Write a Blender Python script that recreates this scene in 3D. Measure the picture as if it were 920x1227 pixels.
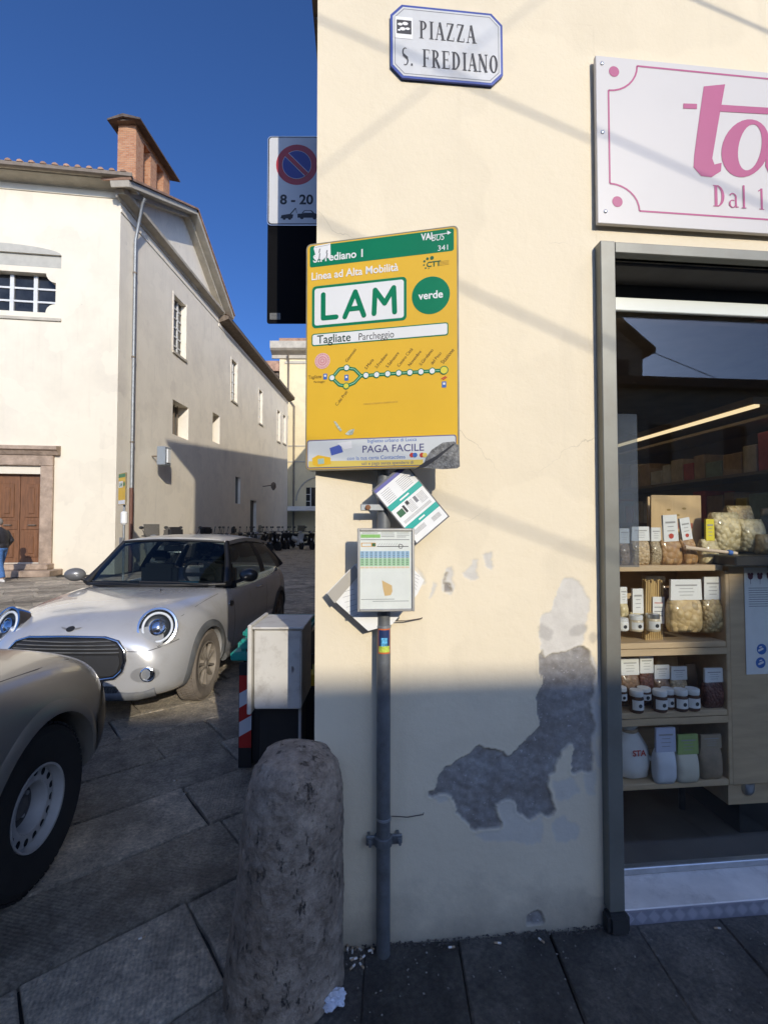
import bpy, bmesh, math, random
import numpy as np
from mathutils import Vector, Matrix, noise
from mathutils.bvhtree import BVHTree

for o in list(bpy.data.objects): bpy.data.objects.remove(o)
SC = bpy.context.scene
COL = SC.collection
R = math.radians
random.seed(7)

# ------------------------------------------------------------------ camera
EYE = 1.55; DIST = 1.81; YAW = R(5.5); FPX = 570.0; HOR = 631.0; PITCH = R(1.76)
cam_d = bpy.data.cameras.new('camera'); cam = bpy.data.objects.new('camera', cam_d); COL.objects.link(cam)
cam_d.sensor_fit = 'VERTICAL'; cam_d.sensor_height = 36.0; cam_d.lens = FPX / 1227 * 36
cam_d.clip_start = 0.05; cam_d.clip_end = 2000
cam.location = (0, -DIST, EYE)
cam.rotation_euler = (R(90) + PITCH, 0, -YAW)
SC.camera = cam
# ------------------------------------------------------------------ sky and sun
SUN_DIR = Vector((-0.312, 1.0, -0.43))          # the way the light travels
elev = math.atan2(0.43, math.hypot(0.312, 1.0)); azim = math.atan2(0.312, -1.0)
w = bpy.data.worlds.new('World'); SC.world = w; w.use_nodes = True
nt = w.node_tree; nt.nodes.clear()
sky = nt.nodes.new('ShaderNodeTexSky'); sky.sky_type = 'NISHITA'; sky.sun_disc = False
sky.sun_elevation = elev; sky.sun_rotation = azim; sky.air_density = 0.6; sky.dust_density = 3.0; sky.ozone_density = 10.0
sky.altitude = 300
bg = nt.nodes.new('ShaderNodeBackground'); bg.inputs[1].default_value = 0.15
wo = nt.nodes.new('ShaderNodeOutputWorld')
nt.links.new(sky.outputs[0], bg.inputs[0]); nt.links.new(bg.outputs[0], wo.inputs[0])
sd = bpy.data.lights.new('sun', 'SUN'); sd.energy = 2.5; sd.angle = R(0.45); sd.color = (1.0, 0.91, 0.76)
sun = bpy.data.objects.new('sun', sd); COL.objects.link(sun)
sun.rotation_euler = SUN_DIR.to_track_quat('-Z', 'Y').to_euler(); sun.location = (5, -10, 12)
SC.view_settings.view_transform = 'Standard'; SC.view_settings.look = 'None'
SC.view_settings.exposure = 0.52; SC.view_settings.gamma = 1.0; SC.view_settings.use_curve_mapping = False

# ------------------------------------------------------------------ survey helpers
SA, CA = math.sin(YAW), math.cos(YAW)
def cw(X, z):
    """surveyed point: X metres right of the view axis, z metres ahead -> world x, y"""
    return (X * CA + z * SA, -X * SA + z * CA - DIST)
def pz(px, py, z):
    """photo point at measured distance z -> world"""
    xc, yc = (px - 460) / FPX, -(py - 613.5) / FPX
    up = math.sin(PITCH) + math.cos(PITCH) * yc; fw = math.cos(PITCH) - math.sin(PITCH) * yc
    x, y = cw(xc / fw * z, z)
    return Vector((x, y, EYE + up / fw * z))
def py_(px, py, Y=0.0):
    """photo point on the vertical plane y = Y -> world"""
    xc, yc = (px - 460) / FPX, -(py - 613.5) / FPX
    t = xc / (math.cos(PITCH) - math.sin(PITCH) * yc)
    z = (Y + DIST) / (CA - t * SA)
    return pz(px, py, z)
def pg(px, py, h=0.0):
    """photo point on the ground"""
    yc = -(py - 613.5) / FPX; return pz(px, py, (EYE - h) * (math.cos(PITCH) - math.sin(PITCH) * yc) / -(math.sin(PITCH) + math.cos(PITCH) * yc))

# ------------------------------------------------------------------ object helpers
def link(name, me, parent=None, mat=None):
    o = bpy.data.objects.new(name, me); COL.objects.link(o)
    if parent is not None: o.parent = parent
    if mat is not None and me is not None and len(me.materials) == 0: me.materials.append(mat)
    return o
def tag(o, label, cat, group=None):
    o['label'] = label; o['category'] = cat
    if group: o['group'] = group
    return o
def kind(o, k='structure'):
    o['kind'] = k; return o
def thing(name, label, cat, loc=(0, 0, 0), rz=0.0, group=None):
    o = bpy.data.objects.new(name, None); COL.objects.link(o)
    o.empty_display_size = 0.1
    o.location = loc; o.rotation_euler = (0, 0, rz)
    return tag(o, label, cat, group)
def mesh(verts, faces, smooth=False):
    me = bpy.data.meshes.new('mesh'); me.from_pydata([tuple(v) for v in verts], [], faces); me.update()
    if smooth:
        for p in me.polygons: p.use_smooth = True
    return me
def bm_mesh(bm, smooth=False, ang=None):
    bmesh.ops.recalc_face_normals(bm, faces=bm.faces)
    me = bpy.data.meshes.new('mesh'); bm.to_mesh(me); bm.free()
    if smooth:
        for p in me.polygons: p.use_smooth = True
        if ang is not None: me.set_sharp_from_angle(angle=R(ang))
    return me
def bm_box(bm, lo, hi, M=None, bevel=0.0, seg=1):
    lo = Vector(lo); hi = Vector(hi); c = (lo + hi) / 2; s = hi - lo
    r = bmesh.ops.create_cube(bm, size=1.0)
    vs = r['verts']
    for v in vs:
        v.co = Vector((v.co.x * s.x, v.co.y * s.y, v.co.z * s.z)) + c
    if bevel > 0:
        es = list({e for v in vs for e in v.link_edges})
        rr = bmesh.ops.bevel(bm, geom=es, offset=bevel, segments=seg, affect='EDGES', clamp_overlap=True)
        vs = list({v for f in rr['faces'] for v in f.verts} | {v for v in vs if v.is_valid})
    if M is not None: bmesh.ops.transform(bm, matrix=M, verts=vs)
    return vs
def box(name, lo, hi, mat, parent=None, bevel=0.0, seg=1, M=None):
    bm = bmesh.new(); bm_box(bm, lo, hi, M, bevel, seg)
    return link(name, bm_mesh(bm, seg > 1, 40), parent, mat)
def prism_bm(bm, pts, y0, y1):
    """polygon in x,z pulled from y0 to y1"""
    a = [bm.verts.new((p[0], y0, p[1])) for p in pts]; b = [bm.verts.new((p[0], y1, p[1])) for p in pts]
    n = len(pts); bm.faces.new(a); bm.faces.new(b[::-1])
    for i in range(n): bm.faces.new((a[i], b[i], b[(i + 1) % n], a[(i + 1) % n]))
def prism(name, pts, y0, y1, mat, parent=None):
    bm = bmesh.new(); prism_bm(bm, pts, y0, y1)
    bmesh.ops.triangulate(bm, faces=[f for f in bm.faces if len(f.verts) > 4])
    return link(name, bm_mesh(bm), parent, mat)
def flat(name, pts, y, mat, parent=None):
    """polygon print facing -y"""
    bm = bmesh.new(); f = bm.faces.new([bm.verts.new((p[0], y, p[1])) for p in pts])
    f.normal_update()
    if f.normal.y > 0: f.normal_flip()
    bmesh.ops.triangulate(bm, faces=bm.faces[:])
    me = bpy.data.meshes.new('mesh'); bm.to_mesh(me); bm.free()
    return link(name, me, parent, mat)
def frame_of(d):
    d = Vector(d).normalized(); u = d.orthogonal().normalized(); return u, d.cross(u)
def tube_bm(bm, path, rad, n=10, cap=True):
    path = [Vector(p) for p in path]; rings = []
    rads = rad if isinstance(rad, (list, tuple)) else [rad] * len(path)
    u = None
    for i, p in enumerate(path):
        d = (path[min(i + 1, len(path) - 1)] - path[max(i - 1, 0)]).normalized()
        if u is None: u, v = frame_of(d)
        else:
            u = (u - d * u.dot(d)).normalized(); v = d.cross(u)
        rings.append([bm.verts.new(p + rads[i] * (math.cos(2 * math.pi * k / n) * u + math.sin(2 * math.pi * k / n) * v)) for k in range(n)])
    for i in range(len(path) - 1):
        for k in range(n):
            bm.faces.new((rings[i][k], rings[i][(k + 1) % n], rings[i + 1][(k + 1) % n], rings[i + 1][k]))
    if cap:
        bm.faces.new(rings[0][::-1]); bm.faces.new(rings[-1])
def tube(name, path, rad, mat, parent=None, n=10):
    bm = bmesh.new(); tube_bm(bm, path, rad, n)
    return link(name, bm_mesh(bm, True, 50), parent, mat)
def lathe_bm(bm, prof, n=24, M=None, close=True, start=True, end=True):
    """profile of (radius, height) about z"""
    rings = []; vs = []
    for r, h in prof:
        ring = [bm.verts.new((r * math.cos(2 * math.pi * k / n), r * math.sin(2 * math.pi * k / n), h)) for k in range(n)]
        rings.append(ring); vs += ring
    for i in range(len(prof) - 1):
        for k in range(n):
            bm.faces.new((rings[i][k], rings[i][(k + 1) % n], rings[i + 1][(k + 1) % n], rings[i + 1][k]))
    if close:
        if start: bm.faces.new(rings[0][::-1])
        if end: bm.faces.new(rings[-1])
    if M is not None: bmesh.ops.transform(bm, matrix=M, verts=vs)
def lathe(name, prof, mat, parent=None, n=24, M=None, ang=35, start=True, end=True):
    bm = bmesh.new(); lathe_bm(bm, prof, n, M, True, start, end)
    return link(name, bm_mesh(bm, True, ang), parent, mat)
def copy_tree(o, parent=None):
    c = o.copy(); COL.objects.link(c); c.parent = parent
    for ch in list(o.children): copy_tree(ch, c)
    return c
def rrect(x0, z0, x1, z1, r, n=6):
    pts = []
    for cx, cz, a0 in ((x1 - r, z1 - r, 0), (x0 + r, z1 - r, 90), (x0 + r, z0 + r, 180), (x1 - r, z0 + r, 270)):
        for k in range(n + 1):
            a = R(a0 + 90 * k / n); pts.append((cx + r * math.cos(a), cz + r * math.sin(a)))
    return pts
def circ(cx, cz, r, n=28, ry=None):
    return [(cx + r * math.cos(2 * math.pi * k / n), cz + (ry or r) * math.sin(2 * math.pi * k / n)) for k in range(n)]
def text(name, s, x, z, size, mat, parent, y=0.0, bold=0.0, sx=1.0, rot=0.0, align='LEFT', shear=0.0):
    """printed words facing -y; x,z is the base line start, size the cap height"""
    cu = bpy.data.curves.new('t', 'FONT'); cu.body = s; cu.size = size / 0.73; cu.offset = bold; cu.align_x = align; cu.shear = shear
    cu.resolution_u = 4
    t = bpy.data.objects.new('t', cu); COL.objects.link(t)
    bpy.context.view_layer.update()
    dg = bpy.context.evaluated_depsgraph_get()
    me = bpy.data.meshes.new_from_object(t.evaluated_get(dg))
    bpy.data.objects.remove(t); bpy.data.curves.remove(cu)
    M = Matrix.Translation((x, y, z)) @ Matrix.Rotation(rot, 4, Vector((0, -1, 0))) @ Matrix.Rotation(R(90), 4, 'X') @ Matrix.Diagonal((sx, 1, 1, 1))
    me.transform(M); me.materials.clear()
    return link(name, me, parent, mat)
def strokes(name, polys, mat, parent, y=0.0, dy=0.00004, caps=False):
    """letter pieces; polys = list of (kind, ...) in x,z, each a hair in front of the last"""
    bm = bmesh.new(); k = 0
    for p in polys:
        f = bm.faces.new([bm.verts.new((q[0], y - k * dy, q[1])) for q in p]); f.normal_update()
        if f.normal.y > 0: f.normal_flip()
        k += 1
    bmesh.ops.triangulate(bm, faces=bm.faces[:])
    me = bpy.data.meshes.new('mesh'); bm.to_mesh(me); bm.free()
    return link(name, me, parent, mat)
def capsule(a, b, wd, n=6):
    a = Vector(a); b = Vector(b); d = (b - a).normalized(); t0 = math.atan2(d.y, d.x); pts = []
    for k in range(n + 1):
        t = t0 - math.pi / 2 + math.pi * k / n; pts.append((b.x + wd / 2 * math.cos(t), b.y + wd / 2 * math.sin(t)))
    for k in range(n + 1):
        t = t0 + math.pi / 2 + math.pi * k / n; pts.append((a.x + wd / 2 * math.cos(t), a.y + wd / 2 * math.sin(t)))
    return pts
def bar(a, b, w0, w1=None):
    a = Vector(a); b = Vector(b); d = (b - a).normalized(); nrm = Vector((-d.y, d.x)); w1 = w0 if w1 is None else w1
    return [tuple(a - nrm * w0 / 2), tuple(b - nrm * w1 / 2), tuple(b + nrm * w1 / 2), tuple(a + nrm * w0 / 2)]

# ------------------------------------------------------------------ materials
MATS = {}
def mat(name, col, rough=0.7, metal=0.0, var=0.0, vscale=4.0, bump=0.0, bscale=40.0, coat=0.0, spec=0.5, emit=None, es=0.0, objvar=0.0, stretch=None, dirt=None, dscale=1.2, damt=0.0, space='OBJ'):
    """principled with mottled colour (var), second-colour stains (dirt), relief (bump), object-to-object spread (objvar)"""
    if name in MATS: return MATS[name]
    m = bpy.data.materials.new(name); m.use_nodes = True; MATS[name] = m
    t = m.node_tree; p = t.nodes['Principled BSDF']; L = t.links.new
    p.inputs['Roughness'].default_value = rough; p.inputs['Metallic'].default_value = metal
    p.inputs['Specular IOR Level'].default_value = spec
    p.inputs['Coat Weight'].default_value = coat; p.inputs['Coat Roughness'].default_value = 0.05
    c4 = (*col, 1.0); p.inputs['Base Color'].default_value = c4
    if emit: p.inputs['Emission Color'].default_value = (*emit, 1); p.inputs['Emission Strength'].default_value = es
    if var or bump or dirt or objvar:
        if space == 'POS':
            g = t.nodes.new('ShaderNodeNewGeometry'); vec = g.outputs['Position']
        else:
            g = t.nodes.new('ShaderNodeTexCoord'); vec = g.outputs['Object']
        if stretch:
            mp = t.nodes.new('ShaderNodeMapping'); mp.inputs['Scale'].default_value = stretch
            L(vec, mp.inputs['Vector']); vec = mp.outputs['Vector']
        def nz(scale, det=6, ro=0.6):
            n = t.nodes.new('ShaderNodeTexNoise'); n.inputs['Scale'].default_value = scale
            n.inputs['Detail'].default_value = det; n.inputs['Roughness'].default_value = ro; L(vec, n.inputs['Vector']); return n.outputs['Fac']
        out = None
        if var:
            r = t.nodes.new('ShaderNodeValToRGB')
            r.color_ramp.elements[0].position = 0.3; r.color_ramp.elements[1].position = 0.7
            r.color_ramp.elements[0].color = (*[max(0, c * (1 - var)) for c in col], 1)
            r.color_ramp.elements[1].color = (*[min(1, c * (1 + var)) for c in col], 1)
            L(nz(vscale), r.inputs['Fac']); out = r.outputs['Color']
        if dirt:
            r2 = t.nodes.new('ShaderNodeMapRange'); r2.inputs['From Min'].default_value = 0.5; r2.inputs['From Max'].default_value = 0.72
            r2.inputs['To Max'].default_value = damt; L(nz(dscale, 8, 0.7), r2.inputs['Value'])
            mx = t.nodes.new('ShaderNodeMix'); mx.data_type = 'RGBA'; L(r2.outputs['Result'], mx.inputs['Factor'])
            if out is not None: L(out, mx.inputs['A'])
            else: mx.inputs['A'].default_value = c4
            mx.inputs['B'].default_value = (*dirt, 1); out = mx.outputs['Result']
        if objvar:
            oi = t.nodes.new('ShaderNodeObjectInfo'); hs = t.nodes.new('ShaderNodeHueSaturation')
            mr = t.nodes.new('ShaderNodeMapRange'); mr.inputs['To Min'].default_value = 1 - objvar; mr.inputs['To Max'].default_value = 1 + objvar
            L(oi.outputs['Random'], mr.inputs['Value']); L(mr.outputs['Result'], hs.inputs['Value'])
            if out is not None: L(out, hs.inputs['Color'])
            else: hs.inputs['Color'].default_value = c4
            out = hs.outputs['Color']
        if out is not None: L(out, p.inputs['Base Color'])
        if bump:
            b = t.nodes.new('ShaderNodeBump'); b.inputs['Strength'].default_value = 1.0; b.inputs['Distance'].default_value = bump
            L(nz(bscale, 5, 0.65), b.inputs['Height']); L(b.outputs['Normal'], p.inputs['Normal'])
    return m
def glass_mat(name, tint=(1, 1, 1), ior=1.5, rough=0.0, film=0.0, filmcol=(0.5, 0.5, 0.5)):
    if name in MATS: return MATS[name]
    m = bpy.data.materials.new(name); m.use_nodes = True; MATS[name] = m
    t = m.node_tree; t.nodes.clear(); L = t.links.new
    o = t.nodes.new('ShaderNodeOutputMaterial'); mx = t.nodes.new('ShaderNodeMixShader')
    # Schlick reflectance of a thin pane, the same from both sides
    ge = t.nodes.new('ShaderNodeNewGeometry'); dp = t.nodes.new('ShaderNodeVectorMath'); dp.operation = 'DOT_PRODUCT'
    L(ge.outputs['Normal'], dp.inputs[0]); L(ge.outputs['Incoming'], dp.inputs[1])
    ab = t.nodes.new('ShaderNodeMath'); ab.operation = 'ABSOLUTE'; L(dp.outputs['Value'], ab.inputs[0])
    iv = t.nodes.new('ShaderNodeMath'); iv.operation = 'SUBTRACT'; iv.inputs[0].default_value = 1.0; L(ab.outputs[0], iv.inputs[1])
    pw = t.nodes.new('ShaderNodeMath'); pw.operation = 'POWER'; pw.inputs[1].default_value = 5.0; L(iv.outputs[0], pw.inputs[0])
    r0 = ((ior - 1) / (ior + 1)) ** 2
    fr = t.nodes.new('ShaderNodeMath'); fr.operation = 'MULTIPLY_ADD'; fr.inputs[1].default_value = 1 - r0; fr.inputs[2].default_value = r0; L(pw.outputs[0], fr.inputs[0])
    tr = t.nodes.new('ShaderNodeBsdfTransparent'); tr.inputs['Color'].default_value = (*tint, 1)
    gl = t.nodes.new('ShaderNodeBsdfGlossy'); gl.inputs['Roughness'].default_value = rough
    L(fr.outputs[0], mx.inputs[0]); L(gl.outputs[0], mx.inputs[2])
    if film:
        m2 = t.nodes.new('ShaderNodeMixShader'); df = t.nodes.new('ShaderNodeBsdfDiffuse'); df.inputs['Color'].default_value = (*filmcol, 1)
        nz = t.nodes.new('ShaderNodeTexNoise'); nz.inputs['Scale'].default_value = 3; tc = t.nodes.new('ShaderNodeTexCoord')
        L(tc.outputs['Object'], nz.inputs['Vector']); ma = t.nodes.new('ShaderNodeMath'); ma.operation = 'MULTIPLY'; ma.inputs[1].default_value = film * 2
        L(nz.outputs['Fac'], ma.inputs[0]); L(ma.outputs[0], m2.inputs[0]); L(tr.outputs[0], m2.inputs[1]); L(df.outputs[0], m2.inputs[2])
        L(m2.outputs[0], mx.inputs[1])
    else: L(tr.outputs[0], mx.inputs[1])
    L(mx.outputs[0], o.inputs[0]); return m

M_BLACK = mat('black_plastic', (0.02, 0.02, 0.021), 0.45, var=0.2)
M_RUBBER = mat('rubber', (0.022, 0.021, 0.02), 0.85, var=0.3, bump=0.001, bscale=60)
M_GALV = mat('galvanised', (0.33, 0.35, 0.36), 0.5, 0.6, var=0.15, vscale=12, dirt=(0.12, 0.11, 0.1), dscale=9, damt=0.6)
M_WHITE = mat('white_paint', (0.78, 0.78, 0.75), 0.5, var=0.04)
M_PAPER = mat('paper', (0.8, 0.8, 0.77), 0.7, var=0.05, vscale=15)
M_INK = mat('ink', (0.03, 0.03, 0.035), 0.6)
M_INK2 = mat('grey_ink', (0.2, 0.2, 0.21), 0.6)
M_CHROME = mat('chrome', (0.75, 0.75, 0.76), 0.12, 1.0)
M_STEEL = mat('brushed_steel', (0.55, 0.56, 0.57), 0.3, 0.9, var=0.1, vscale=20)
# =================================================================== THE SETTING: ground and paving
M_BED = mat('joint_earth', (0.035, 0.032, 0.028), 0.95, var=0.4, vscale=9, bump=0.004, bscale=30, space='POS')
def stone_mat(name, base, rough=0.62, chis=0.75):
    m = bpy.data.materials.new(name); m.use_nodes = True; t = m.node_tree; p = t.nodes['Principled BSDF']; L = t.links.new
    g = t.nodes.new('ShaderNodeNewGeometry'); oi = t.nodes.new('ShaderNodeObjectInfo')
    def nz(scale, det, ro, vec=None):
        n = t.nodes.new('ShaderNodeTexNoise'); n.inputs['Scale'].default_value = scale; n.inputs['Detail'].default_value = det
        n.inputs['Roughness'].default_value = ro; L(vec or g.outputs['Position'], n.inputs['Vector']); return n.outputs['Fac']
    r = t.nodes.new('ShaderNodeValToRGB'); e = r.color_ramp.elements
    e[0].position = 0.32; e[0].color = (base[0] * .36, base[1] * .36, base[2] * .37, 1)
    e[1].position = 0.68; e[1].color = (base[0] * 1.5, base[1] * 1.48, base[2] * 1.4, 1)
    L(nz(6.5, 12, 0.80), r.inputs['Fac'])
    # dark trodden stains and pale scuffs
    st = t.nodes.new('ShaderNodeMapRange'); st.inputs['From Min'].default_value = 0.52; st.inputs['From Max'].default_value = 0.62; st.inputs['To Max'].default_value = 0.65
    L(nz(1.9, 5, 0.6), st.inputs['Value'])
    mx = t.nodes.new('ShaderNodeMix'); mx.data_type = 'RGBA'; L(st.outputs[0], mx.inputs['Factor']); L(r.outputs[0], mx.inputs['A']); mx.inputs['B'].default_value = (base[0] * .4, base[1] * .4, base[2] * .4, 1)
    sp = t.nodes.new('ShaderNodeMapRange'); sp.inputs['From Min'].default_value = 0.66; sp.inputs['From Max'].default_value = 0.72; sp.inputs['To Max'].default_value = 0.5
    L(nz(30, 8, 0.75), sp.inputs['Value'])
    m2 = t.nodes.new('ShaderNodeMix'); m2.data_type = 'RGBA'; L(sp.outputs[0], m2.inputs['Factor']); L(mx.outputs['Result'], m2.inputs['A']); m2.inputs['B'].default_value = (base[0] * 2.2, base[1] * 2.2, base[2] * 2.1, 1)
    # close grain: centimetre-sized pits and crystals
    fg = t.nodes.new('ShaderNodeMapRange'); fg.inputs['From Min'].default_value = 0.36; fg.inputs['From Max'].default_value = 0.64; fg.inputs['To Min'].default_value = 0.66; fg.inputs['To Max'].default_value = 1.2
    L(nz(58, 5, 0.7), fg.inputs['Value']); mg = t.nodes.new('ShaderNodeMix'); mg.data_type = 'RGBA'; mg.blend_type = 'MULTIPLY'; mg.inputs['Factor'].default_value = 1.0
    cg = t.nodes.new('ShaderNodeCombineColor'); [L(fg.outputs[0], cg.inputs[k]) for k in range(3)]; L(m2.outputs['Result'], mg.inputs['A']); L(cg.outputs[0], mg.inputs['B']); m2 = mg
    hs = t.nodes.new('ShaderNodeHueSaturation'); mr = t.nodes.new('ShaderNodeMapRange'); mr.inputs['To Min'].default_value = 0.58; mr.inputs['To Max'].default_value = 1.42
    L(oi.outputs['Random'], mr.inputs['Value']); L(mr.outputs[0], hs.inputs['Value']); L(m2.outputs['Result'], hs.inputs['Color']); L(hs.outputs[0], p.inputs['Base Color'])
    rr = t.nodes.new('ShaderNodeMapRange'); rr.inputs['To Min'].default_value = rough - .2; rr.inputs['To Max'].default_value = rough + .2
    L(nz(6, 4, .6), rr.inputs['Value']); L(rr.outputs[0], p.inputs['Roughness'])
    # pitted, chisel-dressed surface
    wv = t.nodes.new('ShaderNodeTexWave'); wv.inputs['Scale'].default_value = 20; wv.inputs['Distortion'].default_value = 3.2; wv.inputs['Detail'].default_value = 3; wv.inputs['Detail Scale'].default_value = 1.6
    va = t.nodes.new('ShaderNodeVectorRotate'); va.rotation_type = 'Z_AXIS'; mu = t.nodes.new('ShaderNodeMath'); mu.operation = 'MULTIPLY'; mu.inputs[1].default_value = 6.28
    L(oi.outputs['Random'], mu.inputs[0]); L(mu.outputs[0], va.inputs['Angle']); L(g.outputs['Position'], va.inputs['Vector']); L(va.outputs[0], wv.inputs['Vector'])
    b1 = t.nodes.new('ShaderNodeBump'); b1.inputs['Distance'].default_value = 0.006; L(wv.outputs['Fac'], b1.inputs['Height']); b1.inputs['Strength'].default_value = chis
    b2 = t.nodes.new('ShaderNodeBump'); b2.inputs['Distance'].default_value = 0.03; L(nz(26, 10, 0.78), b2.inputs['Height']); L(b1.outputs[0], b2.inputs['Normal']); L(b2.outputs[0], p.inputs['Normal'])
    return m
M_STONE = stone_mat('street_stone', (0.52, 0.455, 0.37))
M_WALK = stone_mat('footway_stone', (0.185, 0.17, 0.15), 0.5, 0.06)
gb = bmesh.new()
for q in ((-300, -120), (300, -120), (300, 400), (-300, 400)): gb.verts.new((q[0], q[1], -0.028))
gb.faces.new(list(gb.verts))
ground = kind(link('ground', bm_mesh(gb), None, M_BED)); ground['label'] = 'dark earth and mortar between the paving stones'

def slab_geo(pts, top, rnd, drop=0.034, bev=0.007):
    """one stone: uneven outline, arrised edge; pts counter clockwise in world x,y"""
    c = Vector((sum(p[0] for p in pts) / len(pts), sum(p[1] for p in pts) / len(pts)))
    ring = []
    n = len(pts)
    for i in range(n):
        a = Vector(pts[i]); b = Vector(pts[(i + 1) % n])
        ring.append(a + Vector((rnd.uniform(-.007, .007), rnd.uniform(-.007, .007))))
        ring.append((a + b) / 2 + Vector((rnd.uniform(-.008, .008), rnd.uniform(-.008, .008))))
    tx, ty = rnd.uniform(-.006, .006), rnd.uniform(-.006, .006)
    V = []; N = len(ring)
    for p in ring: V.append((p.x, p.y, top + tx * (p.x - c.x) + ty * (p.y - c.y) - bev * 0.9 - drop * 0))
    for p in ring:
        q = p + (c - p).normalized() * bev * 1.3
        V.append((q.x, q.y, top + tx * (q.x - c.x) + ty * (q.y - c.y)))
    for p in ring: V.append((p.x, p.y, top - drop))
    F = [tuple(range(N, 2 * N))]
    for i in range(N):
        j = (i + 1) % N
        F.append((i, j, N + j, N + i)); F.append((2 * N + i, 2 * N + j, j, i))
    return V, F
rnd = random.Random(11)
slabs = []
# courses lie 55 degrees off the facade; 0.455 m wide, stones of uneven length
ANG = R(90 - 55.5); du = Vector((math.cos(ANG), math.sin(ANG))); dv = Vector((-du.y, du.x))
jt = 0.0068
def in_view(c):
    X = (c.x) * CA - (c.y + DIST) * SA; z = c.x * SA + (c.y + DIST) * CA
    if z < 0.45: return None
    if abs(X) / z > (0.95 if z > 2.5 else 1.5): return None
    return z
WALKX = -0.06
for k in range(-14, 70):
    wv0 = k * 0.455 + 0.12; u = -22 + rnd.uniform(0, .8)
    while u < 22:
        ln = rnd.choice((0.42, 0.55, 0.66, 0.8, 0.95))
        q = [du * (u + jt) + dv * (wv0 + jt), du * (u + ln - jt) + dv * (wv0 + jt), du * (u + ln - jt) + dv * (wv0 + .455 - jt), du * (u + jt) + dv * (wv0 + .455 - jt)]
        c = sum(q, Vector((0, 0))) / 4; u += ln
        z = in_view(c)
        if z is None or c.y > 38: continue
        if any(p.x > -0.14 for p in q):                        # the corner building, its footway
            if all(p.x > -0.16 for p in q): continue
            q = [p + (min(0.0, -0.14 - p.x)) / du.x * du if p.x > -0.14 else p for p in q]     # cut back along the course
        if c.x < -0.0 and c.y > 13.6 and c.x < -6.9 + (c.y - 13) * 0.126 : continue
        slabs.append((z, q))
slabs.sort(key=lambda s: s[0])
V2, F2 = [], []
for i, (z, q) in enumerate(slabs):
    top = rnd.uniform(-.004, .003)
    V, F = slab_geo([tuple(p) for p in q], top, rnd)
    if i < 296: link('paving_stone', mesh(V, F), ground, M_STONE)
    else:
        b = len(V2); V2 += V; F2 += [tuple(j + b for j in f) for f in F]
if V2: kind(link('far_paving_stones', mesh(V2, F2), ground, M_STONE), 'stuff')
# footway under the facade: stones 0.35 m wide set across
foot = bmesh.new(); 
for i in range(-1, 14):
    x0 = -0.12 + 0.352 * i + 0.22; x1 = x0 + 0.352
    x0 = max(x0, -0.128)
    ya, yb = -0.004, -0.004 - (0.82 + 0.1 * ((i * 7) % 3))
    sh = 0.096
    for (y1, y0) in ((ya, yb), (yb, yb - 0.9)):
        j2 = .0035; q = [(x0 + j2, y0 + j2), (x1 - j2, y0 + j2), (x1 - j2, y1 - j2), (x0 + j2, y1 - j2)]
        q = [(p[0] + 0.096 * p[1], p[1]) for p in q]
        q = [(max(p[0], -0.128), p[1]) for p in q]
        V, F = slab_geo(q, rnd.uniform(-.003, .004), rnd)
        link('footway_stone', mesh(V, F), ground, M_WALK)

# =================================================================== the corner building with its shop
def wall_holes(name, u0, u1, z0, z1, holes, M, mat_, parent, reveal=0.15, rmat=None):
    """upright wall in local x,z at y=0 (facing -y) with rectangular openings and their reveals"""
    us = sorted({u0, u1, *[h[0] for h in holes], *[h[1] for h in holes]}); zs = sorted({z0, z1, *[h[2] for h in holes], *[h[3] for h in holes]})
    us = [u for u in us if u0 <= u <= u1]; zs = [z for z in zs if z0 <= z <= z1]
    bm = bmesh.new(); vd = {}
    def vt(u, y, z):
        k = (round(u, 5), round(y, 5), round(z, 5))
        if k not in vd: vd[k] = bm.verts.new((u, y, z))
        return vd[k]
    for a, b in zip(us, us[1:]):
        for c, d in zip(zs, zs[1:]):
            mu, mz = (a + b) / 2, (c + d) / 2
            if any(h[0] < mu < h[1] and h[2] < mz < h[3] for h in holes): continue
            bm.faces.new((vt(a, 0, c), vt(b, 0, c), vt(b, 0, d), vt(a, 0, d)))
    for h in holes:
        a, b, c, d = h[:4]; rv = h[4] if len(h) > 4 else reveal
        pr = [(a, c), (b, c), (b, d), (a, d)]
        for i in range(4):
            p, q = pr[i], pr[(i + 1) % 4]
            bm.faces.new((bm.verts.new((p[0], 0, p[1])), bm.verts.new((q[0], 0, q[1])), bm.verts.new((q[0], rv, q[1])), bm.verts.new((p[0], rv, p[1]))))
    me = bpy.data.meshes.new('mesh'); bm.to_mesh(me); bm.free()
    if M is not None: me.transform(M)
    return link(name, me, parent, mat_)

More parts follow.
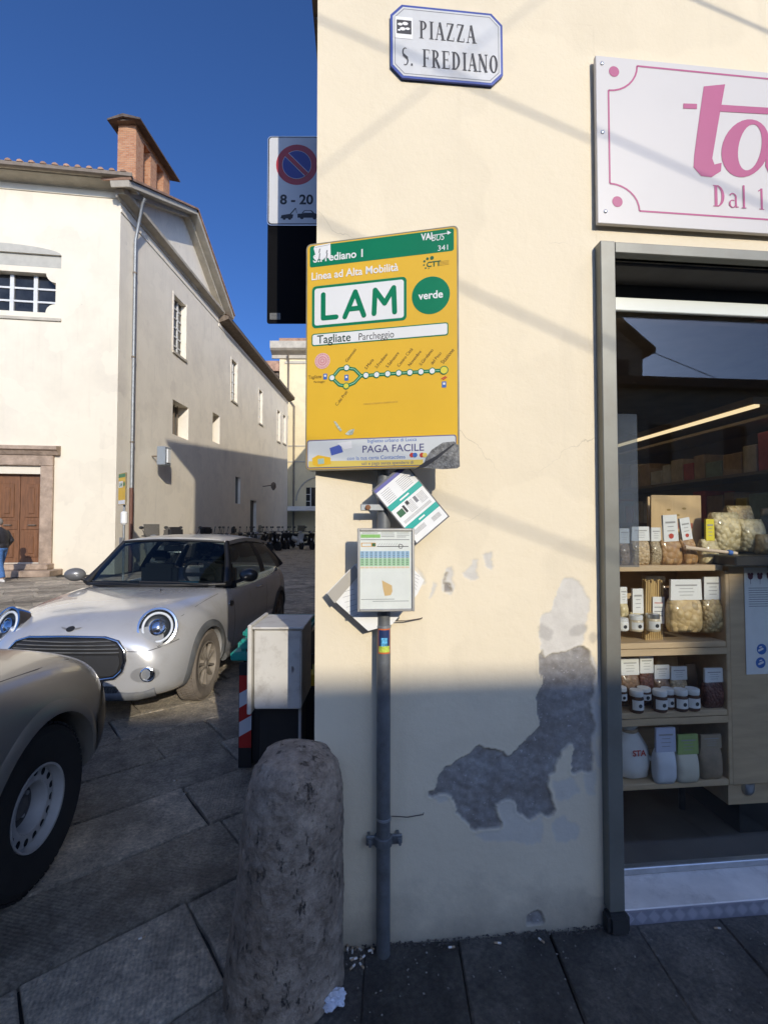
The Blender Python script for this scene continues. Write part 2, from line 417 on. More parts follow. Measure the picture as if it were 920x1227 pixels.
def plaster_mat(name, base, worn=False, dirty=(0.42, 0.36, 0.26), low=True, damt=0.35):
    m = bpy.data.materials.new(name); m.use_nodes = True; t = m.node_tree; p = t.nodes['Principled BSDF']; L = t.links.new
    p.inputs['Roughness'].default_value = 0.85; p.inputs['Specular IOR Level'].default_value = 0.25
    g = t.nodes.new('ShaderNodeNewGeometry'); vec = g.outputs['Position']
    def nz(scale, det=6, ro=.6, v=None):
        n = t.nodes.new('ShaderNodeTexNoise'); n.inputs['Scale'].default_value = scale; n.inputs['Detail'].default_value = det
        n.inputs['Roughness'].default_value = ro; L(v or vec, n.inputs['Vector']); return n.outputs['Fac']
    def mix(f, a, b):
        x = t.nodes.new('ShaderNodeMix'); x.data_type = 'RGBA'
        L(f, x.inputs['Factor']) 
        for k, s in (('A', a), ('B', b)):
            if isinstance(s, tuple): x.inputs[k].default_value = (*s, 1)
            else: L(s, x.inputs[k])
        return x.outputs['Result']
    def rng(f, a, b, c=0., d=1.):
        x = t.nodes.new('ShaderNodeMapRange'); x.inputs['From Min'].default_value = a; x.inputs['From Max'].default_value = b
        x.inputs['To Min'].default_value = c; x.inputs['To Max'].default_value = d; L(f, x.inputs['Value']); return x.outputs[0]
    col = mix(rng(nz(1.1, 7, .65), .3, .7), tuple(c * .93 for c in base), tuple(min(.9, c * 1.04) for c in base))
    col = mix(rng(nz(0.6, 9, .72), .52, .75, 0, damt), col, dirty)
    # rain streaks: noise drawn out downward
    mp = t.nodes.new('ShaderNodeMapping'); mp.inputs['Scale'].default_value = (7, 7, .5); L(vec, mp.inputs['Vector'])
    col = mix(rng(nz(1.0, 6, .6, mp.outputs[0]), .56, .8, 0, damt * .8), col, tuple(c * .72 for c in base))
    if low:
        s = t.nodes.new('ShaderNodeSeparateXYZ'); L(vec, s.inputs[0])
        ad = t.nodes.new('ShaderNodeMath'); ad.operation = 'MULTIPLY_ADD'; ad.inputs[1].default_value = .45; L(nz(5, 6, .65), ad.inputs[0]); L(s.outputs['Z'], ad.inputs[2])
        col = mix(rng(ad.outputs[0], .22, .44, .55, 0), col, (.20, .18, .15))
    # old repairs a shade apart, and hairline cracks where the coat has moved
    col = mix(rng(nz(.8, 3, .5), .555, .565, 0, .55), col, tuple(min(.9, c * 1.05) for c in base))
    dn = t.nodes.new('ShaderNodeTexNoise'); dn.inputs['Scale'].default_value = 3.0; dn.inputs['Detail'].default_value = 6; L(vec, dn.inputs['Vector'])
    dm = t.nodes.new('ShaderNodeVectorMath'); dm.operation = 'MULTIPLY_ADD'; dm.inputs[1].default_value = (.35, .35, .35); L(dn.outputs['Color'], dm.inputs[0]); L(vec, dm.inputs[2])
    vo = t.nodes.new('ShaderNodeTexVoronoi'); vo.feature = 'DISTANCE_TO_EDGE'; vo.inputs['Scale'].default_value = 1.1; L(dm.outputs[0], vo.inputs['Vector'])
    ck = t.nodes.new('ShaderNodeMath'); ck.operation = 'MULTIPLY'; L(rng(vo.outputs['Distance'], .0, .0022, .55, 0), ck.inputs[0]); L(rng(nz(1.3, 3, .5), .56, .64), ck.inputs[1])
    col = mix(ck.outputs[0], col, tuple(c * .45 for c in base))
    bump_h = nz(55, 6, .7)
    if worn:
        a = t.nodes.new('ShaderNodeAttribute'); a.attribute_name = 'wear'; sp = t.nodes.new('ShaderNodeSeparateColor'); L(a.outputs['Color'], sp.inputs[0])
        gr = mix(rng(nz(26, 8, .75), .3, .7), (.22, .21, .20), (.40, .385, .36)); gr = mix(rng(nz(7, 7, .7), .42, .62, 0, .7), gr, (.20, .175, .15))
        gr = mix(rng(nz(70, 3, .5), .66, .72), gr, (.44, .42, .40))
        col = mix(sp.outputs['Green'], col, mix(rng(nz(14, 6, .6), .3, .7), (.56, .53, .47), (.68, .65, .58)))
        col = mix(sp.outputs['Blue'], col, mix(rng(nz(9, 5, .6), .3, .7), (.50, .50, .49), (.60, .60, .57)))
        col = mix(sp.outputs['Red'], col, gr)
    L(col, p.inputs['Base Color'])
    b = t.nodes.new('ShaderNodeBump'); b.inputs['Distance'].default_value = .0014; L(bump_h, b.inputs['Height'])
    b2 = t.nodes.new('ShaderNodeBump'); b2.inputs['Distance'].default_value = .0025; b2.inputs['Strength'].default_value = .6; L(nz(3.5, 4, .5), b2.inputs['Height']); L(b.outputs[0], b2.inputs['Normal'])
    L(b2.outputs[0], p.inputs['Normal']); return m
M_WALL = plaster_mat('cream_plaster', (0.78, 0.685, 0.505), worn=True, dirty=(.62, .53, .38), damt=.3)
M_CHURCH = plaster_mat('church_plaster', (0.73, 0.66, 0.525), low=False, dirty=(.55, .50, .42), damt=.35)
M_SIDE = plaster_mat('church_side_plaster', (0.84, 0.77, 0.64), low=False, dirty=(.60, .54, .46), damt=.6)
M_YEL = plaster_mat('yellow_plaster', (0.74, 0.63, 0.40), low=False, dirty=(.5, .42, .28))
M_EAVE = mat('eave_timber', (0.16, 0.12, 0.085), 0.8, var=.3, vscale=6)
M_TILE = mat('roof_tile', (0.34, 0.20, 0.13), 0.85, var=.35, vscale=3, objvar=.2)
M_FRAME = mat('frame_paint', (0.20, 0.20, 0.17), 0.45, 0.2, var=.12, vscale=6, dirt=(.17, .15, .12), dscale=5, damt=.5)
M_DARKIN = mat('dark_soffit', (0.09, 0.085, 0.08), 0.8, var=.2)

CX = -0.085                      # corner of the building
HB = 13.1
bld = thing('corner_building', 'cream plastered corner house with the pink-lettered shop in its ground floor', 'building', (0, 0, 0))
# facade near the corner: fine sheet with the flaked plaster sunk into it
X0, X1, Z0, Z1, ST = CX, 1.045, -0.03, 3.62, 0.005
nx = int(round((X1 - X0) / ST)); nz_ = int(round((Z1 - Z0) / ST))
gx = np.linspace(X0, X1, nx + 1); gz = np.linspace(Z0, Z1, nz_ + 1)
GX, GZ = np.meshgrid(gx, gz)
def zpt(pts, sc, ox, oy):        # outline read off the photograph, on the wall
    out = []
    for a, b in pts:
        v = py_(ox + a / sc, oy + b / sc, 0.0); out.append((v.x, v.z))
    return out
def jag(n, amp, sc, seed):
    A = np.zeros(GX.shape); 
    rs = np.random.RandomState(seed)
    for o in range(6):
        f = sc * 2 ** o; ph = rs.rand(6, 3) * 6.28; d = rs.rand(6) * 6.28
        for k in range(6):
            A += np.sin(f * (np.cos(d[k]) * GX + np.sin(d[k]) * GZ) + ph[k, 0] + 1.7 * np.sin(.6 * f * (np.sin(d[k]) * GX - np.cos(d[k]) * GZ) + ph[k, 1])) / 2 ** o / 6
    return A * amp
JX, JZ = jag(0, .014, 38, 3), jag(0, .014, 38, 5)
def inside(poly):
    px = GX + JX; pz2 = GZ + JZ; r = np.zeros(GX.shape, bool); n = len(poly)
    for i in range(n):
        x1, y1 = poly[i]; x2, y2 = poly[(i + 1) % n]
        c = ((y1 > pz2) != (y2 > pz2)); xi = (x2 - x1) * (pz2 - y1) / (y2 - y1 + 1e-12) + x1
        r ^= c & (px < xi)
    return r
def soft(b, it=1):
    a = b.astype(float)
    for _ in range(it):
        p = np.pad(a, 1, mode='edge'); a = (p[1:-1, 1:-1] * 4 + p[:-2, 1:-1] + p[2:, 1:-1] + p[1:-1, :-2] + p[1:-1, 2:]) / 8
    return a
S5 = (2.668, 490, 660)
grey = inside(zpt([(55,765),(75,760),(100,720),(150,665),(225,628),(260,632),(310,655),(350,630),(385,590),(410,545),(415,500),(410,465),(420,440),(430,420),(425,380),(430,345),(470,325),(540,308),(575,320),(590,360),(595,400),(585,430),(590,520),(585,600),(590,650),(580,715),(520,710),(515,680),(525,640),(520,615),(490,640),(470,680),(465,715),(450,730),(450,790),(465,830),(450,850),(420,845),(380,865),(350,840),(335,800),(310,800),(275,815),(275,840),(295,880),(250,890),(200,895),(185,865),(150,835),(135,780),(110,768),(70,790),(55,780)], *S5))
for q in ([(372,1190),(378,1168),(400,1158),(425,1165),(430,1200)], [(416,330),(430,318),(434,345),(424,410),(416,400)], [(112,75),(124,78),(120,100),(140,108),(142,130),(122,134)]):
    grey |= inside(zpt(q, *S5))
spots = np.zeros(GX.shape, bool)
for q in ([(408,240),(425,232),(455,255),(458,285),(440,292),(420,275)], [(520,250),(535,232),(568,232),(570,262),(545,280),(522,272)], [(578,268),(590,260),(600,270),(596,292),(582,294)]): spots |= inside(zpt(q, *S5))
pale = inside(zpt([(490,85),(520,80),(560,120),(578,160),(570,210),(560,235),(570,260),(550,310),(430,345),(420,300),(415,270),(415,235),(425,210),(450,190),(480,130)], *S5))
for q in ([(170,70),(205,25),(225,30),(215,60),(225,95),(205,102)], [(240,15),(262,0),(268,30),(258,58),(246,45)], [(575,330),(600,340),(610,420),(600,520),(588,640),(580,420)], [(20,50),(45,80),(50,100),(25,110)], [(300,650),(360,635),(355,670),(325,720),(318,690)], [(108,60),(135,55),(150,110),(140,140),(112,130)], [(70,100),(85,110),(82,140),(70,150)]):
    pale |= inside(zpt(q, *S5))
blue = inside(zpt([(275,812),(312,798),(338,800),(352,842),(382,868),(430,850),(420,935),(330,930),(240,930),(205,905),(255,895),(298,884)], *S5))
for q in ([(470,735),(520,720),(545,770),(500,805),(462,790)], [(460,870),(500,845),(540,890),(530,930),(470,925)], [(560,715),(595,700),(600,780),(565,770)], [(60,785),(112,772),(132,790),(90,812)], [(590,480),(612,500),(606,700),(594,690)]):
    blue |= inside(zpt(q, *S5))
def dil(b, n):
    for _ in range(n):
        p = np.pad(b, 1); b = p[1:-1, 1:-1] | p[:-2, 1:-1] | p[2:, 1:-1] | p[1:-1, :-2] | p[1:-1, 2:]
    return b
rough_lo = jag(0, .0010, 7, 21) + jag(0, .00035, 70, 22)
Yd = rough_lo.copy()
Yd += soft(grey, 0) * .007 + soft(pale & ~grey, 1) * .002 + soft(blue & ~grey, 2) * .0006
Yd += soft(grey, 0) * (jag(0, .004, 90, 31))
lip = (dil(grey, 2) & ~grey); Yd -= soft(lip, 0) * .0010          # the paint curls at its edge
Yd[:, 0] = 0; Yd[0, :] = 0; Yd[-1, :] = 0; Yd[:, -1] = 0
co = np.stack([GX, Yd, GZ], -1).reshape(-1, 3).astype(np.float32)
idx = np.arange((nx + 1) * (nz_ + 1)).reshape(nz_ + 1, nx + 1)
quad = np.stack([idx[:-1, :-1], idx[:-1, 1:], idx[1:, 1:], idx[1:, :-1]], -1).reshape(-1, 4)
me = bpy.data.meshes.new('mesh'); me.vertices.add(len(co)); me.vertices.foreach_set('co', co.ravel())
me.loops.add(quad.size); me.loops.foreach_set('vertex_index', quad.ravel().astype(np.int32))
me.polygons.add(len(quad)); me.polygons.foreach_set('loop_start', np.arange(0, quad.size, 4, dtype=np.int32)); me.polygons.foreach_set('loop_total', np.full(len(quad), 4, np.int32))
me.update(calc_edges=True); me.validate()
ca = me.color_attributes.new('wear', 'FLOAT_COLOR', 'POINT')
wc = np.stack([np.maximum(soft(grey, 1), soft(spots, 2) * .42), soft(pale & ~grey, 1), soft(blue & ~grey, 2) * .5, np.ones(GX.shape)], -1).astype(np.float32)
ca.data.foreach_set('color', wc.ravel())
for p in me.polygons: p.use_smooth = True
link('flaked_wall', me, bld, M_WALL)
OPEN_X0, OPEN_X1, OPEN_Z = 1.094, 3.9, 2.645
wall_holes('wall', X1, 6.5, -0.03, Z1, [(OPEN_X0, OPEN_X1, -0.03, OPEN_Z, 0.2)], None, M_WALL, bld)
wall_holes('upper_wall', CX, 6.5, Z1, HB, [(2.2, 3.3, 5.2, 7.0), (2.2, 3.3, 8.6, 10.4)], None, M_WALL, bld)
SANG = R(2.4)
Ms = Matrix.Translation((CX, 0, 0)) @ Matrix.Rotation(R(90) - SANG, 4, 'Z')
bm = bmesh.new(); L_ = 34
for q in ((0, -.03), (L_, -.03), (L_, HB), (0, HB)): bm.verts.new(Ms @ Vector((q[0], 0, q[1])))
bm.faces.new(list(bm.verts)[::-1]); link('side_wall', bm_mesh(bm), bld, plaster_mat('brown_plaster', (.34, .25, .16), low=False, dirty=(.24, .18, .12)))  # unseen from the camera; brown chosen to darken and warm the alley's shade
bm = bmesh.new(); e = Ms @ Vector((L_, 0, 0))
for q in ((e.x, e.y, -.03), (6.5, e.y, -.03), (6.5, e.y, HB), (e.x, e.y, HB)): bm.verts.new(q)
bm.faces.new(list(bm.verts)); link('rear_wall', bm_mesh(bm), bld, M_WALL)
bm = bmesh.new()
for q in ((6.5, 0, -.03), (6.5, e.y, -.03), (6.5, e.y, HB), (6.5, 0, HB)): bm.verts.new(q)
bm.faces.new(list(bm.verts)); link('end_wall', bm_mesh(bm), bld, M_WALL)
# deep eaves on the two street sides, tiled roof behind
OV = 0.90
def off(d, a):                    # point d along the side wall, a outside it
    p = Ms @ Vector((d, 0, 0)); nrm = Vector((-math.cos(SANG), math.sin(SANG), 0)); return p + nrm * a
c0 = Vector((CX - OV, -OV, 0)); c1 = off(L_, OV)
bm = bmesh.new()
lo = [Vector((c0.x, c0.y, HB)), Vector((7.2, -OV, HB)), Vector((7.2, e.y + .5, HB)), Vector((c1.x, c1.y, HB))]
a = [bm.verts.new(v) for v in lo]; b = [bm.verts.new(v + Vector((0, 0, .16))) for v in lo]
top = [bm.verts.new((3.2, 3.5, HB + 1.9)), bm.verts.new((3.6, e.y - 3, HB + 1.9))]
bm.faces.new(a); 
for i in range(4): bm.faces.new((a[i], b[i], b[(i + 1) % 4], a[(i + 1) % 4]))
bm.faces.new((b[0], b[1], top[0])); bm.faces.new((b[1], b[2], top[1], top[0])); bm.faces.new((b[2], b[3], top[1])); bm.faces.new((b[3], b[0], top[0], top[1]))
link('roof', bm_mesh(bm), bld, M_EAVE)
for i in range(12):               # rafter ends under the side eave
    p0 = off(1 + i * 1.1, 0.0); p1 = off(1 + i * 1.1, OV - .06)
    tube('rafter', [p0 + Vector((0, 0, HB - .07)), p1 + Vector((0, 0, HB - .07))], .06, M_EAVE, bld, 4)
for zz in (5.2, 8.6):
    f = box('window', (2.2, .12, zz), (3.3, .15, zz + 1.8), mat('shutter_green', (.05, .09, .06), .6), bld)

# --- shop window frame, proud of the wall
fr = link('shop_frame', None, bld) if False else None
def part_box(n, lo, hi, m, par=None, bv=.003): return box(n, lo, hi, m, par or bld, bv)
part_box('frame_post', (1.034, -.042, .078), (1.096, .02, 2.690), M_FRAME)
part_box('frame_head', (1.0965, -.040, 2.645), (3.95, .02, 2.689), M_FRAME)
part_box('frame_post', (3.8985, -.038, .0), (3.952, .019, 2.6145), M_FRAME)
fb = bmesh.new(); bm_box(fb, (1.022, -.062, .0), (1.108, -.002, .076), None, .012, 2)
link('frame_foot', bm_mesh(fb, True, 40), bld, mat('cast_iron', (.06, .06, .058), .6, .4, var=.3))
part_box('soffit_board', (1.097, .021, 2.630), (3.897, .198, 2.644), M_DARKIN)
part_box('shutter_housing', (1.098, .169, 2.567), (3.896, .30, 2.629), mat('housing', (.03, .03, .03), .7))
part_box('shutter_bar', (1.099, .150, 2.504), (3.895, .168, 2.563), mat('bar_white', (.66, .70, .66), .35, var=.03))
part_box('glazing_rail', (1.098, .172, .050), (3.896, .205, .078), M_STEEL)
# doorstep of pale marble with a chequer-plate nosing
M_MARB = mat('marble', (.78, .74, .70), .45, var=.16, vscale=5, dirt=(.25, .22, .2), dscale=4, damt=.7, bump=.0012, bscale=30)
M_PLATE = mat('chequer_plate', (.36, .36, .42), .4, .3, var=.15)
st = part_box('doorstep', (1.110, .0, -.02), (3.89, .230, .049), M_MARB, None, .004)
pl = part_box('nosing_plate', (1.110, -.009, -.01), (3.89, -.0005, .046), M_PLATE, None, 0)
bm = bmesh.new()
for i in range(52):
    cx = 1.130 + i * .053
    for s in range(5):
        t = (s - 2) * .0055
        pts = [(cx + t - .011, .024 - t - .011), (cx + t + .011, .024 - t + .011)]
        v = bar(pts[0], pts[1], .0026); f = bm.faces.new([bm.verts.new((q[0], -.0102, q[1])) for q in v])
link('plate_tread', bm_mesh(bm), pl, mat('tread', (.80, .79, .84), .4))
# the pane
M_PANE = glass_mat('shop_glass', (.95, .96, .95), 1.52, 0.0, .0015, (.6, .55, .46))
pane = part_box('window_pane', (1.099, .184, .079), (3.895, .190, 2.503), M_PANE, None, 0)
ac = part_box('acrylic_strip', (1.100, .196, 1.37), (1.334, .199, 2.055), glass_mat('acrylic', (.7, .74, .8), 1.5, .03, .10, (.45, .5, .6)), None, 0)
# =================================================================== lettering in a condensed roman
TT, tt, SR = .155, .05, .075
def ring(cx, cz, rx, rz, a0, a1, T=TT, t=tt, n=14):
    out = []
    for k in range(n):
        p, q = R(a0 + (a1 - a0) * k / n), R(a0 + (a1 - a0) * (k + 1) / n)
        f = lambda a, x, z: (cx + x * math.cos(a), cz + z * math.sin(a))
        out.append([f(p, rx, rz), f(q, rx, rz), f(q, rx - T, rz - t), f(p, rx - T, rz - t)])
    return out
def srf(x, z, wd=TT): return [[(x - wd / 2 - SR, z - .018), (x + wd / 2 + SR, z - .018), (x + wd / 2 + SR, z + .018), (x - wd / 2 - SR, z + .018)]]
def stem(x, wd=TT, z0=0., z1=1.): return [[(x - wd / 2, z0), (x + wd / 2, z0), (x + wd / 2, z1), (x - wd / 2, z1)]] + srf(x, z0 + .018, wd) + srf(x, z1 - .018, wd)
def glyph(c):
    if c == 'I': return stem(.16), .32
    if c == 'P': return stem(.16) + ring(.22, .74, .30, .26, -90, 90), .58
    if c == 'R': return stem(.16) + ring(.22, .75, .29, .25, -90, 90) + [bar((.30, .50), (.55, .0), TT)] , .64
    if c == 'A': return [bar((.08, 0), (.30, 1), tt), bar((.31, 1), (.54, 0), TT), [(.17, .32), (.45, .32), (.45, .36), (.17, .36)]] + srf(.08, .018, tt) + srf(.54, .018), .64
    if c == 'Z': return [bar((.09, .02), (.46, .98), TT), [(.06, .955), (.52, .955), (.52, 1), (.06, 1)], [(.06, 0), (.54, 0), (.54, .045), (.06, .045)], [(.06, .8), (.09, .8), (.09, .96), (.06, .96)], [(.51, .04), (.54, .04), (.54, .22), (.51, .22)]], .60
    if c == 'S': return ring(.27, .74, .21, .26, 60, 235, .10, .05) + ring(.27, .26, .22, .26, -120, 55, .10, .05) + [bar((.13, .60), (.43, .40), TT)], .52
    if c == 'F': return stem(.16) + [[(.16, .955), (.52, .955), (.52, 1), (.16, 1)], [(.49, .78), (.52, .78), (.52, .96), (.49, .96)], [(.2, .49), (.42, .49), (.42, .53), (.2, .53)], [(.40, .42), (.43, .42), (.43, .60), (.40, .60)]], .56
    if c == 'E': return glyph('F')[0] + [[(.16, 0), (.55, 0), (.55, .045), (.16, .045)], [(.52, .04), (.55, .04), (.55, .24), (.52, .24)]], .60
    if c == 'D': return stem(.16) + ring(.20, .5, .40, .5, -90, 90, TT, .045), .68
    if c == 'N': return stem(.10, tt) + stem(.56, tt) + [bar((.10, 1), (.56, 0), TT)], .68
    if c == 'O': return ring(.33, .5, .29, .5, 0, 360, TT, .045, 26), .66
    if c == '.': return [[(.06, 0), (.18, 0), (.18, .13), (.06, .13)]], .34
    if c == 'a': return [[(.36, .06), (.46, .06), (.46, .50), (.36, .50)], [(.40, 0), (.56, .03), (.56, .06), (.40, .07)]] + ring(.25, .48, .21, .21, 0, 150, .09, .05) + ring(.24, .18, .20, .19, 60, 330, .09, .04), .58
    if c == 'l': return [[(.1, 0), (.2, 0), (.2, 1.08), (.1, 1.08)]] + srf(.15, .018, .1), .30
    if c == '1': return [[(.2, 0), (.31, 0), (.31, 1), (.2, 1)], bar((.08, .86), (.25, .97), .05)] + srf(.25, .018, .11), .44
    return [], .34
def roman(name, s, x, z, h, m, parent, y, sx=1.0, track=0.0):
    ps = []; cx = 0
    for c in s:
        g, ad = glyph(c)
        ps += [[(x + (cx + p[0]) * h * sx, z + p[1] * h) for p in q] for q in g]; cx += ad + track
    return strokes(name, ps, m, parent, y, .00002)

# =================================================================== street name plate
M_PLAQ = mat('enamel_white', (.60, .60, .58), .3, var=.06, vscale=8, dirt=(.42, .38, .32), dscale=6, damt=.4)
M_BLUE = mat('enamel_blue', (.03, .06, .30), .35, var=.2)
pl0, pl1 = Vector((py_(468, 55, -.01).x, 0, py_(535, 98.5, -.01).z)), Vector((py_(602, 55, -.01).x, 0, py_(535, 12, -.01).z))
PW, PH = pl1.x - pl0.x, pl1.z - pl0.z
plate = thing('street_name_plate', 'white marble street plate lettered PIAZZA S. FREDIANO with blue rim, high on cream wall', 'street sign', (pl0.x, -.004, pl0.z))
plate.rotation_euler = (0, R(-0.3), 0)
def octo(i, c): return [(i + c, i), (PW - i - c, i), (PW - i, i + c), (PW - i, PH - i - c), (PW - i - c, PH - i), (i + c, PH - i), (i, PH - i - c), (i, i + c)]
prism('plate_body', octo(0, .045), -.008, 0, M_BLUE, plate)
flat('plate_face', octo(.009, .041), -.0086, M_PLAQ, plate)
bm = bmesh.new()
for a, b in ((.016, .0185),):
    o1, o2 = octo(a, .037), octo(b, .036)
    for i in range(8):
        j = (i + 1) % 8; bm.faces.new([bm.verts.new((q[0], -.0090, q[1])) for q in (o1[i], o1[j], o2[j], o2[i])])
link('rim_line', bm_mesh(bm), plate, M_INK2)
PYL = -.0092
roman('lettering', 'PIAZZA', .113, .165, .072, M_INK, plate, PYL, .82, .10)
roman('lettering', 'S.', .042, .050, .072, M_INK, plate, PYL, .80, .08); roman('lettering', 'FREDIANO', .042 + (.52 + .34 + .34 + .24) * .072 * .80, .050, .072, M_INK, plate, PYL, .80, .08)
stk = flat('sticker', rrect(.018, .158, .088, .245, .002, 1), -.0096, M_PAPER, plate)
flat('sticker_print', rrect(.024, .176, .083, .232, .001, 1), -.0099, M_INK, stk)
for (a, b, c) in ((.038, .214, .010), (.058, .218, .012), (.048, .196, .012), (.068, .198, .009), (.034, .190, .006)):
    flat('sticker_print', circ(a, b, c, 7, c * .6), -.0101 - a * .001, M_PAPER, stk)

# =================================================================== shop sign board
M_SIGN = mat('sign_board', (.57, .545, .52), .38, var=.03, vscale=3, dirt=(.55, .50, .45), dscale=3, damt=.25)
M_PINK = mat('sign_pink', (.38, .05, .165), .45, var=.05)
s0 = py_(716, 267, -.03); s1 = py_(713, 66, -.03)
SX, SZ0, SZ1 = s0.x, s0.z, s1.z; SH = SZ1 - SZ0; SW = 2.6
sgn = thing('shop_sign', 'white shop sign board with pink border and large pink letters above the display window', 'shop sign', (SX, -.012, SZ0))
box('board', (0, -.018, 0), (SW, 0, SH), M_SIGN, sgn, .002)
k8 = lambda x, y: (lambda v: (v.x - SX, v.z - SZ0))(py_(450 + x / 1.957, y / 1.957, -.03))
yb = -.0188
bl = k8(545, 430); tl = k8(545, 212); bt = k8(620, 495); tp = k8(612, 155)
lx = tl[0]; rx_ = tp[0]; top_z = tp[1]; bot_z = bt[1]
bm = bmesh.new()
def ln(bm, a, b, wd=.0075): bm.faces.new([bm.verts.new((q[0], yb, q[1])) for q in bar(a, b, wd)])
ln(bm, (lx, bl[1]), (lx, tl[1])); ln(bm, (rx_, top_z), (SW - .12, top_z)); ln(bm, (rx_, bot_z), (SW - .12, bot_z))
for (cz, s) in ((top_z, -1), (bot_z, 1)):
    rz_ = (tl[1] - top_z) if s < 0 else (bl[1] - bot_z); pts = []
    for k in range(9):
        a = R(90 * k / 8); pts.append((lx + (rx_ - lx) * math.sin(a) , cz + rz_ * math.cos(a)))
    for a, b in zip(pts, pts[1:]): ln(bm, a, b)
link('border_line', bm_mesh(bm), sgn, M_PINK)
for q in (k8(558, 168), k8(566, 473)): flat('border_dot', circ(q[0], q[1], .022), yb - .0001, M_PINK, sgn)
for q in (k8(530, 149), k8(531, 310), k8(538, 496)):
    lathe('screw', [(.0075, 0), (.0075, .002), (.004, .004)], M_STEEL, sgn, 10, Matrix.Translation((q[0], -.018, q[1])) @ Matrix.Rotation(R(90), 4, 'X'))
def kp(pts): return [k8(*p) for p in pts]
tpoly = kp([(768,203),(818,198),(800,300),(788,372),(793,386),(810,382),(808,402),(786,416),(762,413),(744,393),(746,362),(757,280)])
strokes('lettering', [tpoly, kp([(720,243),(720,255),(752,256),(752,244)]), kp([(806,246),(806,262),(980,272),(980,257)])], M_PINK, sgn, yb - .0003, .0002)
outer, inner = [], []
for k in range(30):
    a = 2 * math.pi * k / 30; sh = .28
    ex, ez = 56 * math.cos(a), 68 * math.sin(a); outer.append((866 + ex + sh * ez * .5, 348 - ez))
    ex, ez = 27 * math.cos(a), 54 * math.sin(a); inner.append((876 + ex + sh * ez * .5, 346 - ez))
rg = [kp([outer[i], outer[(i + 1) % 30], inner[(i + 1) % 30], inner[i]]) for i in range(30)]
strokes('lettering', rg + [kp([(925,284),(968,280),(952,372),(958,388),(975,384),(972,402),(950,416),(922,410),(912,390),(914,360)])], M_PINK, sgn, yb - .0003, .00001)
b0 = k8(790, 484); hD = k8(790, 434)[1] - b0[1]; roman('lettering', 'Dal', b0[0], b0[1], hD, M_PINK, sgn, yb - .0003, .95, .10); roman('lettering', '1', b0[0] + (.68 + .58 + .30 + .34 + .40) * hD * .95, b0[1], hD, M_PINK, sgn, yb - .0003, .95, .10)

# =================================================================== bus stop pole and its boards
M_POLE = mat('pole_paint', (.17, .18, .185), .5, .35, var=.2, vscale=14, dirt=(.07, .06, .05), dscale=8, damt=.7)
PX, PYW = py_(459, 800, -.045).x, -.045
pole = thing('bus_stop_pole', 'grey steel pole clamped to the cream wall, carrying the bus stop boards', 'pole', (PX, PYW, 0))
tube('post', [(0, 0, -.02), (.002, 0, 1.2), (.004, 0, 2.45)], .0255, M_POLE, pole, 18)
for zz in (py_(459, 1012, -.07).z,):
    box('clamp_plate', (-.062, -.002, zz - .018), (.070, .010, zz + .016), M_POLE, pole, .003)
    lathe('clamp_ring', [(.031, -.016), (.033, -.014), (.033, .014), (.031, .016)], M_POLE, pole, 20, Matrix.Translation((0, 0, zz)))
    for sx in (-.05, .058):
        lathe('bolt', [(.009, 0), (.009, .012), (.005, .013), (.005, .03)], M_POLE, pole, 6, Matrix.Translation((sx, -.002, zz)) @ Matrix.Rotation(R(90), 4, 'X'))
        box('clamp_stud', (sx - .005, .0105, zz - .005), (sx + .005, .050, zz + .005), M_POLE, pole)
for zz in (py_(459, 752, -.07).z, py_(459, 985, -.07).z, 1.66):
    lathe('strap', [(.0262, -.005), (.0275, -.004), (.0275, .004), (.0262, .005)], M_GALV, pole, 18, Matrix.Translation((.002, 0, zz)))
bk = py_(440, 608, -.07)
box('bracket', (bk.x - PX - .025, -.034, bk.z - .012), (.0, -.026, bk.z + .012), M_GALV, pole, .002)
lathe('bolt', [(.010, 0), (.010, .008), (.006, .009)], mat('rusty', (.25, .11, .05), .8, var=.3), pole, 8, Matrix.Translation((bk.x - PX + .002, -.034, bk.z)) @ Matrix.Rotation(R(90), 4, 'X'))
for zz in (1.95, 2.38): box('board_bracket', (-.02, -.040, zz), (.02, -.0265, zz + .03), M_GALV, pole)
# sticker wrapped round the pole
sk0 = py_(459, 786, -.095).z; sk1 = py_(459, 755, -.095).z
def wrap(name, z0, z1, r, a0, a1, m, par):
    bm = bmesh.new(); n = 10; ra = []
    for k in range(n + 1):
        a = R(a0 + (a1 - a0) * k / n)
        ra.append((bm.verts.new((r * math.cos(a) + .002, r * math.sin(a), z0)), bm.verts.new((r * math.cos(a) + .002, r * math.sin(a), z1))))
    for k in range(n): bm.faces.new((ra[k][0], ra[k + 1][0], ra[k + 1][1], ra[k][1]))
    return link(name, bm_mesh(bm, True), par, m)
stx = wrap('sticker', sk0, sk1, .0262, 215, 325, mat('sticker_orange', (.6, .16, .05), .4), pole)
wrap('sticker_print', sk0 + .006, sk1 - .006, .0266, 222, 318, mat('sticker_night', (.02, .04, .12), .4), stx)
wrap('sticker_print', sk0 + .006, sk0 + .028, .0269, 224, 316, mat('sticker_lime', (.45, .55, .08), .4, var=.5, vscale=60), stx)
wrap('sticker_print', sk0 + .022, sk0 + .058, .0268, 245, 295, mat('sticker_cyan', (.10, .35, .55), .4, var=.8, vscale=90), stx)

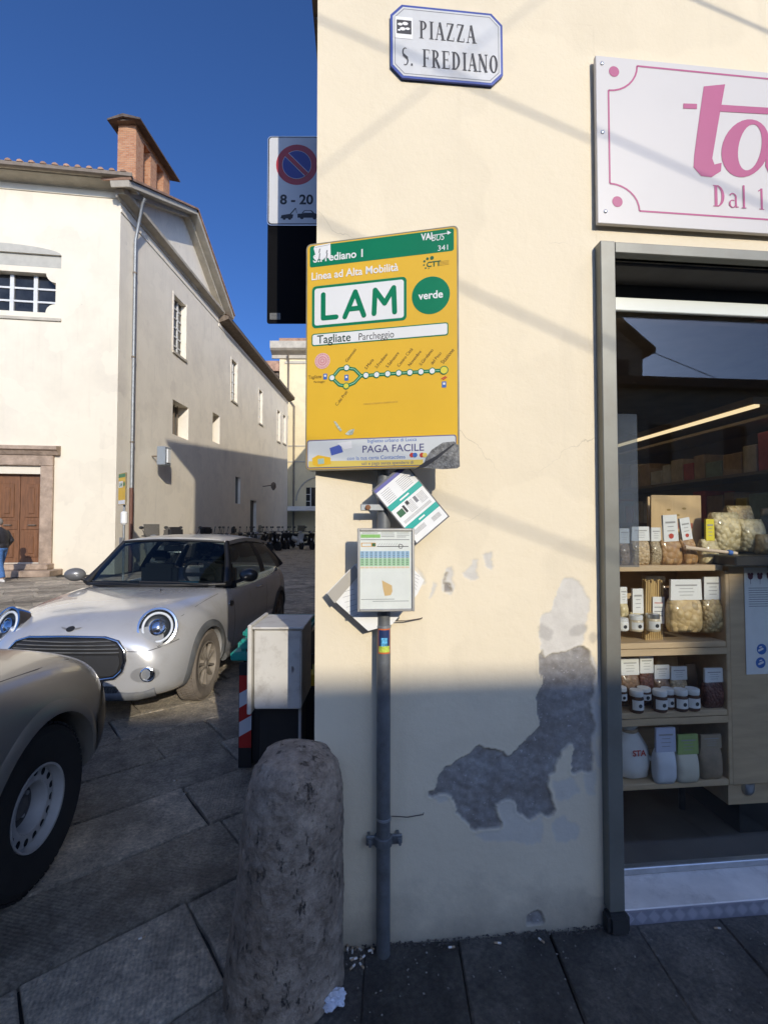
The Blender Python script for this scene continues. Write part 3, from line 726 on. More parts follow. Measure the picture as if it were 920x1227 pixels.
# ---- the large yellow line board
LW, LH = .568, .86
lam = thing('bus_stop_sign', 'large yellow and green LAM bus line board fixed on the pole', 'bus sign', (-.1224, -.019, 1.758), R(-17.4))
M_YELS = mat('sign_yellow', (.78, .47, .03), .35, var=.05, vscale=3)
M_GREEN = mat('sign_green', (.0, .19, .075), .35, var=.06)
M_SWH = mat('sign_white', (.80, .80, .76), .35, var=.03)
M_RIM = mat('sign_rim', (.30, .26, .17), .45, .3, var=.3, vscale=10)
def rr_prism(name, x0, z0, x1, z1, r, y0, y1, m, par): return prism(name, rrect(x0, z0, x1, z1, r), y0, y1, m, par)
rr_prism('panel', 0, 0, LW, LH, .018, 0, .022, M_RIM, lam)
rr_prism('panel_face', .005, .005, LW - .005, LH - .005, .015, -.0008, -.0002, M_YELS, lam)
def L6(x, y):
    u = (x - 60) / (705.); tp_ = 130 - 95 * u; bt_ = 1165 - 20 * u; v = (y - tp_) / (bt_ - tp_)
    s = u * 1.771 / (1.654 + u * .117)
    return (s * LW, (1 - v) * LH)
def q6(pts): return [L6(*p) for p in pts]
face = lam
hd0, hd1 = L6(77, 237), L6(745, 50)
hdr = rr_prism('header_band', hd0[0], hd0[1], hd1[0], hd1[1], .008, -.0014, -.001, M_GREEN, lam)
def tx(s, x, y, hpx, m, bold=0., sx=1., rot=0., align='LEFT', yy=-.0020, par=None, shear=0.):
    a = L6(x, y); return text('lettering', s, a[0], a[1], hpx * .000805, m, par or lam, yy, bold, sx, R(rot), align, shear)
tx('S.Frediano 1', 92, 214, 37, M_SWH, .0009, .98)
tx('341', 668, 157, 25, M_SWH, .0, 1.05)
tx('VAI', 594, 108, 30, M_SWH, .0012, .80); tx('BUS', 640, 112, 30, M_SWH, .0, .80, shear=.2)
strokes('lettering', [bar(L6(652, 84), L6(722, 73), .003), [L6(714, 62), L6(733, 71), L6(716, 82)]], M_SWH, lam, -.0020)
tx('Linea ad Alta Mobilità', 83, 296, 37, M_SWH, .0007, .93)
a, b = L6(88, 518), L6(525, 275)
rr_prism('line_badge', a[0], a[1], b[0], b[1], .016, -.0014, -.001, M_GREEN, lam)
rr_prism('line_badge', a[0] + .010, a[1] + .010, b[0] - .010, b[1] - .010, .010, -.0019, -.0015, M_SWH, lam)
lw = .0185
def cap6(p, q): return capsule(L6(*p), L6(*q), lw)
strokes('lettering', [cap6((140, 362), (140, 470)), cap6((140, 470), (200, 464)), cap6((240, 464), (288, 348)), cap6((288, 348), (328, 456)), cap6((262, 428), (312, 422)),
    cap6((375, 448), (380, 340)), cap6((380, 340), (424, 400)), cap6((424, 400), (466, 328)), cap6((466, 328), (470, 440))], M_GREEN, lam, -.0024, .00003)
c = L6(637, 362); prism('line_disc', circ(c[0], c[1], .068, 40), -.0014, -.001, M_GREEN, lam)
tx('verde', 637, 377, 35, M_SWH, .0009, .98, align='CENTER')
a, b = L6(87, 600), L6(718, 485)
rr_prism('route_panel', a[0], a[1], b[0], b[1], .010, -.0014, -.001, M_GREEN, lam)
rr_prism('route_panel', a[0] + .004, a[1] + .004, b[0] - .004, b[1] - .004, .007, -.0019, -.0015, M_SWH, lam)
tx('Tagliate', 112, 587, 40, mat('ink_green', (.015, .05, .03), .5), .0004, .95, yy=-.0023); tx('Parcheggio', 302, 571, 34, M_INK, -.0001, .82, yy=-.0023)
tx('CTT', 618, 232, 24, mat('ink_dkgreen', (.02, .12, .05), .5), .0006, 1.0)
for (x, y, r) in ((608, 205, .004), (622, 193, .005), (643, 189, .007), (606, 222, .003), (614, 236, .003), (628, 238, .002)):
    cc = L6(x, y); flat('logo_dot', circ(cc[0], cc[1], r, 14), -.0016, MATS['ink_dkgreen'], lam)
M_OCHRE = mat('ink_ochre', (.30, .19, .05), .5)
for i in range(4): strokes('fine_print', [bar(L6(676, 206 + 6 * i), L6(722, 200 + 6 * i), .0008)], M_OCHRE, lam, -.0016)
# the line diagram
seg = [((182, 743), (215, 703)), ((215, 703), (245, 697)), ((245, 697), (285, 703)), ((285, 703), (315, 733)), ((182, 743), (215, 775)), ((215, 775), (250, 780)), ((250, 780), (285, 765)), ((285, 765), (315, 733)), ((315, 733), (697, 706))]
strokes('route_line', [capsule(L6(*a), L6(*b), .0125) for a, b in seg], M_GREEN, lam, -.0016, .00003)
strokes('route_line', [capsule(L6(*a), L6(*b), .0025) for a, b in seg], mat('mint', (.35, .6, .4), .5), lam, -.0021, .00003)
stops = [(182, 743, 0), (249, 697, 0), (247, 780, 1), (338, 731, 0), (387, 728, 0), (438, 724, 0), (489, 720, 0), (540, 717, 0), (591, 714, 0), (643, 710, 0), (697, 706, 2)]
for i, (x, y, kd) in enumerate(stops):
    cc = L6(x, y); r = .0125 if kd < 2 else .0155
    flat('stop_mark', circ(cc[0], cc[1], r, 20), -.0026, M_GREEN, lam)
    flat('stop_mark', circ(cc[0], cc[1], r - .0032, 20), -.0029, M_SWH if kd == 0 else mat('stop_yellow', (.72, .62, .05), .5), lam)
M_BRN = mat('ink_brown', (.10, .06, .02), .5)
for (s, x, y) in (('Giannotti', 250, 672), ('S.Maria', 340, 705), ('S.Frediano', 388, 700), ('S.Salvatore', 438, 697), ('Centro Città', 490, 693), ('Novembre', 540, 690), ('S.Girolamo', 592, 686), ('del Peso', 644, 682), ('Stazione', 694, 678)):
    tx(s, x, y, 15 if s != 'Stazione' else 18, M_BRN, 0, .92, 50, yy=-.0016)
tx('C.dei Prati', 205, 872, 15, M_BRN, 0, .92, 50, yy=-.0016)
tx('Tagliate', 72, 748, 16, M_BRN, 0, .95, yy=-.0016); tx('Parcheggio', 98, 767, 10, M_BRN, 0, .9, yy=-.0016)
M_PB = mat('pictogram_blue', (.05, .15, .45), .5)
for (x, y, s) in ((150, 737, .011), (248, 742, .011), (697, 771, .011)):
    cc = L6(x, y); pb = flat('pictogram', rrect(cc[0] - s * .7, cc[1] - s, cc[0] + s * .7, cc[1] + s, .002, 2), -.0016, M_PB, lam)
    flat('pictogram', rrect(cc[0] - s * .35, cc[1] - s * .1, cc[0] + s * .35, cc[1] + s * .6, .001, 1), -.0018, M_SWH, lam)
cc = L6(697, 741); strokes('pictogram', [capsule((cc[0] - .009, cc[1] - .003), (cc[0] + .004, cc[1] + .004), .004), capsule((cc[0] - .003, cc[1] - .006), (cc[0] + .009, cc[1] + .002), .004)], mat('pictogram_red', (.5, .05, .03), .5), lam, -.0016)
# round pink stamp sticker and the torn ones
cc = L6(137, 666); ps = flat('sticker', circ(cc[0], cc[1], .030, 30), -.0018, mat('stamp_pink', (.72, .45, .42), .6, var=.1, vscale=60), lam)
for r in (.026, .017, .009):
    strokes('sticker_print', [[(cc[0] + rr_ * math.cos(a_), cc[1] + rr_ * math.sin(a_)) for rr_, a_ in ((r, t0), (r, t1), (r - .003, t1), (r - .003, t0))] for t0, t1 in [(2 * math.pi * k / 18, 2 * math.pi * (k + (.62 if r > .02 else 1.)) / 18) for k in range(18)]], mat('stamp_red', (.6, .2, .22), .6), ps, -.0021, 0.0)
tear = flat('sticker', q6([(95, 150), (100, 138), (172, 124), (174, 180), (166, 196), (150, 188), (138, 202), (118, 196), (108, 208), (98, 198), (104, 180)]), -.0026, M_PAPER, lam)
for (x, y, r) in ((122, 160, .008), (122, 186, .012), (156, 164, .006), (156, 182, .009)):
    cc = L6(x, y); strokes('sticker_print', [bar((cc[0] - .0015, cc[1] - r), (cc[0] + .0015, cc[1] + r), .0045)], M_INK2, tear, -.0029)
strokes('sticker_print', [bar(L6(102, 145), L6(168, 131), .0012)], M_INK2, tear, -.0029)
for pg_ in ([(190, 940), (200, 942), (228, 980), (222, 988), (205, 968)], [(242, 998), (262, 980), (286, 974), (278, 1000), (258, 1004)]):
    flat('sticker_scrap', q6(pg_), -.0020, mat('scrap', (.42, .47, .38), .6, var=.5, vscale=90), lam)
strokes('sticker_print', [bar(L6(326, 862), L6(484, 850), .006)], mat('ghost', (.62, .36, .03), .5, var=.15, vscale=90), lam, -.0014)
# the payment notice along the foot
a, b = L6(68, 1155), L6(753, 998)
nb = rr_prism('notice', a[0], a[1], b[0], b[1], .010, -.0016, -.0010, mat('notice_rim', (.16, .15, .25), .4), lam)
rr_prism('notice_face', a[0] + .004, a[1] + .004, b[0] - .004, b[1] - .004, .008, -.0022, -.0017, mat('notice_grey', (.62, .64, .62), .4, var=.05), lam)
flat('notice_yellow', q6([(76, 1150), (76, 1122), (300, 1118), (600, 1112), (600, 1136)]), -.0025, mat('notice_yel', (.72, .55, .12), .4), lam)
tx('biglietto urbano di Lucca', 345, 1037, 16, M_PB, 0, 1.02, yy=-.0028); tx('PAGA FACILE', 320, 1082, 33, mat('ink_violet', (.10, .10, .22), .5), .0004, 1.05, yy=-.0028)
tx('con la tua carta Contactless', 252, 1116, 17, M_PB, 0, 1.02, yy=-.0028); tx('sali e paga senza spendere di', 318, 1138, 15, MATS['ink_violet'], 0, 1.0, yy=-.0028)
flat('notice_picture', q6([(172, 1062), (222, 1045), (234, 1080), (180, 1096)]), -.0028, mat('card_blue', (.08, .12, .40), .4), lam)
flat('notice_picture', q6([(205, 1040), (272, 1030), (275, 1062), (240, 1068), (222, 1052)]), -.0030, mat('hand_grey', (.75, .74, .72), .4), lam)
flat('notice_picture', q6([(92, 1108), (120, 1094), (176, 1104), (178, 1134), (120, 1146), (96, 1138)]), -.0028, M_YELS, lam)
flat('notice_picture', q6([(118, 1112), (146, 1108), (148, 1132), (120, 1136)]), -.0031, mat('pic_green', (.35, .5, .42), .4), lam)
for (x, m_) in ((549, 'pictogram_red'), (563, 'notice_yel'), (595, 'pictogram_red'), (608, 'notice_yel')):
    cc = L6(x, 1092); flat('pay_mark', circ(cc[0], cc[1], .0085, 16), -.0028 - x * 1e-6, MATS[m_] if x > 580 else (M_PB if x == 563 else MATS[m_]), lam)
foil = prism('foil_patch', q6([(600, 1150), (612, 1105), (640, 1068), (690, 1036), (742, 1030), (764, 1050), (768, 1143), (755, 1152), (690, 1156)]), -.0045, -.003, mat('crumpled_foil', (.20, .20, .19), .5, .3, var=.55, vscale=70, bump=.004, bscale=90), lam)
flat('foil_smear', q6([(560, 1158), (610, 1122), (660, 1096), (740, 1040), (742, 1046), (668, 1108), (612, 1146)]), -.0049, M_INK, lam)

# ---- framed timetable, in front of the pole
tb = py_(428, 733, -.125); te = py_(496, 633, -.125); TW, TH = te.x - tb.x, te.z - tb.z
ttb = thing('timetable_frame', 'aluminium framed bus timetable with blue and green columns, low on the pole', 'timetable', (tb.x, -.125, tb.z), R(-1.5))
M_ALU = mat('aluminium', (.48, .47, .44), .42, .7, var=.12, vscale=15)
box('back_plate', (.002, .0, .002), (TW - .002, .012, TH - .002), M_ALU, ttb)
f_ = .0095
for lo, hi in (((0, -.008, 0), (f_, .011, TH)), ((TW - f_, -.008, 0), (TW, .011, TH)), ((f_, -.0075, 0), (TW - f_, .0105, f_)), ((f_, -.0075, TH - f_), (TW - f_, .0105, TH))): box('frame_bar', lo, hi, M_ALU, ttb, .002)
sheet = flat('sheet', rrect(f_, f_, TW - f_, TH - f_, .0005, 1), -.0012, M_PAPER, ttb)
def T7(x, y): return ((x - 248) / 343. * TW, (1 - (y - 425) / 500.) * TH)
def rect7(n, x0, y0, x1, y1, m, yy): a, b = T7(x0, y1), T7(x1, y0); return flat(n, [(a[0], a[1]), (b[0], a[1]), (b[0], b[1]), (a[0], b[1])], yy, m, sheet)
rect7('print', 268, 462, 385, 482, mat('tt_green', (.28, .55, .16), .6), -.0015)
rect7('print', 268, 492, 560, 496, M_INK2, -.0015)
rect7('print', 270, 512, 358, 536, mat('tt_orange', (.7, .35, .06), .6), -.0015); rect7('print', 276, 516, 330, 532, M_PAPER, -.0017); rect7('print', 336, 515, 356, 534, MATS['ink_dkgreen'], -.0017)
rect7('print', 365, 533, 555, 537, M_INK, -.0015)
for i in range(9): strokes('print', [bar(T7(372 + 15 * i, 530), T7(384 + 15 * i, 514), .0008)], M_INK2, sheet, -.0015)
cc = T7(508, 534); strokes('print', [bar((cc[0] + .008 * math.cos(t), cc[1] + .008 * math.sin(t)), (cc[0] + .008 * math.cos(t + 1.05), cc[1] + .008 * math.sin(t + 1.05)), .002) for t in [k * 1.047 for k in range(6)]], M_INK, sheet, -.0017)
for i in range(11):
    x0 = 266 + 27 * i
    rect7('timetable_cell', x0, 563, x0 + 24, 604, mat('tt_blue', (.30, .50, .72), .6), -.0015); rect7('timetable_cell', x0, 606, x0 + 24, 652, mat('tt_green2', (.36, .62, .36), .6), -.0015)
    for j in range(8): rect7('timetable_digits', x0 + 5, 567 + 10.5 * j, x0 + 18, 571 + 10.5 * j, M_INK2, -.0018)
    rect7('timetable_cell', x0, 656, x0 + 24, 666, mat('tt_peach', (.78, .60, .42), .6), -.0015)
for (x0, x1, y) in ((275, 370, 452), (390, 470, 452), (390, 470, 464), (390, 470, 474), (485, 560, 452), (485, 560, 465), (485, 540, 476), (270, 470, 850), (340, 556, 862)): rect7('print', x0, y, x1, y + 3, M_INK2, -.0015)
flat('torn_scrap', [T7(*p) for p in ((395, 738), (455, 770), (458, 805), (448, 828), (412, 832), (402, 790))], -.0016, mat('kraft', (.70, .47, .22), .7), sheet)
box('cover_glass', (f_, -.0055, f_), (TW - f_, -.0035, TH - f_), glass_mat('clear_cover', (.97, .98, .97), 1.4), ttb)
box('holder', (TW * .42, .0125, TH * .2), (TW * .58, .03, TH * .9), M_GALV, ttb)

# ---- tilted notice in a clear sleeve, hung skew behind the timetable
nA = py_(438.7, 588, -.10); nB = py_(489, 561, -.10); nD = py_(496, 654, -.10); nC = py_(536.6, 618.5, -.10)
ang = math.atan2(nB.z - nA.z, nB.x - nA.x) ; NW = .157 * 1.12; NH = .262
ang = R(31); 
ntc = thing('skewed_notice', 'white and teal printed notice hanging crooked under the yellow bus board', 'notice', (nC.x, -.098, nC.z)); 
# local frame: origin at the right corner, u to lower left, v up to the upper left
U = Vector((nD.x - nC.x, nD.z - nC.z)); V_ = Vector((nB.x - nC.x, nB.z - nC.z)); U2 = Vector((-V_.y, V_.x)); 
if U2.dot(U) < 0: U2 = -U2
hN = V_.length * 1.07; wN = .150; U2 = U2.normalized() * wN; V_ = V_.normalized() * hN
def N7(a, b): return (U2.x * a + V_.x * b, U2.y * a + V_.y * b)      # a 0..1 right to left edge, b 0..1 foot to head
def nq(n, a0, b0, a1, b1, m, yy, par=None): return flat(n, [N7(a0, b0), N7(a1, b0), N7(a1, b1), N7(a0, b1)], yy, m, par or ntc)
M_TEAL = mat('notice_teal', (.0, .36, .30), .5)
prism('sleeve', [N7(-.03, -.02), N7(1.03, -.02), N7(1.03, 1.03), N7(-.03, 1.03)], .0005, .0025, mat('sleeve_edge', (.10, .10, .11), .4), ntc)
npp = nq('sheet', 0, 0, 1, 1, M_PAPER, -.0003)
nq('print_band', .0, .20, 1, .29, M_TEAL, -.0008, npp); nq('print_band', 0, .60, 1, .69, M_TEAL, -.0008, npp); nq('print_band', .0, .95, 1, 1., mat('notice_blue', (.10, .10, .33), .5), -.0008, npp)
def nline(a0, b0, a1, b1, w_=.0014, m=M_INK2): return strokes('print', [bar(N7(a0, b0), N7(a1, b1), w_)], m, npp, -.0009)
for i in range(6): nline(.10, .10 - .012 * i + .04, .35, .10 - .012 * i + .04)
for i in range(5): nline(.55, .16 - .014 * i, .9, .16 - .014 * i)
for i in range(3): nline(.08, .33 + .016 * i, .92, .33 + .016 * i)
for i in range(8): nline(.42, .40 + .022 * i, .62, .40 + .022 * i); nline(.08, .41 + .02 * i, .28, .41 + .02 * i)
for i in range(7): nline(.66, .72 + .03 * i, .92, .72 + .03 * i); nline(.12, .73 + .028 * i, .45, .73 + .028 * i)
nq('print', .74, .44, .92, .54, MATS['ink_dkgreen'], -.0010, npp); nq('print', .30, .46, .38, .56, M_INK2, -.0010, npp); nq('print', .52, .52, .60, .58, M_INK, -.0011, npp); nq('print', .66, .44, .72, .56, M_INK, -.0010, npp)
strokes('lettering', [bar(N7(.42, .243 + .0), N7(.60, .243), .006)], M_SWH, npp, -.0010); strokes('lettering', [bar(N7(.38, .645), N7(.66, .645), .006)], M_SWH, npp, -.0010)
box('hanger', (-.10, .003, .0), (-.075, .028, .02), M_GALV, ntc)

# ---- older sheet behind the timetable, slipped askew
oa = [py_(*p, -.055) for p in ((391, 711), (424, 677), (452, 752), (441, 756))]
old = thing('slipped_leaflet', 'torn white leaflet poking out behind the timetable frame, left and right', 'leaflet', (oa[0].x, -.055, oa[0].z))
pts = [py_(*p, -.055) for p in ((391, 711), (425, 676), (446, 668), (492, 678), (508, 695), (500, 712), (470, 748), (441, 756), (432, 748))]
prism('sheet', [(p.x - oa[0].x, p.z - oa[0].z) for p in pts], -.0006, .0006, M_PAPER, old)
pts2 = [py_(*p, -.057) for p in ((392, 711), (425, 677), (431, 688), (401, 723))]
prism('holder_edge', [(p.x - oa[0].x, p.z - oa[0].z) for p in pts2], -.0045, -.0012, mat('clear_edge', (.45, .42, .36), .3), old)
pts3 = [py_(*p, -.057) for p in ((402, 724), (431, 688), (436, 735))]
for i in range(6):
    a = py_(409 + 2 * i, 712 + 6 * i - 2, -.0585); b = py_(424 + 1.2 * i, 706 + 6 * i, -.0585)
    strokes('print', [bar((a.x - oa[0].x, a.z - oa[0].z), (b.x - oa[0].x, b.z - oa[0].z), .001)], M_INK2, old, -.0010)
for i in range(5):
    a = py_(497, 688 + 4 * i, -.0585); b = py_(503 - i, 691 + 4 * i, -.0585)
    strokes('print', [bar((a.x - oa[0].x, a.z - oa[0].z), (b.x - oa[0].x, b.z - oa[0].z), .001)], M_INK2, old, -.0010)
box('tape', (.115, -.001, .0), (.13, .0545, .01), M_PAPER, old)
# cable stubs left on the wall
for (p, q, r, lab) in (((467, 744), (505, 741), .0022, 'thin rusty wire stub sticking from wall beside the timetable'), ((469, 978), (507, 976), .0018, 'thin dark wire stub on shaded wall above the pole clamp')):
    a = py_(*p, -.03); b = py_(*q, -.012)
    o = tube('wire_stub', [Vector((0, 0, 0)), (b - a) * .5 + Vector((0, -.004, -.004)), b - a + Vector((0, 0.0, 0)), b - a + Vector((.004, .014, 0))], r, mat('wire', (.08, .06, .05), .6, var=.3), None, 6)
    o.location = a; tag(o, lab, 'wire')

# =================================================================== no-parking sign behind the corner
np0 = pz(320, 270, 2.57); np1 = pz(392, 163, 2.57)
NPW, NPH = .325, np1.z - np0.z
nps = thing('no_parking_sign', 'no parking sign reading 8 - 20 with tow truck symbol, above a black panel', 'traffic sign', (np0.x, np0.y, np0.z), -YAW)
M_NPW = mat('reflective_white', (.62, .63, .64), .35, var=.04)
M_NRED = mat('sign_red', (.42, .02, .03), .35); M_NBL = mat('sign_blue', (.012, .03, .25), .35)
prism('panel', rrect(0, 0, NPW, NPH, .022), 0, .004, M_STEEL, nps)
prism('border', rrect(.004, .004, NPW - .004, NPH - .004, .02), -.0006, -.0002, M_INK, nps)
prism('panel_face', rrect(.010, .010, NPW - .010, NPH - .010, .016), -.0012, -.0007, M_NPW, nps)
cx, cz, r_ = NPW * .50, NPH * .675, NPW * .352
for (rr2, m_, y_) in ((r_, M_NRED, -.0016), (r_ * .70, M_NPW, -.0020), (r_ * .68, M_NBL, -.0024)): flat('prohibition_disc', circ(cx, cz, rr2, 36), y_, m_, nps)
d_ = r_ * .69 * .7071
strokes('slash', [bar((cx - d_, cz + d_), (cx + d_, cz - d_), .030)], M_NPW, nps, -.0027); strokes('slash', [bar((cx - d_, cz + d_), (cx + d_, cz - d_), .024)], M_NRED, nps, -.0030)
text('lettering', '8 - 20', NPW * .5, NPH * .235, .055, M_INK, nps, -.0018, .0022, 1.02, 0, 'CENTER')
# tow truck picture
tz = NPH * .075
strokes('tow_symbol', [[(.075, tz), (.14, tz), (.145, tz + .022), (.12, tz + .025), (.08, tz + .018)], bar((.125, tz + .02), (.158, tz + .058), .006), bar((.158, tz + .058), (.164, tz + .03), .003), circ(.095, tz, .009, 10), circ(.125, tz, .009, 10)], M_INK, nps, -.0018, .0001)
strokes('tow_symbol', [[(.168, tz + .004), (.285, tz + .004), (.285, tz + .022), (.26, tz + .03), (.168, tz + .026)], [(.19, tz + .028), (.205, tz + .046), (.245, tz + .046), (.262, tz + .028)], circ(.192, tz + .006, .011, 10), circ(.262, tz + .004, .011, 10)], M_INK, nps, -.0018, .0001)
strokes('tow_symbol', [[(.198, tz + .031), (.208, tz + .042), (.240, tz + .042), (.250, tz + .031)]], M_NPW, nps, -.0024)
pb0 = pz(320, 387, 2.57); h2 = np0.z - pb0.z
prism('black_panel', rrect(.002, -h2, NPW + .01, .03, .012), .006, .012, mat('black_back', (.004, .004, .005), .85, spec=.15), nps)
flat('maker_label', rrect(.018, -h2 + .022, .076, -h2 + .058, .001, 1), .0056, mat('label_grey', (.16, .16, .15), .5), nps)
for i in range(4): strokes('label_print', [bar((.024, -h2 + .028 + .008 * i), (.07, -h2 + .028 + .008 * i), .002)], M_INK, nps, .0053)
box('arm', (NPW * .5, .013, NPH * .3), (NPW * .5 + .22, .03, NPH * .3 + .03), M_GALV, nps); box('arm', (NPW * .5, .013, -h2 * .6), (NPW * .5 + .22, .03, -h2 * .6 + .03), M_GALV, nps)

# =================================================================== stone bollard at the corner
bc = Vector((-.186, -.100, 0))
M_GRAN = bpy.data.materials.new('weathered_granite'); M_GRAN.use_nodes = True
def _gran():
    t = M_GRAN.node_tree; p = t.nodes['Principled BSDF']; L = t.links.new; tc = t.nodes.new('ShaderNodeTexCoord'); p.inputs['Roughness'].default_value = .85
    def nz(s, d=8, r=.68):
        n = t.nodes.new('ShaderNodeTexNoise'); n.inputs['Scale'].default_value = s; n.inputs['Detail'].default_value = d; n.inputs['Roughness'].default_value = r; L(tc.outputs['Object'], n.inputs['Vector']); return n.outputs['Fac']
    r = t.nodes.new('ShaderNodeValToRGB'); e = r.color_ramp.elements; e[0].position = .32; e[0].color = (.095, .068, .046, 1); e[1].position = .64; e[1].color = (.47, .38, .29, 1)
    L(nz(9, 12, .78), r.inputs['Fac'])
    mpv = t.nodes.new('ShaderNodeMapping'); mpv.inputs['Scale'].default_value = (1, 1, .45); L(tc.outputs['Object'], mpv.inputs['Vector'])
    npit = t.nodes.new('ShaderNodeTexNoise'); npit.inputs['Scale'].default_value = 34; npit.inputs['Detail'].default_value = 5; npit.inputs['Roughness'].default_value = .7; L(mpv.outputs[0], npit.inputs['Vector'])
    ms = t.nodes.new('ShaderNodeMapRange'); ms.inputs['From Min'].default_value = .41; ms.inputs['From Max'].default_value = .33; ms.inputs['To Max'].default_value = .75; L(npit.outputs['Fac'], ms.inputs['Value'])
    mx = t.nodes.new('ShaderNodeMix'); mx.data_type = 'RGBA'; L(ms.outputs[0], mx.inputs['Factor']); L(r.outputs[0], mx.inputs['A']); mx.inputs['B'].default_value = (.02, .018, .018, 1)
    m3 = t.nodes.new('ShaderNodeMapRange'); m3.inputs['From Min'].default_value = .62; m3.inputs['From Max'].default_value = .7; m3.inputs['To Max'].default_value = .7; L(nz(30, 6, .7), m3.inputs['Value'])
    mx2 = t.nodes.new('ShaderNodeMix'); mx2.data_type = 'RGBA'; L(m3.outputs[0], mx2.inputs['Factor']); L(mx.outputs['Result'], mx2.inputs['A']); mx2.inputs['B'].default_value = (.50, .42, .33, 1)
    L(mx2.outputs['Result'], p.inputs['Base Color'])
    b = t.nodes.new('ShaderNodeBump'); b.inputs['Distance'].default_value = .012; L(nz(38), b.inputs['Height']); b2 = t.nodes.new('ShaderNodeBump'); b2.inputs['Distance'].default_value = -.012; L(ms.outputs[0], b2.inputs['Height']); L(b.outputs[0], b2.inputs['Normal']); L(b2.outputs[0], p.inputs['Normal'])
_gran()
HSC = .845
prof = [(.222, -.06), (.220, .0), (.213, .1), (.203, .25), (.193, .4), (.186, .55), (.183, .66), (.176, .76), (.158, .84), (.125, .895), (.072, .925), (.03, .935), (.001, .937)]
prof = [(r * .93, h * HSC) for r, h in prof]
bm = bmesh.new(); NS = 180; dense = []
for (r0, h0), (r1, h1) in zip(prof, prof[1:]):
    for k in range(16): t = k / 16; dense.append((r0 + (r1 - r0) * t, h0 + (h1 - h0) * t))
dense.append(prof[-1]); lathe_bm(bm, dense, NS)
for v in bm.verts:
    n = noise.noise(v.co * 5) * .006 + noise.noise(v.co * 16) * .003 + noise.noise(v.co * 40) * .004 + noise.noise(v.co * 90) * .0022
    rr3 = math.hypot(v.co.x, v.co.y) + 1e-6; f = 1 + n / max(rr3, .05)
    ax = 1 + .04 * math.sin(math.atan2(v.co.y, v.co.x) * 3 + 1)
    v.co.x *= f * ax; v.co.y *= f * ax
    v.co.x += max(0, v.co.z) * .055 ; v.co.z += noise.noise(v.co * 9) * .006
bol = link('stone_bollard', bm_mesh(bm, True), None, M_GRAN); bol.location = bc
tag(bol, 'weathered round-topped stone bollard at the foot of the corner', 'bollard')

# =================================================================== cabinet and waste bins behind the bollard
M_CAB = mat('cabinet_grey', (.62, .60, .55), .5, var=.05, dirt=(.30, .26, .21), dscale=11, damt=.6)
q0 = pz(303, 850, 2.25); q1 = pz(361, 754, 2.25)
cab = thing('utility_cabinet', 'pale grey metal utility cabinet with a raised left flange, behind the bollard', 'cabinet', (q0.x, q0.y, 0), -YAW)
cw_, cd_ = .226, .30; cz0, cz1 = q0.z, q1.z
box('cabinet_body', (.004, 0, cz0), (cw_, cd_, cz1), M_CAB, cab, .006, 2)
bm = bmesh.new(); bm_box(bm, (-.004, -.012, cz1 + .0005), (cw_ + .012, cd_ + .01, cz1 + .012), None, .003); link('lid', bm_mesh(bm), cab, M_CAB)
bm = bmesh.new(); bm_box(bm, (-.024, -.016, cz0 - .02), (-.0045, cd_ + .012, cz1 + .022), None, .004); link('flange', bm_mesh(bm), cab, M_CAB)
box('lock', (cw_ * .8, -.004, (cz0 + cz1) / 2 - .012), (cw_ * .8 + .008, -.0005, (cz0 + cz1) / 2 + .012), M_STEEL, cab)
box('stand', (.02, .05, 0), (cw_ - .02, cd_ - .03, cz0 - .0005), M_BLACK, cab, .004)
box('stand_rail', (cw_ - .018, .03, 0), (cw_ - .006, .05, cz0 - .0005), mat('rail_grey', (.45, .43, .4), .6), cab)
# bin with teal lid and a striped reflector board
M_TEALB = mat('bin_teal', (.01, .27, .22), .5, var=.12, vscale=6, dirt=(.2, .28, .26), dscale=12, damt=.4)
b0_ = pz(284, 870, 3.0)
zt_ = pz(284, 795, 3.0).z
wb = thing('waste_bin', 'black waste bin with teal lid and red and white striped edge, beside grey cabinet', 'bin', (b0_.x, b0_.y, 0), -YAW)
bm = bmesh.new(); vs = bm_box(bm, (0.012, .07, .04), (.40, .62, zt_ + .12), None, .02, 2)
link('bin_body', bm_mesh(bm, True, 40), wb, M_BLACK)
bm = bmesh.new(); bm_box(bm, (-.062, .05, zt_), (.12, .60, zt_ + .055), None, .008, 2); bm_box(bm, (-.022, .06, zt_ + .0555), (.14, .60, zt_ + .13), None, .02, 2)
link('lid', bm_mesh(bm, True, 40), wb, M_TEALB)
bm = bmesh.new(); bm_box(bm, (.012, .05, zt_ + .1405), (.42, .60, zt_ + .20), None, .018, 2); link('lid', bm_mesh(bm, True, 40), wb, M_TEALB)
box('lid_grip', (-.075, .12, zt_ + .008), (-.0625, .24, zt_ + .03), M_TEALB, wb, .003)
sb = box('reflector_board', (-.004, .045, .03), (.078, .068, zt_ - .01), M_BLACK, wb, .002)
M_RRED = mat('tape_red', (.45, .025, .02), .4); M_RWH = mat('tape_white', (.60, .62, .66), .4)
z = zt_ - .10 ; i = 0
s_lo, s_hi = max(.05, pz(284, 900, 3.0).z), pz(284, 812, 3.0).z; nst = 5; hh = (s_hi - s_lo) / nst
for i in range(nst):
    z0_, z1_ = s_lo + i * hh, s_lo + (i + 1) * hh
    flat('stripe', [(.0, z0_ - (0 if i == 0 else .022)), (.078, z0_ + (0 if i == 0 else .022)), (.078, min(s_hi, z1_ + .022)), (.0, z1_ - (.022 if i < nst - 1 else 0))], .0440 - .0002 * i, M_RRED if i % 2 == 0 else M_RWH, wb)
for sx in (.04, .36):
    lathe('wheel', [(.05, -.02), (.055, -.015), (.055, .015), (.05, .02)], M_RUBBER, wb, 16, Matrix.Translation((sx, .55, .055)) @ Matrix.Rotation(R(90), 4, 'Y'))
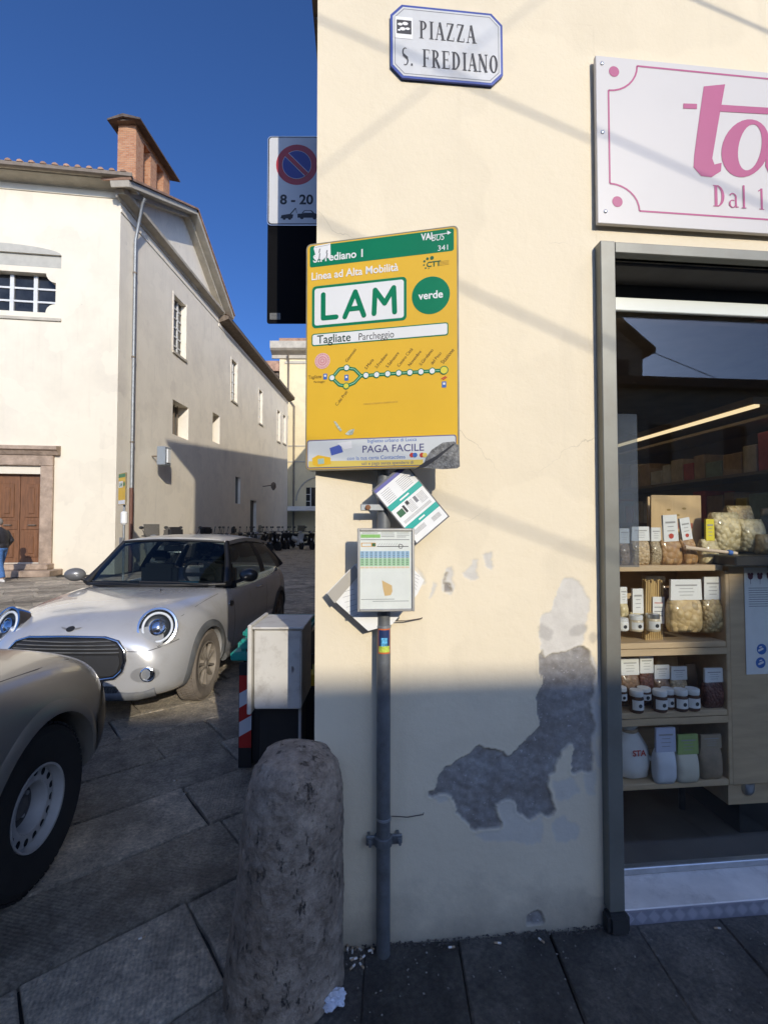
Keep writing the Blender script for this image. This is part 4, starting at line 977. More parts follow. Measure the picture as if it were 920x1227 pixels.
y0_ = pz(371, 815, 2.75)
yb_ = thing('narrow_bin', 'narrow black bin with a yellow band, squeezed between cabinet and wall corner', 'bin', (y0_.x - .055, y0_.y, 0), -YAW)
box('bin_body', (0, 0, 0.0), (.17, .2, y0_.z - .03), M_BLACK, yb_, .01, 2)
box('yellow_band', (.012, -.012, y0_.z - .0295), (.17, .2, y0_.z + .035), mat('bin_yellow', (.62, .42, .03), .5, var=.1), yb_, .006, 2)
tube('handle', [(.05, .1, y0_.z + .036), (.05, .1, y0_.z + .12), (.12, .1, y0_.z + .12), (.12, .1, y0_.z + .036)], .008, M_BLACK, yb_, 8)
# =================================================================== the church across the side street
CXc, CZc = -8.91, 15.8
cor = Vector((*cw(CXc, CZc), 0.0))
def dirw(ang_cam): a = ang_cam + YAW; return Vector((math.sin(a), math.cos(a), 0))
sdir = dirw(R(1.7)); fdir = -dirw(R(90 - 8)) * 1.0          # along the side, and along the front to the left
fdir = Vector((-math.cos(R(8)) * CA - math.sin(R(8)) * SA, math.cos(R(8)) * SA - math.sin(R(8)) * CA, 0)).normalized()
camp = Vector((0, -DIST, EYE))
def on_wall(px, py, d):
    """photo point on a church wall running along d from the corner -> (metres along, height)"""
    r = pz(px, py, 1.0) - camp
    # corner + a d = cam + t r
    A = np.array([[d.x, -r.x], [d.y, -r.y]]); bb = np.array([camp.x - cor.x, camp.y - cor.y]); a, t = np.linalg.solve(A, bb)
    return a, camp.z + t * r.z
fx = -fdir; Mf = Matrix(((fx.x, -fx.y, 0, 0), (fx.y, fx.x, 0, 0), (0, 0, 1, 0), (0, 0, 0, 1)))       # local x runs left to right, ends at the corner
Msd = Matrix(((sdir.x, -sdir.y, 0, 0), (sdir.y, sdir.x, 0, 0), (0, 0, 1, 0), (0, 0, 0, 1)))
chu = thing('church', 'pale plastered church with brick bell gable, facing the piazza', 'church', cor)
def F(px, py): a, h = on_wall(px, py, fdir); return (-a, h)
def S(px, py): return on_wall(px, py, sdir)
def mesh_at(o, M): o.data.transform(M); return o
def extr(name, prof, x0, x1, M, m, parent, smooth=False):
    """profile of (y,z) drawn along local x"""
    bm = bmesh.new(); a = [bm.verts.new((x0, p[0], p[1])) for p in prof]; b = [bm.verts.new((x1, p[0], p[1])) for p in prof]
    bm.faces.new(a); bm.faces.new(b[::-1]); n = len(prof)
    for i in range(n): bm.faces.new((a[i], b[i], b[(i + 1) % n], a[(i + 1) % n]))
    bmesh.ops.transform(bm, matrix=M, verts=bm.verts[:])
    return link(name, bm_mesh(bm, smooth, 30), parent, m)
M_CORN = mat('cornice_stone', (.50, .45, .36), .85, var=.15, vscale=2, dirt=(.28, .25, .2), dscale=1.2, damt=.5)
M_GUT = mat('gutter_copper', (.20, .16, .12), .6, .3, var=.2)
M_DARKG = mat('old_pane', (.022, .024, .026), .12, var=.5, vscale=3)
M_MUNT = mat('muntin_white', (.62, .62, .60), .6, var=.1)
M_PIET = mat('portal_stone', (.36, .27, .20), .85, var=.35, vscale=3, dirt=(.20, .15, .11), dscale=2.5, damt=.7, bump=.02, bscale=14)
M_OAK = mat('door_oak', (.17, .075, .032), .55, var=.3, vscale=3, stretch=(6, 6, .8))
HE = 12.88
# --- front: the window recess and the portal
w0 = F(-70, 292); wr = F(72.5, 382); dr = F(48, 680); dl = F(-8, 567)
wl_x = wr[0] - 3.95
rec = (wl_x, wr[0], wr[1], F(72, 306)[1])
dx0, dx1, dz1 = dl[0], dr[0], F(48, 568)[1]
wall_holes('front_wall', -15, 0, -.03, HE, [(rec[0], rec[1], rec[2], rec[3], .34), (dx0, dx1, .38, dz1, .35)], Mf, M_CHURCH, chu)
# segmental head of the recess
bm = bmesh.new(); n = 16; cxr = (rec[0] + rec[1]) / 2; hw = (rec[1] - rec[0]) / 2; rise = F(20, 292)[1] - rec[3]
pts = [(cxr + hw * math.cos(math.pi * k / n), rec[3] + rise * math.sin(math.pi * k / n)) for k in range(n + 1)]
ph = prism('recess_head', pts, -.003, -.007, mat('recess_grey', (.44, .42, .36), .85, var=.1), chu); mesh_at(ph, Mf)
zt2 = F(40, 318)[1]
mesh_at(box('recess_lintel', (rec[0] + .002, .07, zt2), (rec[1] - .002, .20, rec[3] - .002), MATS['recess_grey'], chu), Mf)
# window surround with scooped corners, cut as one plate
g0 = F(0, 371)[1]; g1 = F(40, 326)[1]; gx1 = F(66.5, 350)[0]; gx0 = cxr - (gx1 - cxr); sc = .30
bm = bmesh.new(); inner = []
for (cx_, cz_, a0) in ((gx1, g1, 180), (gx0, g1, 270), (gx0, g0, 0), (gx1, g0, 90)):
    arc = []
    for k in range(6):
        a = R(a0 + 90 * k / 5); arc.append((cx_ + sc * math.cos(a), cz_ + sc * math.sin(a)))
    inner += arc[::-1]
outer = [(rec[1] - .003, zt2 - .002), (rec[0] + .003, zt2 - .002), (rec[0] + .003, rec[2] + .003), (rec[1] - .003, rec[2] + .003)]
# ring of quads: each inner point to the outline
def to_outer(p):
    x, z = p; cx0, cz0 = (outer[0][0] + outer[1][0]) / 2, (outer[0][1] + outer[2][1]) / 2; dx, dz = x - cx0, z - cz0
    s = min(abs((outer[0][0] - cx0) / dx) if dx else 1e9, abs((outer[0][1] - cz0) / dz) if dz else 1e9); return (cx0 + dx * s, cz0 + dz * s)
N = len(inner)
for yy, flip in ((.03, 0), ):
    iv = [bm.verts.new((p[0], yy, p[1])) for p in inner]; ov = [bm.verts.new((*[to_outer(p)[0]], yy, to_outer(p)[1])) for p in inner]; bv = [bm.verts.new((p[0], .30, p[1])) for p in inner]
    for i in range(N):
        j = (i + 1) % N; bm.faces.new((iv[i], iv[j], ov[j], ov[i])); bm.faces.new((iv[i], bv[i], bv[j], iv[j]))
    # fill outline corners
    for c_ in outer:
        near = sorted(range(N), key=lambda i: (ov[i].co.x - c_[0]) ** 2 + (ov[i].co.z - c_[1]) ** 2)[:2]
        if abs(near[0] - near[1]) in (1, N - 1): bm.faces.new((ov[near[0]], ov[near[1]], bm.verts.new((c_[0], yy, c_[1]))))
bmesh.ops.transform(bm, matrix=Mf, verts=bm.verts[:]); link('window_surround', bm_mesh(bm), chu, M_CHURCH)
cwin = mesh_at(box('window', (gx0 - .05, .295, g0 - .05), (gx1 + .05, .33, g1 + .05), M_DARKG, chu), Mf)
ncol = 5; pw = (gx1 - gx0) / ncol
for i in range(1, ncol): mesh_at(box('muntin', (gx0 + pw * i - .06, .24, g0), (gx0 + pw * i + .06, .293, g1), M_MUNT, cwin), Mf)
for i in range(ncol):
    for j in (1, 2): mesh_at(box('muntin', (gx0 + pw * i + .061, .255, g0 + (g1 - g0) * j / 3 - .03), (gx0 + pw * (i + 1) - .061, .293, g0 + (g1 - g0) * j / 3 + .03), M_MUNT, cwin), Mf)
mesh_at(box('window_sill', (rec[0] - .03, -.05, rec[2] - .10), (rec[1] + .04, -.004, rec[2] - .004), M_CORN, chu), Mf)
# portal
pr = F(65, 600)[0]; pz1 = F(65, 546)[1]; pz2 = F(69, 538)[1]; pw_ = pr - dx1
mesh_at(box('portal_jamb', (dx1, -.10, .30), (pr, .0, pz1 - .35), M_PIET, chu, .02), Mf); mesh_at(box('portal_jamb', (dx0 - pw_, -.10, .30), (dx0, .0, pz1 - .35), M_PIET, chu, .02), Mf)
mesh_at(box('portal_lintel', (dx0 - pw_, -.11, pz1 - .349), (pr, .0, pz1), M_PIET, chu, .02), Mf)
extr('portal_cornice', [(.0, pz1 + .001), (-.14, pz1 + .001), (-.22, pz1 + .12), (-.30, pz1 + .16), (-.30, pz2 + .05), (.0, pz2 + .10)], dx0 - pw_ - .18, pr + .18, Mf, M_PIET, chu)
mesh_at(box('portal_step', (dx0 - pw_ - .1, -.42, .18), (pr + .05, -.002, .36), M_PIET, chu, .02), Mf)
mesh_at(box('portal_step', (dx0 - pw_ - .5, -.80, -.02), (F(76, 680)[0], -.003, .178), M_PIET, chu, .02), Mf)
mid = (dx0 + dx1) / 2
for s, (a, b) in enumerate(((dx0, mid - .01), (mid + .01, dx1))):
    dd = mesh_at(box('door', (a, .18, .36), (b, .24, dz1), M_OAK, chu), Mf)
    wd = b - a
    for (z0_, z1_) in ((.55, 1.35), (1.85, 2.95), (3.1, dz1 - .18)):
        if z1_ - z0_ < .25: continue
        mesh_at(box('door_panel', (a + .16, .150, z0_), (b - .16, .179, z1_), M_OAK, dd, .012), Mf)
        mesh_at(box('door_panel', (a + .27, .125, z0_ + .12), (b - .27, .149, z1_ - .12), M_OAK, dd, .03), Mf)
    mesh_at(box('door_rail', (a + .05, .155, 1.45), (b - .05, .179, 1.75), M_OAK, dd, .012), Mf)
    tube('door_pull', [Mf @ Vector(p) for p in ((a + wd * .4, .15, 1.6), (a + wd * .4, .10, 1.6), (a + wd * .7, .10, 1.6), (a + wd * .7, .15, 1.6))], .018, M_GUT, dd, 6)
# --- side wall with its openings
H2 = 12.55
def quadS(x0, x1, yt, yb_): a, h1 = S((x0 + x1) / 2, yt); _, h0 = S((x0 + x1) / 2, yb_); return (S(x0, yt)[0], S(x1, yt)[0], h0, h1)
Z1 = lambda x, y: (x / 2.359, 100 + y / 2.359)
wins = []
for (x0, x1, yt, yb_, dp) in ((492, 527, 612, 770, .28), (655, 671, 785, 900, .22), (732, 742, 868, 962, .22), (784, 792, 925, 1012, .22), (800, 808, 938, 1018, .22), (489, 534, 905, 1000, .55), (602, 622, 935, 1016, .5), (666, 680, 1112, 1188, .2), (708, 725, 1178, 1300, .25)):
    p0, p1 = Z1(x0, yt), Z1(x1, yb_); q = quadS(p0[0], p1[0], p0[1], p1[1]); wins.append((*q, dp))
wins[-1] = (wins[-1][0], wins[-1][1], -.03, wins[-1][3], .25)
SLEN = S(345, 500)[0]
wall_holes('side_wall', 0, SLEN, -.03, H2, wins, Msd, M_SIDE, chu)
for i, q in enumerate(wins):
    a, b, c_, d_, dp = q
    wn = mesh_at(box('window' if i < 8 else 'side_door', (a, dp - .05, c_), (b, dp, d_), M_DARKG if i < 8 else mat('side_door_dark', (.03, .026, .022), .6), chu), Msd)
    if i in (0, 1, 2, 3, 4):
        nb = 2; hh_ = d_ - c_; ww = b - a
        for k in range(1, nb + 1): mesh_at(box('muntin', (a + ww * k / (nb + 1) - .035, dp - .10, c_), (a + ww * k / (nb + 1) + .035, dp - .051, d_), M_MUNT, wn), Msd)
        nr = 6 if i == 0 else 4
        for k in range(1, nr):
            for s in range(nb + 1):
                mesh_at(box('muntin', (a + ww * s / (nb + 1) + .036, dp - .09, c_ + hh_ * k / nr - .025), (a + ww * (s + 1) / (nb + 1) - .036, dp - .051, c_ + hh_ * k / nr + .025), M_MUNT, wn), Msd)
        mesh_at(box('window_sill', (a - .08, -.06, c_ - .10), (b + .08, -.003, c_ - .002), M_CORN, wn), Msd)
        mesh_at(box('window_casing', (a - .10, -.022, c_), (a - .002, -.003, d_ + .08), M_SIDE, wn), Msd); mesh_at(box('window_casing', (b + .002, -.022, c_), (b + .10, -.003, d_ + .08), M_SIDE, wn), Msd)
    if i == 5:
        for k in range(1, 5): mesh_at(box('window_bar', (a + (b - a) * k / 5 - .02, dp - .2, c_), (a + (b - a) * k / 5 + .02, dp - .16, d_), M_GUT, wn), Msd)
# --- cornices
cove = [(0.0, HE - .02), (-.06, HE - .02), (-.08, HE + .01), (-.22, HE + .03), (-.40, HE + .045), (-.50, HE + .07), (-.52, HE + .10), (-.60, HE + .115), (-.62, HE + .16), (0.2, HE + .16)]
extr('front_cornice', cove, -15, .55, Mf, M_CORN, chu)
extr('front_band', [(0.0, HE - .24), (-.035, HE - .24), (-.035, HE - .021), (0, HE - .021)], -15, .0, Mf, M_CHURCH, chu)
extr('gutter', [(-.621, HE + .06), (-.68, HE + .05), (-.75, HE + .08), (-.76, HE + .19), (-.74, HE + .19), (-.70, HE + .11), (-.621, HE + .11)], -15, .62, Mf, M_GUT, chu)
GB = S(262, 400)[0]; GP = S(220, 248); 
cov2 = [(0, H2 - .02), (-.05, H2 - .02), (-.07, H2 + .06), (-.20, H2 + .10), (-.32, H2 + .16), (-.34, H2 + .26), (0, H2 + .30)]
extr('side_cornice', cov2, -.3, GB, Msd, M_CORN, chu)
extr('side_band', [(0.0, H2 - .34), (-.03, H2 - .34), (-.03, H2 - .24), (0, H2 - .24)], 0, GB, Msd, M_SIDE, chu)
mesh_at(prism('gable_wall', [(-.0, H2 - .001), (GB, H2 - .001), (GB, H2 + .3), (GP[0], GP[1] - .35), (0, H2 + .3)], .002, .045, M_SIDE, chu), Msd)
def rake(name, p, q, m, dy0, dy1, th, par=chu):
    d = Vector((q[0] - p[0], 0, q[1] - p[1])); up = Vector((-d.z, 0, d.x)).normalized() * th
    bm = bmesh.new(); P = Vector((p[0], 0, p[1])); Q = Vector((q[0], 0, q[1])); vs = []
    for y in (dy0, dy1):
        for v in (P, Q, Q + up, P + up): vs.append(bm.verts.new(Vector((v.x, y, v.z))))
    for f in ((0, 1, 2, 3), (7, 6, 5, 4), (0, 4, 5, 1), (1, 5, 6, 2), (2, 6, 7, 3), (3, 7, 4, 0)): bm.faces.new([vs[i] for i in f])
    bmesh.ops.transform(bm, matrix=Msd, verts=bm.verts[:]); return link(name, bm_mesh(bm), par, m)
PK = (GP[0], GP[1] - .35)
rake('raking_cornice', (-.55, H2 + .12), PK, M_CORN, -.62, .0, .18); rake('raking_cornice', PK, (GB + .5, H2 + .05), M_CORN, -.62, .0, .18)
rake('raking_cornice', (-.3, H2 + .06), (PK[0], PK[1] - .14), M_CORN, -.30, -.001, .15); rake('raking_cornice', (PK[0], PK[1] - .14), (GB + .2, H2 - .02), M_CORN, -.30, -.001, .15)
rake('verge_tiles', (-.6, H2 + .32), (PK[0], PK[1] + .20), M_TILE, -.68, .3, .07); rake('verge_tiles', (PK[0], PK[1] + .20), (GB + .55, H2 + .24), M_TILE, -.68, .3, .07)
extr('nave_eave', [(0, H2 - .30), (-.45, H2 - .14), (-.52, H2 - .10), (-.52, H2 + .06), (0, H2 + .12)], GB + .02, SLEN + .3, Msd, M_EAVE, chu)
extr('nave_band', [(0.0, H2 - .50), (-.03, H2 - .50), (-.03, H2 - .32), (0, H2 - .32)], GB, SLEN, Msd, M_SIDE, chu)
# roofs
bm = bmesh.new(); A = Mf @ Vector((.5, -.6, HE + .17)); B = Mf @ Vector((-15, -.6, HE + .17))
pk3 = Msd @ Vector((PK[0], -.2, PK[1] + .18)); ridge_l = pk3 + (Mf @ Vector((-15, 0, 0))); bk = Msd @ Vector((GB + .5, -.3, H2 + .2)); bkl = bk + (Mf @ Vector((-15, 0, 0)))
v = [bm.verts.new(p) for p in (A, B, ridge_l, pk3, bk, bkl)]
bm.faces.new((v[0], v[3], v[2], v[1])); bm.faces.new((v[3], v[4], v[5], v[2])); link('roof', bm_mesh(bm), chu, M_TILE)
bm = bmesh.new(); e0, e1 = Msd @ Vector((GB, -.53, H2 + .08)), Msd @ Vector((SLEN + .4, -.53, H2 + .08)); r0, r1 = Msd @ Vector((GB, 7, H2 + 2.4)), Msd @ Vector((SLEN + .4, 7, H2 + 2.4))
bm.faces.new([bm.verts.new(p) for p in (e0, e1, r1, r0)]); link('roof', bm_mesh(bm), chu, M_TILE)
bm = bmesh.new(); bm.faces.new([bm.verts.new(Msd @ Vector(p)) for p in ((SLEN, 0, -.03), (SLEN, 9, -.03), (SLEN, 9, H2 + 1.8), (SLEN, 0, H2))]); link('rear_wall', bm_mesh(bm), chu, M_SIDE)
tl_me = None
for i in range(36):                # tile noses over the gutter
    x = .35 - i * .34
    bm = bmesh.new(); n = 6
    ra = [bm.verts.new((x + .09 * math.cos(math.pi * k / n), -.78, HE + .19 + .075 * math.sin(math.pi * k / n))) for k in range(n + 1)]; rb = [bm.verts.new((x + .08 * math.cos(math.pi * k / n), -.2, HE + .34 + .075 * math.sin(math.pi * k / n))) for k in range(n + 1)]
    bm.faces.new(ra); bm.faces.new(rb[::-1])
    for k in range(n): bm.faces.new((ra[k], ra[k + 1], rb[k + 1], rb[k]))
    bmesh.ops.transform(bm, matrix=Mf, verts=bm.verts[:]); link('roof_tile', bm_mesh(bm, True, 40), chu, M_TILE)
# --- brick bell gable
def brick_mat(name):
    m = bpy.data.materials.new(name); m.use_nodes = True; t = m.node_tree; p = t.nodes['Principled BSDF']; L = t.links.new; p.inputs['Roughness'].default_value = .9
    tc = t.nodes.new('ShaderNodeTexCoord'); br = t.nodes.new('ShaderNodeTexBrick'); mp = t.nodes.new('ShaderNodeMapping')
    sp = t.nodes.new('ShaderNodeSeparateXYZ'); cb = t.nodes.new('ShaderNodeCombineXYZ'); ad = t.nodes.new('ShaderNodeMath'); ad.operation = 'ADD'
    L(tc.outputs['Object'], sp.inputs[0]); L(sp.outputs['X'], ad.inputs[0]); L(sp.outputs['Y'], ad.inputs[1]); L(ad.outputs[0], cb.inputs['X']); L(sp.outputs['Z'], cb.inputs['Y'])
    L(cb.outputs[0], br.inputs['Vector']); br.inputs['Scale'].default_value = 3.6; br.inputs['Color1'].default_value = (.40, .17, .08, 1); br.inputs['Color2'].default_value = (.52, .27, .14, 1); br.inputs['Mortar'].default_value = (.45, .33, .24, 1); br.inputs['Mortar Size'].default_value = .018
    L(br.outputs['Color'], p.inputs['Base Color']); b = t.nodes.new('ShaderNodeBump'); b.inputs['Distance'].default_value = -.02; L(br.outputs['Fac'], b.inputs['Height']); L(b.outputs[0], p.inputs['Normal']); return m
M_BRICK = brick_mat('old_brick')
g0_, g1_ = S(165, 200)[0], S(205, 240)[0]; gt = 16.1; th = .68; gl = g1_ - g0_
bel = [(g0_, g0_ + gl * .20), (g0_ + gl * .40, g0_ + gl * .58), (g1_ - gl * .20, g1_)]
BO = .06
for a, b in bel: mesh_at(box('brick_pier', (a, BO, H2 + .3), (b, BO + th, gt - .25), M_BRICK, chu), Msd)
for (p, q) in zip(bel, bel[1:]): mesh_at(box('brick_parapet', (p[1], BO + .02, H2 + .3), (q[0], BO + th - .02, 13.85 + (0.5 if p is bel[1] else 0)), M_BRICK, chu), Msd)
mesh_at(box('brick_lintel', (g0_, BO + .02, gt - .249), (g1_, BO + th - .02, gt - .02), M_BRICK, chu), Msd)
for (a, b) in bel[:1]: mesh_at(box('brick_string', (a - .05, BO - .05, 13.95), (b + .9, BO - .001, 14.03), M_BRICK, chu), Msd); mesh_at(box('brick_string', (a - .05, BO, 13.95), (a - .001, BO + th + .04, 14.03), M_BRICK, chu), Msd)
extr('bell_roof', [(BO - .30, gt - .08), (BO - .30, gt - .02), (BO + th / 2, gt + .16), (BO + th + .22, gt - .02), (BO + th + .22, gt - .08), (BO + th / 2, gt + .05)], g0_ - .30, g1_ + .30, Msd, mat('bell_roof_tile', (.10, .075, .06), .9, var=.4), chu)
mesh_at(box('bell_soffit', (g0_ - .2, BO - .2, gt - .019), (g1_ + .2, BO + th + .15, gt + .03), M_EAVE, chu), Msd)
# --- downpipe, wall lantern box
db = S(157.5, 400)[0]
tube('downpipe', [Msd @ Vector(p) for p in ((db - .35, -.62, HE + .06), (db - .30, -.5, HE - .1), (db, -.10, H2 - .9), (db, -.10, 2.9))], .055, M_GALV, chu, 10)
tube('downpipe', [Msd @ Vector(p) for p in ((db, -.10, 2.9), (db, -.10, .0))], .065, mat('iron_brown', (.14, .065, .045), .6, .2, var=.2), chu, 10)
for zz in (4.5, 7.5, 10.5): lathe('pipe_clip', [(.07, -.03), (.075, 0), (.07, .03)], M_GUT, chu, 10, Matrix.Translation(Msd @ Vector((db, -.10, zz))))
la, lh0 = S(183, 558); _, lh1 = S(183, 536)
lbx = mesh_at(box('wall_box', (la - .28, -.62, lh0), (la + .20, -.30, lh1), mat('box_bluegrey', (.30, .34, .38), .45, .3), chu, .02), Msd)
mesh_at(box('wall_box_lens', (la - .14, -.66, lh0 + .10), (la + .10, -.621, lh1 - .08), M_WHITE, lbx), Msd)
tube('wall_box_arm', [Msd @ Vector((la - .05, -.30, (lh0 + lh1) / 2)), Msd @ Vector((la - .05, 0, (lh0 + lh1) / 2))], .03, M_GUT, lbx, 6)
# far wall lamp on the shaded part
lm = S(315, 583); tube('wall_lamp_arm', [Msd @ Vector((lm[0], 0, lm[1])), Msd @ Vector((lm[0], -.7, lm[1] + .1))], .03, M_GUT, chu, 6)
lathe('wall_lamp', [(.05, .3), (.16, .2), (.18, -.05), (.06, -.25)], M_GUT, chu, 10, Matrix.Translation(Msd @ Vector((lm[0], -.75, lm[1]))))

# --- second bus board at the church corner
p2 = pz(147, 605, 13.2)
bs2 = thing('bus_stop_sign', 'distant small yellow and green bus board on pole by the church corner', 'bus sign', (p2.x, p2.y, 0), R(-48))
hz1 = pz(147, 567, 13.2).z
box('board', (-.27, -.02, p2.z), (.27, .02, hz1), M_RIM, bs2)
flat('board_face', rrect(-.26, p2.z + .01, .26, hz1 - .01, .01), -.0215, M_YELS, bs2)
flat('board_green', rrect(-.25, hz1 - .12, .25, hz1 - .02, .01), -.0235, M_GREEN, bs2); flat('board_badge', rrect(-.24, hz1 - .40, .08, hz1 - .22, .02), -.0235, M_SWH, bs2)
flat('board_badge', circ(.17, hz1 - .31, .07), -.0235, M_GREEN, bs2); flat('board_notice', rrect(-.25, p2.z + .02, .25, p2.z + .13, .01), -.0235, M_PAPER, bs2)
text('lettering', 'LAM', -.08, hz1 - .37, .11, M_GREEN, bs2, -.0250, .003, .8, 0, 'CENTER')
tube('post', [(0, .05, 0), (0, .05, p2.z + .7)], .03, M_GALV, bs2, 10)
lathe('post_collar', [(.05, p2.z - .55), (.09, p2.z - .50), (.09, p2.z - .22), (.05, p2.z - .18)], M_WHITE, bs2, 12, Matrix.Translation((0, .05, 0)))
box('timetable_box', (-.10, -.03, .9), (.10, .018, 1.25), M_GALV, bs2)

# =================================================================== building closing the street
fz = 43.0
fb0 = Vector((*cw(-10.2, fz), 0)); far = thing('yellow_building', 'pale yellow building with deep cornice closing the end of side street', 'building', fb0, -YAW)
FX = lambda px: (px - 460) / FPX * fz + 10.2
FH = lambda py: EYE + (HOR - py) / FPX * fz
wall_holes('wall', FX(334), 14, -.03, FH(424), [(FX(366.5), FX(378), FH(609), FH(584), .2)], None, M_YEL, far)
wn = box('window', (FX(366.5), .12, FH(609)), (FX(378), .18, FH(584)), M_DARKG, far)
box('muntin', (FX(372) - .04, .06, FH(609)), (FX(372) + .04, .119, FH(584)), M_MUNT, wn)
for k in (1, 2): box('muntin', (FX(366.5), .07, FH(609) + k * .62), (FX(372) - .041, .119, FH(609) + k * .62 + .05), M_MUNT, wn)
extr('cornice', [(0, FH(428)), (-.15, FH(428)), (-.2, FH(424)), (-.75, FH(421)), (-.95, FH(419)), (-1.0, FH(411)), (0, FH(408))], FX(325), 14, Matrix.Identity(4), M_CORN, far)
box('pilaster', (FX(334), -.06, -.03), (FX(340), -.002, FH(429)), M_YEL, far)
box('string_course', (FX(340.5), -.08, FH(434)), (14, -.003, FH(431)), M_CORN, far)
for pyy in (534, 553): box('string_course', (FX(345), -.05, FH(pyy) - .06), (14, -.003, FH(pyy) + .06), M_CORN, far)
box('side_return', (FX(334), .01, -.03), (FX(334) + .1, 9, FH(424)), M_YEL, far)
tube('downpipe', [(FX(345), -.5, FH(424)), (FX(345), -.12, FH(432)), (FX(345), -.12, FH(476)), (FX(352), -.12, FH(486)), (FX(352), -.12, .0)], .08, M_GUT, far, 8)
acx = FX(384); ar = acx - FX(355)
tube('blind_arch', [(acx - ar * math.cos(R(a)), -.04, FH(600) + ar * math.sin(R(a))) for a in range(0, 181, 12)], .07, M_CORN, far, 6)
box('roof', (FX(334), -.3, FH(408) + .002), (14, 8, FH(408) + .3), M_TILE, far)
aw = thing('canopy', 'pale canopy on posts over motorbikes at street end', 'canopy', fb0 + Vector((0, -.0, 0)), -YAW)
box('awning', (FX(345), -2.6, FH(613)), (FX(392), -.3, FH(608)), M_WHITE, aw)
for xx in (FX(347), FX(390)): tube('post', [(xx, -2.4, 0), (xx, -2.4, FH(613) - .001)], .05, M_GUT, aw, 8)
rf = thing('gabled_house', 'low tiled roof with dark eaves peeking behind the church end', 'building', Vector((*cw(-12.5, 52), 0)), -YAW)
R2 = lambda px: (px - 460) / FPX * 52 + 12.5
hz2 = EYE + (HOR - 447) / FPX * 52
box('wall', (R2(316), 0, -.03), (R2(334), 8, hz2), M_YEL, rf); box('roof', (R2(314), -1.2, hz2 + .001), (R2(336), 8, hz2 + 1.1), M_TILE, rf); box('eave', (R2(315), -.9, hz2 - .5), (R2(335), -.01, hz2 - .1), M_EAVE, rf)

# =================================================================== house across the street, behind the camera: it shades the foot of the facade
OY = 15.0; OH = .975 + .43 * (OY - .5)
M_OPP = plaster_mat('ochre_plaster', (.74, .64, .46), low=False, dirty=(.28, .22, .15))
opp = thing('opposite_house', 'long ochre house across the street, seen only in the shop glass', 'building', (0, -OY, 0))
Mo = Matrix.Rotation(math.pi, 4, 'Z')
hol = []
for i in range(-6, 7):
    for zz in (.9, 3.8): hol.append((i * 3.1 - .5, i * 3.1 + .5, zz, zz + 1.7, .2))
wall_holes('wall', -22, 22, -.03, OH - .30, hol, Mo, M_OPP, opp)
for h in hol: mesh_at(box('window', (h[0], .12, h[2]), (h[1], .19, h[3]), M_DARKG, opp), Mo)
bm = bmesh.new(); pts = [(.45, OH - .32), (.5, OH), (-4, OH + 1.35), (-8.5, OH), (-8.5, OH - .32)]
a = [bm.verts.new((-22.4, p[0], p[1])) for p in pts]; b = [bm.verts.new((22.4, p[0], p[1])) for p in pts]; bm.faces.new(a); bm.faces.new(b[::-1])
for i in range(5): bm.faces.new((a[i], b[i], b[(i + 1) % 5], a[(i + 1) % 5]))
link('roof', bm_mesh(bm), opp, M_TILE)
box('rear_wall', (-22, -8.2, -.03), (22, -8, OH - .33), M_OPP, opp)
box('chimney', (1.5, -2.2, OH + .6), (2.3, -1.5, OH + 1.9), M_OPP, opp)
tall = thing('tall_house', 'taller gabled house across the street, seen only as reflection in the glass', 'building', (9.8, -15.6, 0))
prism('wall', [(-2.3, -.03), (2.3, -.03), (2.3, 8.6), (0, 10.4), (-2.3, 8.6)], -7, 0, M_OPP, tall)
bm = bmesh.new()
for s_ in (-1, 1):
    v = [bm.verts.new(p) for p in ((s_ * 2.6, .4, 8.4), (0, .4, 10.5), (0, -7.4, 10.5), (s_ * 2.6, -7.4, 8.4), (s_ * 2.6, .4, 8.6), (0, .4, 10.7), (0, -7.4, 10.7), (s_ * 2.6, -7.4, 8.6))]
    for f in ((0, 1, 2, 3), (4, 5, 6, 7), (0, 1, 5, 4), (3, 2, 6, 7), (0, 3, 7, 4)): bm.faces.new([v[k] for k in f])
link('roof', bm_mesh(bm), tall, M_TILE)
for xx in (-1.2, 1.2):
    for zz in (1.5, 4.2, 6.6): box('window', (xx - .5, .001, zz), (xx + .5, .05, zz + 1.6), M_DARKG, tall)
# overhead wires whose soft shadows cross the facade
toS = -SUN_DIR
for i, (p, q, t_, r_) in enumerate((((470, 62), (920, 262), 5.2, .0062), ((660, -12), (384, 205), 6.0, .0035), ((833, 0), (960, 56), 3.0, .0065), ((540, 338), (735, 428), 6.4, .007), ((480, 580), (760, 685), 7.0, .006))):
    a = py_(*p, 0); b = py_(*q, 0); d = b - a; a2 = a - d * 3.0; b2 = b + d * 3.0
    o = tube('overhead_wire', [a2 + toS * t_, (a2 + b2) / 2 + toS * t_ , b2 + toS * t_], r_, M_BLACK, None, 6)
    tag(o, ('thick wire over the street, casting the long band across the shop sign', 'thin wire over the street, casting the faint line left of the name plate', 'wire over the street, casting the dark band at the upper right corner', 'wire over the street, casting the band between bus board and shop frame', 'lowest wire over the street, casting the band beside the crooked notice')[i], 'wire', 'wires strung over the street')
